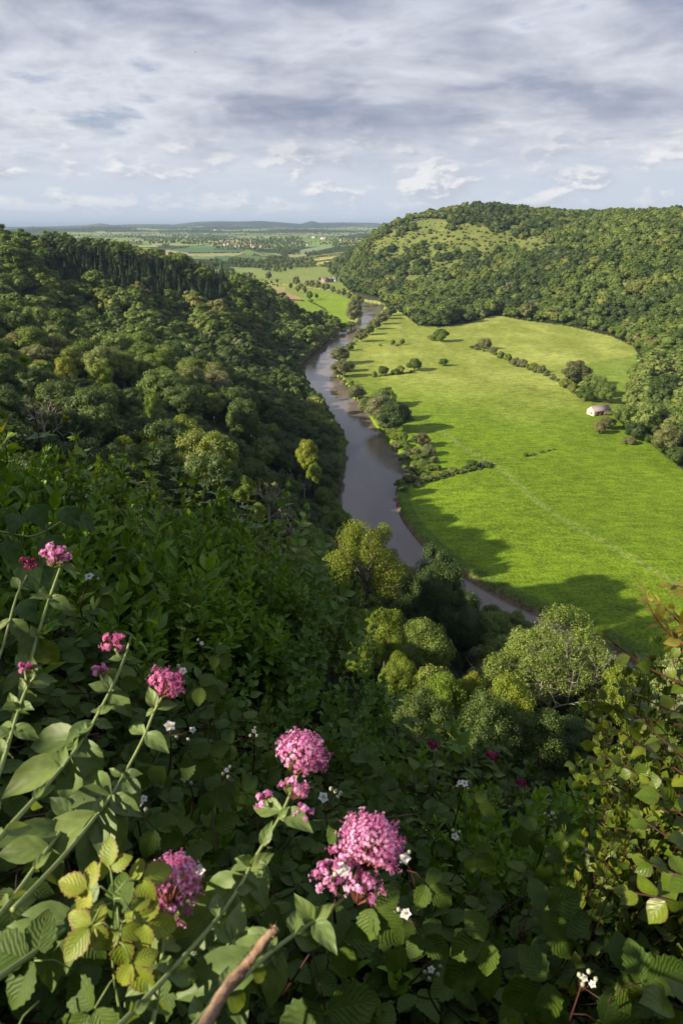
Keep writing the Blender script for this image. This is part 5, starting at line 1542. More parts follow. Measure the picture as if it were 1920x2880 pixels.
S_PINK = plain_mat('pink_stem', (0.18, 0.06, 0.045), (0.26, 0.11, 0.06), 30, 0.6)

# ---- the surface the leaves of the near bank reach up to
CAN = [(-300, 860, 3.0), (0, 905, 3.2), (120, 960, 3.4), (250, 1030, 3.8), (420, 1085, 4.2), (520, 1125, 4.3), (620, 1190, 4.2), (700, 1250, 4.0), (780, 1335, 3.9), (815, 1430, 3.7), (830, 1530, 3.5), (860, 1640, 3.4),
       (950, 1705, 3.3), (1100, 1730, 3.3), (1220, 1790, 3.2), (1320, 1815, 3.1), (1450, 1830, 2.9), (1700, 1850, 2.7), (0, 1200, 2.3), (-300, 1200, 2.1), (300, 1200, 2.9), (600, 1350, 3.1), (0, 1600, 1.85), (300, 1500, 2.3), (600, 1600, 2.6), (800, 1750, 2.7), (0, 2000, 1.5),
       (300, 1900, 1.85), (600, 1900, 2.05), (900, 1900, 2.3), (1200, 1950, 2.3), (-200, 2300, 1.2), (300, 2280, 1.5), (600, 2280, 1.65), (900, 2250, 1.75), (1200, 2250, 1.8), (1500, 2250, 1.7), (1500, 1950, 2.2), (1700, 2400, 1.6), (300, 2700, 1.35), (900, 2700, 1.45)]
CANP = np.array([at_d(*c) for c in CAN])
_ck = np.sqrt(((CANP[:, None, :2] - CANP[None, :, :2]) ** 2).sum(-1) + 0.04)
_cs = np.linalg.solve(np.block([[_ck + 1e-3 * np.eye(len(CANP)), np.ones((len(CANP), 1)), CANP[:, :2]], [np.ones((1, len(CANP))), np.zeros((1, 3))], [CANP[:, :2].T, np.zeros((2, 3))]]), np.concatenate([CANP[:, 2] - 118.5, np.zeros(3)]))
def canopy(x, y):
    x = np.atleast_1d(np.asarray(x, float)); y = np.atleast_1d(np.asarray(y, float))
    k = np.sqrt((x[:, None] - CANP[None, :, 0]) ** 2 + (y[:, None] - CANP[None, :, 1]) ** 2 + 0.04)
    n = len(CANP)
    return 118.5 + k @ _cs[:n] + _cs[n] + x * _cs[n + 1] + y * _cs[n + 2]
EDGE = [(-400, 850)] + [(a, b) for a, b, c in CAN[1:18]] + [(1700, 2600), (-400, 2600)]

# soil and litter under the shrubs
def bank_soil():
    xs = np.linspace(-4.5, 4.5, 90); ys = np.linspace(-1.5, 6.0, 80)
    gx, gy = np.meshgrid(xs, ys, indexing='ij')
    z = canopy(gx.ravel(), gy.ravel()).reshape(gx.shape) - 0.55 - np.clip(gy - 3.0, 0, 9) * 0.9 + (vnoise(gx * 10, gy * 10, 4, 3) - .5) * .12
    V = np.stack([gx, gy, z], -1).reshape(-1, 3)
    ny = len(ys)
    i = np.arange(len(xs) - 1)[:, None]; j = np.arange(ny - 1)[None]
    a = i * ny + j
    F = np.stack([a, a + ny, a + ny + 1, a + 1], -1).reshape(-1, 4)
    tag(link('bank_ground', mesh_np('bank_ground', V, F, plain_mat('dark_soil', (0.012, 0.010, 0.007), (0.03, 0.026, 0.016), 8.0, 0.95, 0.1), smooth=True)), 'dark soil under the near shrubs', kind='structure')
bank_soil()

def rand_dir(n, up=0.5, rs=rsN):
    return unit(rs.normal(0, 1, (n, 3)) * np.array([1, 1, 0.45]) + np.array([0, 0, up]))

def shoot_path(base, tip, rs, bend=0.06, n=7):
    t_ = np.linspace(0, 1, n)[:, None]
    L = np.linalg.norm(tip - base)
    off = rs.normal(0, bend, 3) * L
    return base + (tip - base) * t_ + off * np.sin(t_ * np.pi)

def dress(mbL, path, tpl, size, pairs, frac, rs, mode='opp', angle=0.85, droop=0.0, ws=1.0, rmul=(0.15, 0.95)):
    """leaves along the upper part of a shoot; opposite pairs, alternate or in threes"""
    seg = np.linalg.norm(np.diff(path, axis=0), axis=1); L = np.concatenate([[0], np.cumsum(seg)])
    ts = np.linspace(1 - frac, 0.985, pairs) * L[-1]
    P = np.stack([np.interp(ts, L, path[:, k]) for k in range(3)], 1)
    T = unit(np.stack([np.interp(ts + 1e-3, L, path[:, k]) - np.interp(ts - 4e-3, L, path[:, k]) for k in range(3)], 1))
    ref = unit(rs.normal(0, 1, 3))
    A = unit(np.cross(T, ref)); B = np.cross(T, A)
    PP = []; DD = []; SS = []
    for i in range(pairs):
        ph = (i % 2) * 1.571 + rs.uniform(-.25, .25)
        if mode == 'alt': ph = i * 2.4
        f = (i + 1) / pairs
        s_ = size * (1.0 if f < 0.75 else 1.0 - 0.55 * (f - 0.75) / 0.25) * rs.uniform(0.8, 1.15)
        an = angle * (1 - 0.45 * max(0, f - 0.6) / 0.4)
        for sg in ((0, math.pi) if mode == 'opp' else (0,)):
            side = math.cos(ph + sg) * A[i] + math.sin(ph + sg) * B[i]
            d = T[i] * math.cos(an) + side * math.sin(an) - np.array([0, 0, droop])
            PP.append(P[i] + side * 0.002); DD.append(d); SS.append(s_)
    PP, DD, SS = np.array(PP), unit(np.array(DD)), np.array(SS)
    Nn = unit(np.array([0, 0, 1.0]) + rs.normal(0, 0.48, (len(PP), 3)) + np.array([0, -0.2, 0]))
    base = rs.uniform(-0.15, 0.45)
    put_leaves(mbL, tpl, PP, DD, Nn, SS, np.clip(base + rs.uniform(*rmul, len(PP)) * 0.7, 0, 1), ws)
    if mode == 'opp' or mode == 'alt':     # a tuft at the tip
        tp = path[-1]; tt = T[-1]
        put_leaves(mbL, tpl, [tp, tp], unit(np.array([tt + 0.35 * A[-1], tt - 0.35 * A[-1]])), np.array([A[-1], -A[-1]]), size * 0.5, np.array([0.9, 0.95]), ws)

def trifoliate(mbL, mbS, p, d, size, rs, five=False, rnd=0.5, sr=0.0011, up=None):
    """a bramble leaf: stalk with three or five toothed leaflets"""
    d = unit(d)
    n_ = unit(np.array([0, -0.3, 1.0]) + rs.normal(0, 0.42, 3)) if up is None else unit(up)
    q = p + d * size * 0.75
    path = np.array([p, p + d * size * 0.35 + np.array([0, 0, 0.01]), q])
    V, F = tube(path, sr, 4); mbS.add(V, F)
    sd = unit(np.cross(d, n_))
    dirs = [(d, 1.0), (unit(d * 0.25 + sd), 0.82), (unit(d * 0.25 - sd), 0.82)]
    if five: dirs += [(unit(-d * 0.55 + sd * 0.8), 0.6), (unit(-d * 0.55 - sd * 0.8), 0.6)]
    for i, (dd, k) in enumerate(dirs):
        dd = unit(dd + np.array([0, 0, -0.12]) + rs.normal(0, 0.08, 3))
        put_leaves(mbL, 'bram', [q + dd * size * (0.12 if i == 0 else 0.02)], [dd], n_ + rs.normal(0, 0.12, 3), size * k, np.clip(rnd + rs.uniform(-.15, .15), 0, 1))

# ---- shrub kinds, a few shapes of each
def shrub_proto(kind_, seed):
    rs = np.random.RandomState(seed)
    mL, mS = MB(), MB()
    R = 0.26
    spec = {'privet': ('lance', 0.066, 12, 21, 0.80, 'opp', 0.9, 0.0, 0.0015, 0.55), 'maple': ('maple', 0.052, 9, 20, 0.8, 'opp', 1.25, 0.1, 0.0014, 0.6), 'dogwood': ('oval', 0.048, 11, 24, 0.85, 'opp', 1.0, 0.05, 0.0015, 0.5),
            'hawthorn': ('maple', 0.028, 15, 36, 0.9, 'alt', 0.95, 0.0, 0.0011, 0.45), 'round': ('round', 0.040, 13, 23, 0.85, 'alt', 0.95, 0.1, 0.0014, 0.5), 'downy': ('oval', 0.052, 7, 20, 0.7, 'opp', 1.15, 0.35, 0.0016, 0.45)}
    if kind_ in spec:
        tpl, sz, pairs, ns, frac, mode, ang, droop, sr, Ls = spec[kind_]
        for i in range(ns):
            a = rs.uniform(0, 6.283); rr = R * math.sqrt(rs.rand())
            tip = np.array([math.cos(a) * rr, math.sin(a) * rr, rs.uniform(-0.10, 0.035) - 0.5 * rr * rr / R])
            base = np.array([tip[0] * 0.45, tip[1] * 0.45, tip[2] - Ls * rs.uniform(0.7, 1.0)])
            path = shoot_path(base, tip, rs)
            V, F = tube(path, np.linspace(sr * 1.6, sr * 0.5, len(path)), 5); mS.add(V, F, uv=None)
            dress(mL, path, tpl, sz * rs.uniform(0.85, 1.15), pairs, frac, rs, mode, ang, droop)
    else:   # bramble
        for i in range(14):
            a = rs.uniform(0, 6.283); rr = R * rs.uniform(0.6, 1.2)
            p0 = np.array([-math.cos(a) * rr, -math.sin(a) * rr, rs.uniform(-0.35, -0.12)]); p2 = np.array([math.cos(a) * rr, math.sin(a) * rr, rs.uniform(-0.12, -0.02)])
            mid = (p0 + p2) / 2 + np.array([rs.normal(0, .05), rs.normal(0, .05), rs.uniform(0.05, 0.12)])
            tt = np.linspace(0, 1, 9)[:, None]
            path = (1 - tt) ** 2 * p0 + 2 * tt * (1 - tt) * mid + tt ** 2 * p2
            V, F = tube(path, np.linspace(0.0026, 0.0014, 9), 5); mS.add(V, F)
            for j in range(1, 9):
                T = unit(path[j] - path[j - 1])
                side = unit(np.cross(T, np.array([0, 0, 1.0]))) * (1 if j % 2 else -1)
                trifoliate(mL, mS, path[j], unit(side + T * 0.3 + np.array([0, 0, rs.uniform(0, .5)])), rs.uniform(0.036, 0.064), rs, rs.rand() < 0.35, rs.uniform(0.15, 0.85))
    matL = {'privet': N_PRIV, 'maple': N_MAPL, 'dogwood': N_DOGW, 'hawthorn': N_HAWT, 'bramble': N_BRAM, 'round': N_PEAR, 'downy': N_VIB}[kind_]
    matS = {'privet': S_GRN, 'maple': S_RED, 'dogwood': S_GRN, 'hawthorn': S_BRN, 'bramble': S_RED, 'round': S_RED, 'downy': S_BRN}[kind_]
    return mL.mesh(kind_ + '_foliage', matL, smooth=True), mS.mesh(kind_ + '_stems', matS, smooth=True)
SHR = {k: [shrub_proto(k, 10 * i + 3) for i in range(4)] for k in ('privet', 'maple', 'dogwood', 'hawthorn', 'bramble', 'round', 'downy')}

REG = [  # picture area -> shrub kinds
    ([(-400, 800), (560, 1060), (640, 1230), (500, 1430), (250, 1400), (-400, 1330)], ['privet', 'privet', 'maple'], 'fresh green privet', 'among the long leaved shrubs of the upper left bank'),
    ([(560, 1060), (760, 1250), (860, 1500), (880, 1680), (700, 1600), (600, 1400), (500, 1300)], ['dogwood', 'dogwood', 'hawthorn'], 'dogwood', 'at the outer edge of the bank, above the river'),
    ([(250, 1400), (500, 1430), (600, 1400), (700, 1600), (880, 1680), (900, 1800), (600, 1760), (400, 1620)], ['hawthorn', 'hawthorn', 'dogwood', 'bramble'], 'small leaved hawthorn', 'in the middle of the bank'),
    ([(1040, 1650), (1260, 1700), (1260, 1830), (1080, 1800)], ['downy', 'downy', 'round'], 'drooping downy shrub', 'at the far rim right of the middle'),
    ([(1250, 1700), (1800, 1600), (1800, 2250), (1400, 2200), (1330, 1950)], ['round', 'round', 'privet'], 'round leaved shrub', 'on the right side of the bank'),
    ([(880, 1680), (1040, 1650), (1330, 1830), (1350, 2050), (950, 2000), (850, 1850)], ['privet', 'hawthorn', 'bramble', 'round'], 'mixed thicket', 'below the dark shaded trees'),
]
def poisson(n_try, rmin, rs):
    pts = []
    for _ in range(n_try):
        x = rs.uniform(-3.0, 3.4); y = rs.uniform(0.25, 4.6)
        z = canopy(x, y)[0]
        X, Y, D_ = project(np.array([x, y, z]))
        if not (-330 < X < 1900 and Y < 2640): continue
        if not in_poly(np.array([X]), np.array([Y]), EDGE)[0]: continue
        if any((x - a) ** 2 + (y - b) ** 2 < rmin * rmin for a, b, *_ in pts): continue
        pts.append((x, y, z, float(X), float(Y)))
    return pts
NICE = {'privet': ('privet_shrub', 'narrow leaved privet'), 'maple': ('field_maple_shrub', 'lobed leaved maple'), 'dogwood': ('dogwood_shrub', 'oval leaved dogwood'), 'hawthorn': ('hawthorn_shrub', 'tiny leaved hawthorn'),
        'bramble': ('bramble_patch', 'dark bramble tangle'), 'round': ('round_leaved_shrub', 'round leaved shrub'), 'downy': ('downy_shrub', 'drooping downy shrub')}
shrub_pts = poisson(5000, 0.19, np.random.RandomState(8))
for i, (x, y, z, X, Y) in enumerate(shrub_pts):
    kinds_, where = ['bramble'], ('in the dark lower right corner' if X > 900 else ('in the middle of the lower bank' if X > 480 else 'in the lower left corner under the pink flowers'))
    if Y < 1600 and X < 450: where = 'under the upper left shrubs'
    for poly, ks, _n, w_ in REG:
        if in_poly(np.array([X]), np.array([Y]), poly)[0]:
            kinds_, where = ks, w_; break
    else:
        if X > 1000 and rsN.rand() < 0.25: kinds_ = ['round']
        elif rsN.rand() < 0.15: kinds_ = ['privet']
    k = kinds_[rsN.randint(len(kinds_))]
    fo, st = SHR[k][i % 4]
    nm, lb = NICE[k]
    root = bpy.data.objects.new(nm, None); COL.objects.link(root)
    root.location = (x, y, z - (0.09 if (Y < 1320 and X < 760) else 0.02) + rsN.uniform(-.03, .02)); s_ = rsN.uniform(0.9, 1.2)
    root.scale = (s_, s_, s_)
    root.rotation_euler = (rsN.uniform(-.12, .12) - 0.1, rsN.uniform(-.12, .12) + 0.08, rsN.uniform(0, 6.28))
    px2 = ('far left', 'left', 'left centre', 'centre', 'right centre', 'right', 'far right')[int(np.clip((X + 50) // 240, 0, 6))]; py2 = ('top', 'upper', 'middle', 'lower', 'bottom')[int(np.clip((Y - 850) // 300, 0, 4))]
    tag(root, '%s, %s of the near bank, %s rows' % (lb, px2, py2), 'bramble' if k == 'bramble' else 'shrub', 'shrubs and brambles of the near bank')
    link('foliage', fo, root); link('stems', st, root)
print('shrubs', len(shrub_pts))

# ---- single shoots that stand up out of the thicket
def shoot(name, label, cat, pts, tpl, mat, smat, size, pairs, frac=0.9, mode='opp', ang=1.1, droop=0.1, r=0.0018, group=None, tipmat=None, seed=1, ws=1.0):
    rs = np.random.RandomState(seed)
    P = np.array([at_d(*p) for p in pts])
    path = np.array(densify(P[::-1], 4))          # from the foot to the tip
    root = bpy.data.objects.new(name, None); COL.objects.link(root)
    base = path[0].copy(); root.location = tuple(base)
    path = path - base
    tag(root, label, cat, group)
    mS, mL = MB(), MB()
    V, F = tube(path, np.linspace(r * 1.5, r * 0.45, len(path)), 6); mS.add(V, F)
    dress(mL, path, tpl, size, pairs, frac, rs, mode, ang, droop, ws)
    link('stem', mS.mesh('stem', smat, True), root)
    link('leaves', mL.mesh('leaves', mat, True), root)
    if tipmat:
        mT = MB(); dress(mT, path[-6:] + np.array([0, 0, 0.004]), tpl, size * 0.8, 2, 0.25, rs, mode, 0.8, 0.0, ws)
        link('young_leaves', mT.mesh('young_leaves', tipmat, True), root)
    return root
N_TIP = near_leaf('bronze_tip_leaf', [(0.0, (0.11, 0.13, 0.03)), (1.0, (0.20, 0.19, 0.04))], veins=4)
G_RS = 'red stemmed shoots above the upper left shrubs'
for i, (tip, mid, foot, lb) in enumerate([((56, 830, 3.2), (75, 930, 3.2), (105, 1080, 3.2), 'tall red stemmed maple shoot standing highest by the left picture edge'),
        ((154, 966, 3.3), (210, 1065, 3.3), (300, 1200, 3.3), 'leaning red stemmed maple shoot reaching in front of the flat topped tree'),
        ((285, 1016, 3.8), (285, 1070, 3.8), (282, 1160, 3.8), 'short upright maple shoot right of the leaning one'),
        ((358, 990, 3.9), (350, 1060, 3.9), (338, 1180, 3.9), 'upright maple shoot with the highest tip of the middle pair'),
        ((327, 1002, 4.0), (338, 1060, 4.0), (345, 1150, 4.0), 'maple shoot whose tip nearly touches the upright one of the pair'),
        ((420, 1036, 3.9), (408, 1110, 3.9), (388, 1220, 3.9), 'long dark red maple shoot before the golden topped tree, left one'),
        ((485, 1008, 4.1), (460, 1075, 4.1), (440, 1160, 4.1), 'maple shoot leaning right before the wood, left of the golden topped tree'),
        ((525, 1065, 4.1), (510, 1110, 4.1), (490, 1190, 4.1), 'maple shoot rising in front of the golden topped tree'),
        ((583, 1118, 4.1), (568, 1175, 4.1), (550, 1250, 4.1), 'maple shoot rising right of the golden topped tree'),
        ((472, 1085, 4.0), (472, 1130, 4.0), (468, 1220, 4.0), 'short maple shoot under the one leaning right'),
        ((596, 1175, 4.0), (585, 1220, 4.0), (570, 1300, 4.0), 'lowest maple shoot of the row, at the edge of the slope'),
        ((8, 960, 2.9), (15, 1040, 2.9), (20, 1150, 2.9), 'maple shoot cut by the left picture edge')]):
    shoot('maple_shoot', lb, 'shoot', [tip, mid, foot], 'maple', N_MAPL, S_RED, 0.075, 6 + i % 3, 0.85, 'opp', 1.3, 0.15, 0.0022, G_RS, N_TIP, 50 + i)
for i, (tip, mid, foot, lb) in enumerate([((661, 1118, 4.0), (652, 1170, 4.0), (645, 1250, 4.0), 'grey green dogwood shoot standing highest at the slope edge'),
        ((703, 1168, 3.9), (690, 1215, 3.9), (680, 1290, 3.9), 'dogwood shoot second from the top of the slope edge'),
        ((745, 1240, 3.8), (735, 1290, 3.8), (720, 1350, 3.8), 'dogwood shoot beside the drooping yellow green tree'),
        ((800, 1350, 3.7), (780, 1390, 3.7), (760, 1450, 3.7), 'dogwood shoot below the drooping yellow green tree'),
        ((836, 1420, 3.6), (815, 1460, 3.6), (790, 1530, 3.6), 'dogwood shoot reaching out furthest over the slope'),
        ((1040, 1660, 3.2), (1050, 1700, 3.2), (1070, 1760, 3.2), 'leafy shoot on the far rim before the dark shaded trees')]):
    shoot('dogwood_shoot', lb, 'shoot', [tip, mid, foot], 'oval', N_DOGW, S_GRN, 0.075, 6, 0.85, 'opp', 0.95, 0.05, 0.0018, 'dogwood shoots on the edge of the slope', None, 80 + i)
G_PV = 'upright privet shoots of the upper left bank'
pv = [(185, 1180), (130, 1120), (60, 1160), (20, 1090), (250, 1240), (300, 1190), (365, 1175), (330, 1270), (410, 1260), (210, 1290), (90, 1230), (450, 1330), (150, 1230), (480, 1260), (395, 1330), (280, 1340), (360, 1400), (40, 1260)]
for i, (X, Y) in enumerate(pv):
    d_ = 2.25 + 0.0012 * X + (1400 - Y) * 0.0012
    shoot('privet_shoot', 'upright privet shoot with narrow paired leaves, ' + ['against the left picture edge', 'at the picture edge', 'above the mauve valerian', 'right of the mauve valerian', 'under the red maple shoots', 'at the lower end of the row'][int(np.clip((X - 20) // 90, 0, 5))] + (', higher' if Y < 1230 else ', lower'), 'shoot', [(X, Y, d_), (X - 6, Y + 60, d_), (X - 14, Y + 170, d_ + .05)], 'lance', N_PRIV, S_GRN, 0.085, 7, 0.85, 'opp', 0.7, 0.0, 0.0018, G_PV, None, 120 + i)
# ivy trailing at the left edge
def ivy():
    rs = np.random.RandomState(5)
    root = bpy.data.objects.new('ivy_trail', None); COL.objects.link(root)
    tag(root, 'pale veined ivy trail with drooping pointed leaves at the left edge', 'ivy')
    mS, mL = MB(), MB()
    P = densify([at_d(*p) for p in [(-60, 1210, 1.9), (20, 1225, 1.9), (75, 1232, 1.9), (130, 1205, 1.92), (180, 1170, 1.95)]], 5)
    o = P[0]; root.location = tuple(o)
    V, F = tube(np.array(P) - o, 0.003, 6); mS.add(V, F)
    for (X, Y, dX, dY, s_) in [(75, 1160, 45, 80, .075), (110, 1230, 30, 75, .08), (150, 1165, 40, 70, .07), (60, 1290, 30, 90, .085), (95, 1300, 40, 70, .08), (40, 1180, -20, 60, .06), (180, 1180, 50, 50, .06), (20, 1240, 10, 90, .07), (50, 1380, 40, 60, .07)]:
        a = at_d(X, Y, 1.88) - o; b = at_d(X + dX, Y + dY, 1.86) - o
        put_leaves(mL, 'ivy', [a], [b - a], np.array([0.2, -0.8, 0.7]), s_, rs.uniform(.3, .9))
        V, F = tube(np.array([a + (0, 0, .03), a]), 0.0012, 4); mS.add(V, F)
    link('stem', mS.mesh('stem', S_PALE, True), root); link('leaves', mL.mesh('leaves', near_leaf('ivy_leaf', [(0.0, (0.05, 0.10, 0.04)), (1.0, (0.085, 0.15, 0.06))], veins=3, rough=.3, vein_amt=.6), True), root)
ivy()

# ---- red valerian
def petal_mat(name, c1, c2, tr=0.35):
    m, t, out = mat_new(name)
    rnd = t.new('ShaderNodeAttribute', attribute_name='rnd').outputs['Fac']
    c = t.ramp(rnd, [(0.0, c1), (1.0, c2)])
    d = t.new('ShaderNodeBsdfPrincipled', ins={'Base Color': c, 'Roughness': 0.6, 'Specular IOR Level': 0.2})
    tl = t.new('ShaderNodeBsdfTranslucent', ins={'Color': c})
    t.link(t.new('ShaderNodeMixShader', ins={0: tr, 1: d.outputs[0], 2: tl.outputs[0]}).outputs[0], out.inputs[0])
    return m
P_PINK = petal_mat('pink_petals', (0.82, 0.20, 0.58), (0.98, 0.70, 0.94))
P_ROSE = petal_mat('rose_petals', (0.76, 0.09, 0.40), (0.96, 0.46, 0.72))
P_DARK = petal_mat('bud_and_shaded_petals', (0.28, 0.012, 0.09), (0.48, 0.04, 0.17))  # dark bud colour, also puts shade into the colour of small heads
P_TUBE = petal_mat('floret_tubes', (0.60, 0.09, 0.32), (0.74, 0.24, 0.46))
P_WHITE = petal_mat('white_petals', (0.74, 0.74, 0.72), (0.88, 0.88, 0.86), 0.3)
P_STAMEN = petal_mat('stamens', (0.35, 0.38, 0.14), (0.55, 0.50, 0.25), 0.1)

def floret_batch(mP, mT, C, N, s, rs, core):
    """five petals on a thin tube that springs from the branch below"""
    n = len(C)
    A = unit(np.cross(N, unit(rs.normal(0, 1, (n, 3))))); B = np.cross(N, A)
    ph = rs.uniform(0, 6.28, n)
    rr = rs.uniform(0, 1, n)
    V = [C - N * s * 0.15]
    for j in range(5):
        w = 0.5
        a = ph + j * 1.2566
        for da, rad in ((-0.38, 0.62), (0.0, 1.0), (0.38, 0.62)):
            V.append(C + s * rad * (np.cos(a + da)[:, None] * A + np.sin(a + da)[:, None] * B) + N * s * 0.12 * (rad > .8))
    V = np.stack(V, 1)
    k = V.shape[1]
    F = []
    for j in range(5):
        b = 1 + 3 * j
        F.append((0, b, b + 1, b + 2))
    F = np.array(F)
    Fa = (F[None] + (np.arange(n) * k)[:, None, None]).reshape(-1, 4)
    mP.add(V.reshape(-1, 3), Fa, a=np.repeat(rr, k))
    foot = C - N * s * 2.6 + (core - C) * 0.10
    th = np.arange(3) * 2.094
    Vt = []
    for th_ in th:
        o = (math.cos(th_) * A + math.sin(th_) * B) * s * 0.13
        Vt += [foot + o, C + o * 1.6]
    Vt = np.stack(Vt, 1)
    F = np.array([(0, 2, 3, 1), (2, 4, 5, 3), (4, 0, 1, 5)])
    mT.add(Vt.reshape(-1, 3), (F[None] + (np.arange(n) * 6)[:, None, None]).reshape(-1, 4), a=np.repeat(rr, 6))

def flower_head(parent, c, axis, R, n, squash=1.0, mat=P_PINK, seed=0, fs=0.0030, cover=1.5, label=None):
    """a domed head of many florets in small clusters; c is the middle of the dome, axis points to its top"""
    rs = np.random.RandomState(seed)
    axis = unit(np.asarray(axis, float))
    a1 = unit(np.cross(axis, [0.3, 0.5, 0.1])); a2 = np.cross(axis, a1)
    mP, mT, mS = MB(), MB(), MB()
    nc = max(5, n // 9)
    i = np.arange(nc) + 0.5
    zz_ = 1 - cover * i / nc
    ph = i * 2.39996
    rd = np.sqrt(np.clip(1 - zz_ ** 2, 0, 1))
    cd = rd[:, None] * (np.cos(ph)[:, None] * a1 + np.sin(ph)[:, None] * a2) + zz_[:, None] * axis * squash
    cd = cd * rs.uniform(0.82, 1.08, (nc, 1))
    foot = c - axis * R * 0.9
    for k in range(nc):
        cc = c + cd[k] * R
        V, F = tube(np.array([foot + (cc - foot) * 0.12, foot + (cc - foot) * 0.55 + axis * R * 0.05, cc - unit(cd[k]) * R * 0.22]), [R * .03, R * .022, R * .016], 4); mS.add(V, F)
        m = rs.randint(11, 17)
        off = rs.normal(0, R * 0.12, (m, 3))
        Cc = cc + off
        Nn = unit(unit(cd[k]) * 1.0 + off / (R * 0.25) * 0.45 + rs.normal(0, .15, (m, 3)))
        floret_batch(mP, mT, Cc, Nn, fs * rs.uniform(0.85, 1.15), rs, cc - unit(cd[k]) * R * 0.25)
    h = link('flower_head', mP.mesh('flower_head', mat), parent)
    if label: h['label'] = label
    link('floret_tubes', mT.mesh('floret_tubes', P_TUBE), h)
    link('flower_stalks', mS.mesh('flower_stalks', S_PINK, True), h)
    return h

def valerian(label, stem, r, leaves, heads, seed, side=None, cut=False):
    """stem: (X, Y, distance) from tip to foot; leaves: (X, Y, dX, dY, length, template[, dist]); heads: (X, Y, width, squash, n, mat, dist)"""
    rs = np.random.RandomState(seed)
    P = np.array([at_d(*p) for p in stem]); path = np.array(densify(P[::-1], 4))
    o = path[0].copy()
    root = bpy.data.objects.new('valerian_plant', None); COL.objects.link(root); root.location = tuple(o)
    tag(root, label, 'flower', 'red valerian plants')
    mS = MB(); pp = path - o
    V, F = tube(pp, np.linspace(r * 0.95, r * 0.58, len(pp)), 8); mS.add(V, F)
    def near_on_stem(q):
        return path[np.argmin(((path - q) ** 2).sum(1))]
    for h in heads:
        X, Y, w_, sq, n, mt, dist = h[:7]
        c = at_d(X, Y, dist)
        R = w_ / FOC * dist * 0.93 / 2
        if len(h) > 7:      # side branch: where it leaves the stem
            b = near_on_stem(at_d(h[7][0], h[7][1], dist)); 
            mid = (b + c) / 2 + np.array([0, 0, -0.012])
            V, F = tube(np.array([b, mid, c - unit(c - mid) * R * 0.5]) - o, [r * .75, r * .6, r * .5], 6); mS.add(V, F)
            ax_ = unit(c - mid + np.array([0, 0, .02]))
        else:
            ax_ = unit(path[-1] - path[-5]) + np.array([0, -0.15, 0.25])
        flower_head(root, c - o, ax_, R, n, sq, mt, seed * 7 + int(X), fs=0.0031 * dist / 1.1)
    link('stem', mS.mesh('stem', S_PALE, True), root)
    for L in leaves:
        X, Y, dX, dY, tpl, dep = L
        a = near_on_stem(at_d(X, Y, stem[0][2])); sc = at_d(X, Y, np.linalg.norm(a - EYE))
        kk = 0.82 if tpl == 'broad' else 1.0
        b = at_d(X + dX * kk, Y + dY * kk, np.linalg.norm(a - EYE) + dep)
        mL = MB(); s_ = np.linalg.norm(b - a)
        put_leaves(mL, tpl, [a - o], [b - a], unit(np.array([rs.uniform(-.2, .2), -0.45, 0.9])), s_ * 1.03, rs.uniform(.2, .9), 1.15 if s_ < .08 else 1.0)
        link('leaf', mL.mesh('leaf', N_VALE, True), root)
    # small leaf pairs and bracts at further nodes
    for q in range(3, len(path) - 2, 3):
        if rs.rand() < 0.35: continue
        T = unit(path[q + 1] - path[q - 1]); A_ = unit(np.cross(T, rs.normal(0, 1, 3))); mL = MB()
        for sg in (1, -1):
            s_ = rs.uniform(.018, .042)
            put_leaves(mL, 'valer', [path[q] - o], [A_ * sg + T * .9], unit(np.array([0, -.5, .9])), s_, rs.uniform(.4, 1), 1.1)
        link('bract', mL.mesh('bract', N_VALE, True), root)
    return root

valerian('valerian with a loose mauve head, second from the left picture edge at the top', [(140, 1300, 1.55), (105, 1400, 1.5), (78, 1490, 1.45), (45, 1600, 1.4), (0, 1760, 1.3)], .0042,
         [(108, 1412, -38, -58, 'broad', -.02), (108, 1412, 62, -22, 'broad', -.03), (80, 1485, -52, 40, 'broad', -.02), (80, 1485, 20, -60, 'broad', .04), (145, 1305, -35, -12, 'valer', 0), (145, 1305, 40, 5, 'valer', 0), (60, 1545, 90, -10, 'broad', .03), (45, 1600, -60, -20, 'broad', 0)],
         [(127, 1276, 66, .62, 110, P_PINK, 1.55)], 1)
valerian('valerian with a small deep magenta bud cluster at the upper left', [(62, 1322, 1.6), (38, 1370, 1.55), (8, 1480, 1.5), (-20, 1560, 1.45)], .003,
         [(40, 1375, 35, -30, 'valer', 0), (40, 1375, -18, -30, 'valer', 0), (10, 1475, 55, -8, 'valer', -.02), (10, 1475, -22, -40, 'broad', 0)], [(67, 1296, 34, .8, 60, P_DARK, 1.6)], 2)
valerian('valerian with a cut off yellow stem tip and an open pink head beside it', [(300, 1463, 1.35), (290, 1500, 1.35), (268, 1555, 1.33), (235, 1622, 1.3), (190, 1700, 1.27), (120, 1790, 1.2), (30, 1890, 1.1), (-60, 1990, 1.0)], .0040,
         [(286, 1510, -35, 0, 'valer', 0), (286, 1510, 18, 2, 'valer', 0), (236, 1612, -30, -45, 'valer', 0), (236, 1612, 60, 26, 'valer', -.03), (195, 1690, 80, -30, 'broad', 0), (195, 1690, -50, -5, 'broad', -.03), (150, 1760, 85, 50, 'broad', -.03), (120, 1785, -85, -110, 'broad', .05), (110, 1800, 30, -160, 'broad', .06), (60, 1850, 125, 20, 'broad', -.02), (60, 1860, -80, -60, 'broad', 0)],
         [(258, 1478, 56, .85, 75, P_ROSE, 1.34, (286, 1512)), (226, 1541, 38, .7, 40, P_PINK, 1.34, (240, 1606))], 3)
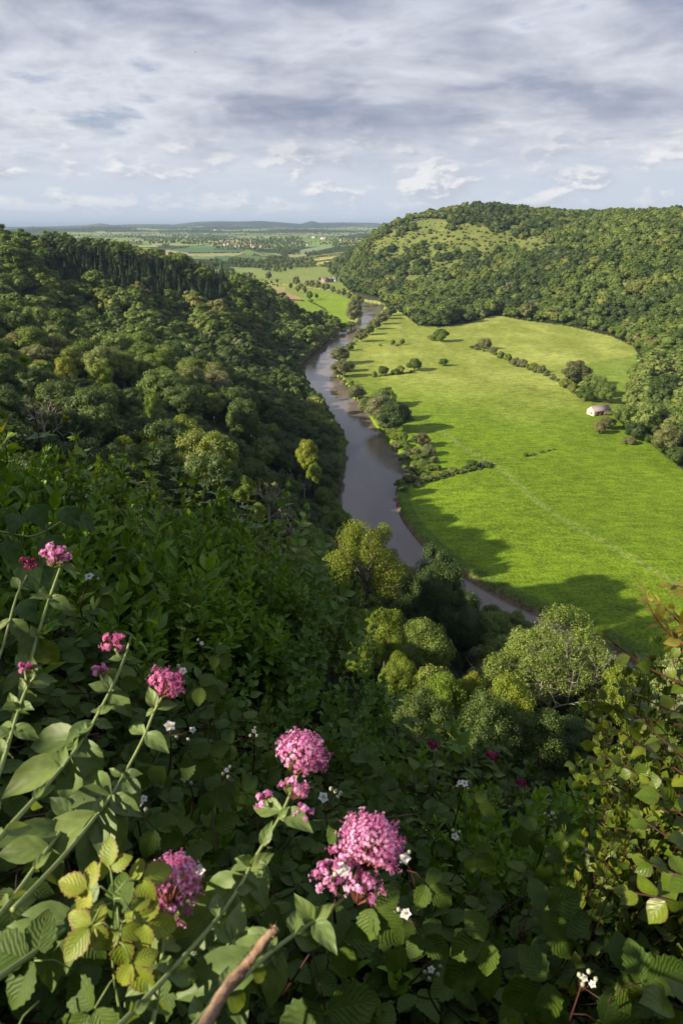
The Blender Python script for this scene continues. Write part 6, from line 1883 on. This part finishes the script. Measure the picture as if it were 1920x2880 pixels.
valerian('valerian at the left picture edge with a sunlit pale stem and small rose cluster', [(84, 1552, 1.25), (62, 1580, 1.25), (40, 1640, 1.22), (22, 1700, 1.2), (0, 1770, 1.15), (-30, 1850, 1.1)], .0036,
         [(64, 1578, 68, -28, 'broad', .03), (60, 1585, -14, -28, 'valer', 0), (42, 1640, -35, -28, 'broad', -.03), (42, 1640, 28, -24, 'broad', -.03), (22, 1700, 74, -10, 'broad', -.02), (15, 1715, -60, -40, 'broad', 0), (5, 1750, 20, -60, 'valer', 0)],
         [(56, 1533, 32, .8, 40, P_ROSE, 1.25, (62, 1580))], 4)
valerian('valerian with a rounded magenta head above the middle left brambles', [(372, 1602, 1.25), (352, 1640, 1.25), (325, 1705, 1.23), (268, 1808, 1.2), (205, 1895, 1.15), (130, 1985, 1.05), (30, 2090, .95)], .0036,
         [(358, 1630, -25, 12, 'valer', 0), (358, 1630, 25, -12, 'valer', 0), (325, 1705, -40, -55, 'broad', .02), (325, 1705, 55, 12, 'valer', -.03), (268, 1806, 60, -40, 'broad', -.02), (268, 1806, -20, -50, 'broad', 0), (262, 1815, 45, 50, 'valer', -.04), (215, 1880, -40, -140, 'broad', .05),
          (205, 1895, 110, -30, 'valer', -.03), (205, 1895, 70, 55, 'valer', -.03), (205, 1895, -60, -60, 'valer', 0), (200, 1900, -60, 40, 'valer', 0), (195, 1905, 40, 60, 'valer', -.05), (130, 1985, -110, -10, 'broad', 0), (130, 1985, 90, 60, 'broad', -.02)],
         [(382, 1569, 78, .85, 190, P_ROSE, 1.25)], 5)
valerian('tall valerian with a large pink dome and a whorl of small clusters below it', [(690, 1760, 1.12), (672, 1812, 1.12), (640, 1882, 1.10), (590, 1965, 1.08), (552, 2035, 1.05), (500, 2110, 1.0), (430, 2190, .95), (330, 2300, .9), (200, 2430, .84)], .0035,
         [(640, 1884, -64, -38, 'valer', .02), (640, 1884, 68, 12, 'valer', -.03), (556, 2030, -20, -72, 'broad', 0), (556, 2030, 62, -18, 'valer', -.02), (556, 2030, -40, 6, 'valer', 0), (556, 2030, 48, 42, 'valer', -.03), (556, 2030, 0, -60, 'valer', -.02), (500, 2110, 100, -20, 'broad', 0), (500, 2110, -60, -50, 'broad', .02), (440, 2180, -110, 30, 'broad', 0), (430, 2190, 80, 60, 'broad', -.02)],
         [(694, 1732, 112, .80, 420, P_PINK, 1.12), (678, 1808, 70, .5, 70, P_PINK, 1.11), (607, 1838, 42, 1.0, 60, P_PINK, 1.12, (636, 1880)), (698, 1869, 44, .9, 60, P_PINK, 1.10, (645, 1882))], 6)
valerian('valerian with the largest irregular pink head, right of the cut branch', [(822, 2000, 1.02), (800, 2052, 1.02), (748, 2098, 1.0), (690, 2138, .98), (620, 2190, .95), (560, 2245, .9), (470, 2330, .85), (380, 2440, .8)], .0036,
         [(690, 2136, -8, -70, 'valer', -.02), (690, 2136, 45, -66, 'valer', .02), (690, 2136, 76, 34, 'valer', -.03), (690, 2136, -14, -30, 'valer', 0), (560, 2245, -20, -120, 'broad', 0), (560, 2245, 60, 70, 'valer', 0), (470, 2330, -90, -60, 'broad', 0), (560, 2245, -80, -30, 'broad', 0)],
         [(852, 1936, 138, .78, 560, P_PINK, 1.02), (795, 1965, 70, .8, 120, P_PINK, 1.02), (834, 2040, 84, .75, 150, P_PINK, 1.0), (756, 2012, 78, .75, 120, P_PINK, 1.0, (795, 2055))], 7)
valerian('valerian with a tall pink head beside the yellow green bramble tip', [(398, 2060, .98), (378, 2140, .96), (372, 2200, .95), (360, 2300, .92), (340, 2400, .9)], .0030,
         [(372, 2200, 60, -60, 'broad', .03), (372, 2210, -70, -40, 'broad', .03), (360, 2290, 100, -60, 'broad', 0), (360, 2290, -90, -10, 'broad', 0)],
         [(400, 2030, 112, .95, 330, P_PINK, .98), (390, 2095, 84, .6, 80, P_PINK, .97)], 8)
for i, (X, Y, w_, lb) in enumerate([(993, 1712, 22, 'tiny dark magenta valerian on the far rim, leftmost of three'), (1130, 1737, 24, 'tiny dark magenta valerian on the far rim, middle one of three'), (1197, 1800, 20, 'tiny dark magenta valerian on the far rim, rightmost of three')]):
    valerian(lb, [(X + 2, Y + 8, 2.6), (X + 4, Y + 30, 2.6), (X, Y + 90, 2.68)], .0018, [(X + 4, Y + 50, 25, -10, 'valer', 0), (X + 4, Y + 50, -25, -5, 'valer', 0)], [(X, Y, w_, .9, 40, P_DARK, 2.6)], 20 + i)
for i, (st, lv) in enumerate([([(165, 1995 - 120, 1.2), (110, 1950, 1.15), (40, 2050, 1.1), (-40, 2150, 1.0)], [(165, 1880, 20, -90, 'broad', 0), (165, 1880, -60, -60, 'broad', 0), (110, 1950, 110, -35, 'broad', 0), (110, 1950, -130, -30, 'broad', -.03), (60, 2020, -80, -80, 'broad', 0), (60, 2020, 90, 20, 'broad', 0)]),
                              ([(215, 2080, 1.05), (120, 2160, 1.0), (20, 2230, .95), (-60, 2290, .9)], [(215, 2080, -20, -90, 'broad', 0), (120, 2160, -120, -50, 'broad', 0), (120, 2160, 20, 90, 'broad', 0), (40, 2215, -60, -90, 'broad', 0), (40, 2215, 90, 80, 'broad', 0)]),
                              ([(540, 2150, .98), (520, 2240, .96), (470, 2330, .92), (420, 2420, .9)], [(540, 2160, 10, -90, 'valer', 0), (540, 2160, -50, -40, 'valer', 0), (520, 2240, 30, 110, 'valer', -.03), (520, 2240, 70, 40, 'valer', 0), (520, 2240, -50, -80, 'broad', 0), (480, 2310, 110, 20, 'broad', 0)])]):
    valerian(['flowerless valerian shoot with broad grey green leaves at the lower left edge', 'flowerless valerian shoot in the bottom left corner', 'flowerless valerian shoot beside the cut branch'][i], st, .0042, lv, [], 40 + i)

# ---- bramble sprays with white flowers
def bramble_flower(parent, c, N, s, rs):
    mP, mC = MB(), MB()
    N = unit(np.asarray(N, float)); A = unit(np.cross(N, unit(rs.normal(0, 1, 3)))); B = np.cross(N, A)
    for j in range(5):
        a = j * 1.2566 + rs.uniform(-.1, .1)
        d = math.cos(a) * A + math.sin(a) * B
        put_leaves(mP, 'round', [c + d * s * .06], [d + N * rs.uniform(.05, .4)], N, s * .55, rs.uniform(0, 1), 1.15)
    for j in range(26):
        a = rs.uniform(0, 6.28); rr = rs.uniform(.05, .2) * s
        q = c + (math.cos(a) * A + math.sin(a) * B) * rr
        V, F = tube(np.array([c, q + N * s * rs.uniform(.12, .22)]), s * .012, 3); mC.add(V, F, a=rs.rand())
        v, f = ICO1; mC.add(v * s * .03 + q + N * s * .2, f, a=.9)
    h = link('flower', mP.mesh('flower', P_WHITE, True), parent)
    link('stamens', mC.mesh('stamens', P_STAMEN), h)
    return h
S_BUD = petal_mat('pale_buds', (0.30, 0.32, 0.20), (0.55, 0.55, 0.42), 0.1)
def spray(label, flowers, buds, leaves, dist, foot, seed, lmat=None, smat=None, group='white flowering bramble sprays'):
    rs = np.random.RandomState(seed)
    lmat = lmat or N_BRAM
    f0 = at_d(foot[0], foot[1], dist + .08)
    c0 = at_d(flowers[0][0], flowers[0][1], dist) if flowers else at_d(leaves[0][0], leaves[0][1], dist)
    root = bpy.data.objects.new('bramble_spray', None); COL.objects.link(root); root.location = tuple(f0)
    tag(root, label, 'bramble', group)
    mS, mL, mB = MB(), MB(), MB()
    path = shoot_path(np.zeros(3), c0 - f0 - (c0 - f0) * .04, rs, .07, 9)
    V, F = tube(path, np.linspace(.0022, .0011, 9), 5); mS.add(V, F)
    for (X, Y, s_) in flowers:
        c = at_d(X, Y, dist) - f0
        b = path[7]
        V, F = tube(np.array([b, (b + c) / 2 + (0, 0, -.004), c]), .0009, 4); mS.add(V, F)
        bramble_flower(root, c, unit(-unit(c0 - EYE) * .6 + np.array([rs.uniform(-.5, .5), 0, .8])), s_ * .74, rs)
    for (X, Y) in buds:
        c = at_d(X, Y, dist) - f0; b = path[6]
        V, F = tube(np.array([b, c]), .0008, 4); mS.add(V, F)
        v, f = ICO1; mB.add(v * .0042 * np.array([1, 1, 1.25]) + c, f, a=rs.rand())
    for (X, Y, dX, dY, s_) in leaves:
        a = at_d(X, Y, dist) - f0; b = at_d(X + dX, Y + dY, dist) - f0
        trifoliate(mL, mS, a, b - a, s_, rs, False, rs.uniform(.4, .9), up=np.array([rs.uniform(-.2, .2), -.6, .8]))
    link('stem', mS.mesh('stem', smat or S_RED, True), root)
    if leaves: link('leaves', mL.mesh('leaves', lmat, True), root)
    if buds: link('buds', mB.mesh('buds', S_BUD, True), root)
    return root
SPR = [([(205, 1324, .030)], [(225, 1330)], [(200, 1345, 40, 30, .05)], 1.9, (190, 1420), 'single white bramble flower in the upper left near the mauve valerian'),
       ([(390, 1668, .026), (442, 1677, .016)], [(405, 1695), (432, 1700)], [(400, 1715, 40, 25, .05), (380, 1712, -30, 40, .05)], 1.35, (385, 1780), 'pair of white bramble flowers below the rounded magenta valerian head'),
       ([(425, 1788, .018)], [(438, 1800)], [(430, 1810, 50, 10, .05)], 1.4, (440, 1880), 'white bramble flower left of the tall pink dome'),
       ([(317, 1845, .022), (330, 1835, .016)], [(335, 1860), (300, 1855)], [(310, 1870, 40, 30, .055)], 1.3, (330, 1950), 'white bramble flower beside the valerian leaves at the middle left'),
       ([(455, 2003, .026)], [(440, 1990)], [(460, 2030, 60, 20, .055)], 1.2, (470, 2120), 'white bramble flower touching the tall pink head at the lower left'),
       ([(372, 1942, .02)], [(360, 1925), (385, 1930), (378, 1955)], [(380, 1960, 50, 30, .05)], 1.35, (400, 2020), 'half open bramble flower above the lower left pink head'),
       ([(742, 1832, .026)], [(770, 1818), (782, 1822), (775, 1832), (760, 1812)], [(750, 1850, 40, 45, .055)], 1.4, (760, 1920), 'white bramble flower right of the tall pink dome'),
       ([(789, 2000, .022), (780, 1994, .018)], [(770, 2010)], [(800, 2040, 50, 40, .05)], .99, (770, 2120), 'white bramble flower inside the largest pink valerian head'),
       ([(930, 1973, .026)], [(940, 1958)], [(935, 2000, 40, 30, .05)], 1.35, (960, 2080), 'white bramble flower at the right side of the largest pink head'),
       ([(931, 2100, .024)], [(915, 2090), (905, 2098)], [(925, 2110, 40, 35, .05)], 1.35, (900, 2180), 'white bramble flower below the largest pink head'),
       ([(1066, 1800, .026), (1056, 1798, .018)], [(1050, 1806), (1075, 1812)], [(1060, 1825, 50, 30, .055)], 2.0, (1040, 1900), 'white bramble flowers on the right part of the bank below the rim'),
       ([(1045, 1922, .022)], [(1055, 1912), (1040, 1908), (1052, 1930)], [(1050, 1940, 50, 30, .055)], 1.8, (1075, 2030), 'white bramble flower right of the largest pink head, further off'),
       ([(420, 1541, .022)], [(410, 1530)], [(425, 1560, 40, 20, .05)], 1.6, (440, 1640), 'white bramble flower behind the rounded magenta valerian head'),
       ([(463, 1478, .016)], [(455, 1470)], [(470, 1490, 40, 20, .05)], 2.0, (480, 1560), 'small white bramble flower in the small leaved thicket of the upper middle'),
       ([(583, 1680, .016)], [(590, 1690), (575, 1690), (586, 1672)], [(590, 1705, 40, 20, .055), (570, 1700, -40, 10, .055)], 1.8, (580, 1790), 'bramble buds left above the tall pink dome'),
       ([(520, 1770, .014)], [(512, 1778), (528, 1762), (524, 1785)], [(520, 1790, 40, 30, .055)], 1.6, (500, 1870), 'bramble buds between two white flowers left of the tall pink dome'),
       ([(1268, 1868, .012)], [(1260, 1876), (1275, 1880), (1252, 1870), (1265, 1885)], [(1240, 1900, 60, 10, .06), (1270, 1900, -70, 20, .06)], 1.9, (1210, 2060), 'bramble buds on a dark red arching stem at the right'),
       ([(1345, 1952, .012)], [(1330, 1948), (1352, 1940), (1338, 1962), (1360, 1955)], [(1340, 1975, 70, 20, .06), (1330, 1975, -60, 20, .06)], 1.8, (1310, 2080), 'pale bramble buds right of the arching stem'),
       ([(990, 2228, .016)], [(1005, 2240), (985, 2250), (1010, 2222), (975, 2235)], [(980, 2200, -40, -20, .06)], 1.45, (1010, 2330), 'bramble buds at the bottom middle right'),
       ([(1340, 2248, .016), (1360, 2262, .014)], [(1352, 2232), (1338, 2262), (1330, 2240), (1368, 2250)], [(1330, 2230, -60, 20, .075), (1350, 2235, 70, 0, .07), (1340, 2270, 60, 60, .07)], 1.4, (1290, 2400), 'bramble flower cluster in the dark bottom right corner'),
       ([(1285, 1890, .001)], [], [(1190, 2150, 60, -20, .075), (1180, 2170, -60, 30, .08)], 1.5, (1250, 2330), 'pair of broad bramble leaves with a sun fleck at the lower right')]
for i, (fl, bd, lv, ds, ft, lb) in enumerate(SPR):
    spray(lb, [f for f in fl if f[2] > .005], bd, lv, ds, ft, 300 + i)
spray('yellow green young bramble tip lit by the sun at the lower left', [], [], [(262, 2048, -6, -40, .031), (258, 2058, -46, -14, .034), (266, 2052, 46, -25, .036), (262, 2065, 34, 22, .032), (255, 2075, -38, 42, .036), (270, 2082, 4, 46, .034), (272, 2125, 62, -4, .036), (262, 2140, -34, -10, .030), (275, 2165, 26, 44, .034)], .92, (300, 2420), 400, N_BRAY, S_GRN, None)
spray('bramble leaves in half sun at the bottom left', [], [], [(290, 2230, -50, 60, .06), (300, 2220, 70, 20, .055), (280, 2200, 0, -60, .05), (170, 2230, -80, -20, .06), (90, 2300, -40, 60, .06), (110, 2200, 60, -40, .05)], .98, (300, 2450), 401, N_BRAM, S_GRN, None)
spray('large toothed bramble leaf in dappled sun right of the cut branch', [], [], [(715, 2185, 30, 130, .095), (705, 2180, 80, -20, .06), (700, 2190, -60, -10, .06)], 1.15, (640, 2300), 402, N_BRAM, S_RED, None)
spray('bright leaf with an upturned rim at the lower right', [], [], [(1190, 2120, 80, -40, .065), (1180, 2140, -70, 20, .065)], 1.4, (1230, 2290), 403, N_BRAM, S_RED, None)
spray('pointed leaf lit from behind in the bottom right corner', [], [], [(1400, 2290, 70, -30, .07), (1310, 2330, 60, 20, .06)], 1.35, (1420, 2420), 404, N_BRAM, S_RED, None)

# ---- the cut branch
def branch():
    m, t, out = mat_new('cut_branch_bark')
    uvn = t.new('ShaderNodeTexCoord').outputs['Object']
    n = t.noise(uvn, 70, 6, 0.65); n2 = t.noise(uvn, 14, 3, 0.5)
    c = t.ramp(n, [(0.3, (0.16, 0.09, 0.05)), (0.6, (0.33, 0.22, 0.14)), (0.8, (0.45, 0.33, 0.22))])
    c = t.mix(t.smooth(n2, .45, .65, 0, .6), c, (0.28, 0.14, 0.08, 1))
    d = t.new('ShaderNodeBsdfPrincipled', ins={'Base Color': c, 'Roughness': .85})
    t.link(t.new('ShaderNodeBump', ins={'Height': n, 'Strength': 1.0, 'Distance': .003}).outputs[0], d.inputs['Normal'])
    t.link(d.outputs[0], out.inputs[0])
    rs = np.random.RandomState(3)
    P = np.array(densify([at_d(*p) for p in [(634, 2134, .80), (600, 2172, .80), (560, 2225, .80), (520, 2272, .79), (485, 2330, .78), (430, 2430, .75)]], 5))
    o = P[-1].copy(); root = bpy.data.objects.new('cut_branch', None); COL.objects.link(root); root.location = tuple(o)
    tag(root, 'thick cut brown branch with peeling bark rising from the bottom edge', 'branch')
    r = np.interp(np.arange(len(P)), [0, 8, len(P) - 1], [.0040, .0052, .0066]) * rs.uniform(.93, 1.07, len(P))
    V, F = tube(P - o, r, 12); V = V + rs.normal(0, .0005, V.shape)
    mb = MB(); mb.add(V, F)
    link('bark', mb.mesh('bark', m, True), root)
    T = unit(P[0] - P[3])
    mb = MB(); V, F = tube(np.array([P[0] - T * .001, P[0] + T * .0015]) - o, [.0039, .0036], 12); mb.add(V, F)
    link('cut_face', mb.mesh('cut_face', plain_mat('cut_wood', (0.42, 0.30, 0.18), (0.56, 0.42, 0.27), 60)), root)
    mb = MB()
    for i in range(60):
        k = rs.randint(1, 12); dd = unit(rs.normal(0, 1, 3))
        q = P[k] - o + dd * r[k]
        V, F = tube(np.array([q, q + dd * .004 + T * .006 * rs.uniform(-1, 1)]), [.0005, .0001], 3); mb.add(V, F)
    link('bark_shreds', mb.mesh('bark_shreds', m), root)
branch()
for i, (pts, lb) in enumerate([([(172, 2342 - 0, 1.0), (110, 2410, 1.0)], 'dry brown twig in the bottom left corner'), ([(162, 2342 - 20 - 0, 1.0), (60, 2430, .98)], '')][:0]):
    pass
tw = [([(165, 2000 + 340, .9), (60, 2432, .9)], 0)]
for i, (pts, r_, lb) in enumerate([([(163, 2342 - 2, 1.0), (120, 2395, 1.0)], .002, 'dry twig end at the bottom left edge'),
                                   ([(1285, 1890, 1.95), (1262, 1960, 1.9), (1230, 2050, 1.85), (1190, 2160, 1.8)], .0022, 'dark red arching bramble cane at the right'),
                                   ([(1280, 1795 + 20, 2.3), (1345, 1840, 2.3), (1405, 1853, 2.3)], .0020, 'thin grey twig lying across the right thicket'),
                                   ([(720, 1975 - 90, 1.7), (830, 1955 - 70, 1.75), (960, 1870, 1.8)], .0022, 'brown thorny cane crossing behind the two large pink heads'),
                                   ([(478, 1640, 1.7), (480, 1740, 1.7), (487, 1850, 1.65), (492, 1960, 1.6)], .0022, 'upright dark red bramble cane left of the tall pink dome'),
                                   ([(600, 1970 + 60, 1.5), (520, 2020, 1.5), (440, 2120, 1.45)], .002, 'dark bramble cane behind the tall valerian stem')]):
    P = np.array(densify([at_d(*p) for p in pts], 4)); o = P[-1].copy()
    mb = MB(); V, F = tube(P - o, np.linspace(r_ * .6, r_, len(P)), 6); mb.add(V, F)
    rs = np.random.RandomState(i)
    for k in range(len(P)):
        dd = unit(rs.normal(0, 1, 3)); V, F = tube(np.array([P[k] - o, P[k] - o + dd * r_ * 2.6]), [r_ * .5, r_ * .05], 4); mb.add(V, F)
    tag(link('bramble_cane' if i not in (0, 2) else 'dry_twig', mb.mesh('cane', S_BRN if i in (0, 2, 3) else S_RED, True), None, o), lb, 'twig' if i in (0, 2) else 'cane')

# ---- the shrub at the right edge: red shoots, round leaves, golden young leaves in the sun
G_R = 'red stemmed shoots of the right-hand shrub'
RS_ = [([(1475, 1350, 1.5), (1492, 1395, 1.5), (1520, 1440, 1.5), (1580, 1510, 1.5)], 5, .030, 'y', 'upper red shoot with golden leaves at the right edge'),
       ([(1500, 1375, 1.55), (1530, 1400, 1.55), (1600, 1470, 1.55)], 5, .030, 'y', 'second red shoot with golden leaves at the right edge'),
       ([(1530, 1345, 1.5), (1570, 1350, 1.5), (1640, 1400, 1.5)], 4, .034, 'y', 'golden leaved shoot cut by the right picture edge'),
       ([(1520, 1425, 1.5), (1550, 1460, 1.5), (1610, 1520, 1.5)], 5, .032, 'y', 'dense golden leaves below the upper red shoots'),
       ([(1545, 1400, 1.48), (1575, 1440, 1.5), (1640, 1500, 1.5)], 5, .034, 'y', 'golden leaves at the picture edge beside the upper red shoots'),
       ([(1385, 1455, 1.5), (1425, 1490, 1.5), (1500, 1540, 1.5), (1590, 1580, 1.5)], 7, .034, 'g', 'long red shoot reaching left over the river at the right edge'),
       ([(1540, 1480, 1.5), (1550, 1540, 1.5), (1580, 1600, 1.5), (1620, 1680, 1.5)], 6, .036, 'g', 'steep red shoot under the golden leaves'),
       ([(1365, 1590, 1.55), (1400, 1620, 1.55), (1455, 1648, 1.55), (1560, 1665, 1.55), (1640, 1690, 1.55)], 9, .034, 'g', 'longest red shoot reaching left in front of the golden green tree'),
       ([(1400, 1670, 1.6), (1440, 1690, 1.6), (1500, 1730, 1.6), (1600, 1800, 1.6)], 8, .036, 'g', 'leafy shoot below the longest red one'),
       ([(1460, 1640, 1.5), (1510, 1690, 1.5), (1560, 1730, 1.5), (1640, 1800, 1.5)], 7, .038, 'g', 'leafy shoot right of the longest red one'),
       ([(1440, 1575, 1.55), (1490, 1610, 1.55), (1560, 1640, 1.55), (1640, 1660, 1.55)], 6, .036, 'g', 'leafy shoot above the longest red one'),
       ([(1380, 1730, 1.6), (1430, 1760, 1.6), (1500, 1800, 1.6), (1620, 1860, 1.6)], 8, .036, 'g', 'leafy shoot overhanging the dark gap at the right'),
       ([(1350, 1790, 1.7), (1400, 1800, 1.7), (1460, 1830, 1.7), (1600, 1900, 1.7)], 8, .038, 'g', 'low leafy shoot at the inner edge of the right-hand shrub'),
       ([(1490, 1800, 1.4), (1540, 1850, 1.4), (1600, 1900, 1.4)], 6, .042, 'g', 'broad leaved shoot at the right edge, partly sunlit'),
       ([(1470, 1880, 1.35), (1530, 1920, 1.35), (1610, 1960, 1.35)], 6, .044, 'g', 'sunlit shoot at the right edge below the broad leaved one'),
       ([(1480, 1980, 1.3), (1530, 2000, 1.3), (1620, 2030, 1.3)], 6, .044, 'g', 'lower sunlit shoot at the right edge'),
       ([(1440, 2050, 1.35), (1500, 2060, 1.35), (1610, 2090, 1.35)], 6, .044, 'g', 'shaded shoot under the lower sunlit one'),
       ([(1480, 2290, 1.15), (1540, 2310, 1.15), (1620, 2330, 1.15)], 5, .045, 'g', 'leafy shoot in the bottom right corner')]
for i, (pts, n_, sz_, ty, lb) in enumerate(RS_):
    shoot('red_shoot', lb, 'shoot', pts, 'lance' if ty == 'y' else 'round', N_YOUNG if ty == 'y' else N_PEAR, S_RED if ty == 'g' else S_PINK, sz_ * (0.95 if ty == 'y' else 1.0), n_ + (5 if ty == 'y' else 2), 0.92, 'alt', 0.95, 0.12, 0.0018, G_R, None, 500 + i, 1.5 if ty == 'y' else 1.0)
k = 0
for X, Y, d_ in [(1560, 1560, 1.85), (1620, 1480, 1.9), (1540, 1650, 1.85), (1500, 1740, 1.85), (1590, 1740, 1.75), (1560, 1830, 1.7), (1620, 1850, 1.6), (1640, 1620, 1.7), (1600, 1960, 1.55)]:
    p = at_d(X, Y, d_)
    fo, st = SHR['round'][k % 4]; k += 1
    root = bpy.data.objects.new('round_leaved_shrub', None); COL.objects.link(root)
    root.location = tuple(p); root.rotation_euler = (rsN.uniform(-.3, .1), rsN.uniform(-.4, 0), rsN.uniform(0, 6.28)); root.scale = (.8, .8, .9)
    tag(root, 'round leaved clump at the right edge, ' + ('beside the golden leaves' if Y < 1570 else 'by the longest red shoot' if Y < 1700 else 'below the longest red shoot' if Y < 1800 else 'above the sunlit shoots' if Y < 1900 else 'lowest of its shrub') + (', cut by the frame' if X > 1580 else ''), 'shrub', 'clumps of the right-hand shrub')
    link('foliage', fo, root); link('stems', st, root)

# ---- unseen leaf screens added left and behind to shade the near bank
def shade_tree():
    rs = np.random.RandomState(9)
    LIT = [(127, 1276, 1.55, .05), (258, 1478, 1.34, .05), (300, 1480, 1.35, .04), (235, 1622, 1.3, .04), (56, 1540, 1.25, .05), (30, 1660, 1.22, .06), (382, 1569, 1.25, .07), (330, 1690, 1.23, .05), (270, 1800, 1.2, .06), (694, 1732, 1.12, .08), (678, 1810, 1.11, .06), (640, 1884, 1.1, .08), (590, 1965, 1.08, .05), (555, 2030, 1.05, .06),
           (852, 1936, 1.02, .09), (800, 2010, 1.02, .08), (748, 2098, 1.0, .05), (690, 2130, .98, .05), (398, 2040, .98, .08), (230, 2060, .92, .13), (250, 2130, .92, .08), (200, 1900, 1.15, .05), (600, 2172, .8, .05), (560, 2225, .8, .04), (500, 2300, .79, .04), (720, 2230, 1.15, .06), (720, 2300, 1.15, .03), (60, 2090, 1.0, .05), (30, 1960, 1.1, .04), (170, 1850, 1.2, .04),
           (1500, 1390, 1.5, .10), (1550, 1440, 1.5, .12), (1560, 1350, 1.5, .10), (1505, 1697, 1.5, .025), (1530, 1480, 1.5, .06), (1545, 1860, 1.4, .05), (1500, 1900, 1.35, .03), (1540, 1990, 1.3, .05), (1560, 1700, 1.5, .04), (1560, 1760, 1.5, .05), (1200, 2115, 1.4, .02), (1360, 2330, 1.35, .04), (1420, 2290, 1.35, .03), (1550, 2320, 1.15, .05), (300, 2240, .98, .05), (110, 2230, .98, .05)]
    T = np.array([at_d(a, b, c) for a, b, c, r in LIT]); TR_ = np.array([l[3] for l in LIT])
    for (cx, cy_, cz), (ra, rb_, rc), n, label in [((-5.4, -0.6, 121.6), (2.3, 5.2, 3.9), 46000, 'added unseen leaf screen beyond the left edge that shades the near bank'),
                                                  ((1.2, -3.6, 121.4), (4.2, 1.9, 3.2), 30000, 'added unseen leaf screen behind the viewpoint that keeps sky light off the bank')]:
        C = np.stack([rs.uniform(-ra, ra, n) + cx, rs.uniform(-rb_, rb_, n) + cy_, rs.uniform(-rc, rc, n) + cz], 1)
        C = C[(((C - [cx, cy_, cz]) / [ra, rb_, rc]) ** 2).sum(1) < 1]
        keep = np.ones(len(C), bool)
        for t_, r_ in zip(T, TR_):
            v = C - t_; al = v @ SUNV
            d = np.linalg.norm(v - al[:, None] * SUNV, axis=1)
            keep &= ~((d < r_ + 0.03) & (al > 0))  # holes cut in the screen so sun reaches chosen flowers and leaves
        C = C[keep & (C[:, 2] > 118.6)]
        mb = MB(); clump_cards(mb, C - [cx, cy_, 117.5], np.tile(SUNV, (len(C), 1)), 0.10, rs, rs.rand(len(C)))
        root = bpy.data.objects.new('shade_screen', None); COL.objects.link(root); root.location = (cx, cy_, 117.5)
        tag(root, label, 'tree')
        link('crown', mb.mesh('shade_screen_leaves', M_LEAF), root)
        tb = MB(); V, F = tube([(0, 0, -1.5), (0.1, 0, 1.5), (0.0, 0.3, 4.5)], [.12, .1, .04], 8); tb.add(V, F)
        for i in range(7):
            limb(tb, np.array([0.05, 0.1, 1.0 + .4 * i]), unit(np.array([math.cos(i * 2.1) * ra / 3, math.sin(i * 2.1) * rb_ / 3, .6])), 1.8, .035, 1, rs)
        link('trunk', tb.mesh('hazel_trunk', M_BARK), root)
if SHADE: shade_tree()
# unseen trees added round the viewpoint to cut sky light on the near bank
for x_, y_, z_, s_, lb in [(3.5, -7.5, 117.5, .8, 'unseen broadleaf tree added behind the viewpoint on the right'), (-4.5, -10.5, 117.5, .75, 'unseen broadleaf tree added behind the viewpoint on the left'), (9.5, -3.5, 116.0, .72, 'unseen broadleaf tree added beside the viewpoint, out of the picture on the right')]:
    plant_tree('broad', x_, y_, z_, s_, 1.0, 'broadleaf_tree', lb, 'tree', None, lod=1)

# ---- labels shared by a few look-alikes are told apart by their order from the left
bpy.context.view_layer.update()
_by = {}
for o in list(COL.objects):
    if o.parent is None and o.get('label') and o.get('category'):
        _by.setdefault(o['label'], []).append(o)
ORD = ['leftmost', 'second from left', 'third from left', 'fourth from left', 'fifth from left', 'sixth from left', 'seventh from left', 'eighth from left', 'ninth from left', 'tenth from left', 'eleventh from left', 'twelfth from left']
for lab, obs in _by.items():
    if 1 < len(obs) <= 12 and len(lab.split()) <= 12:
        xs = [float(project(np.array(o.matrix_world.translation) + np.array([0, 0, 1e-3]))[0]) for o in obs]
        for r_, j in enumerate(np.argsort(xs)):
            obs[int(j)]['label'] = lab + ', ' + ('rightmost' if r_ == len(obs) - 1 else ORD[r_])
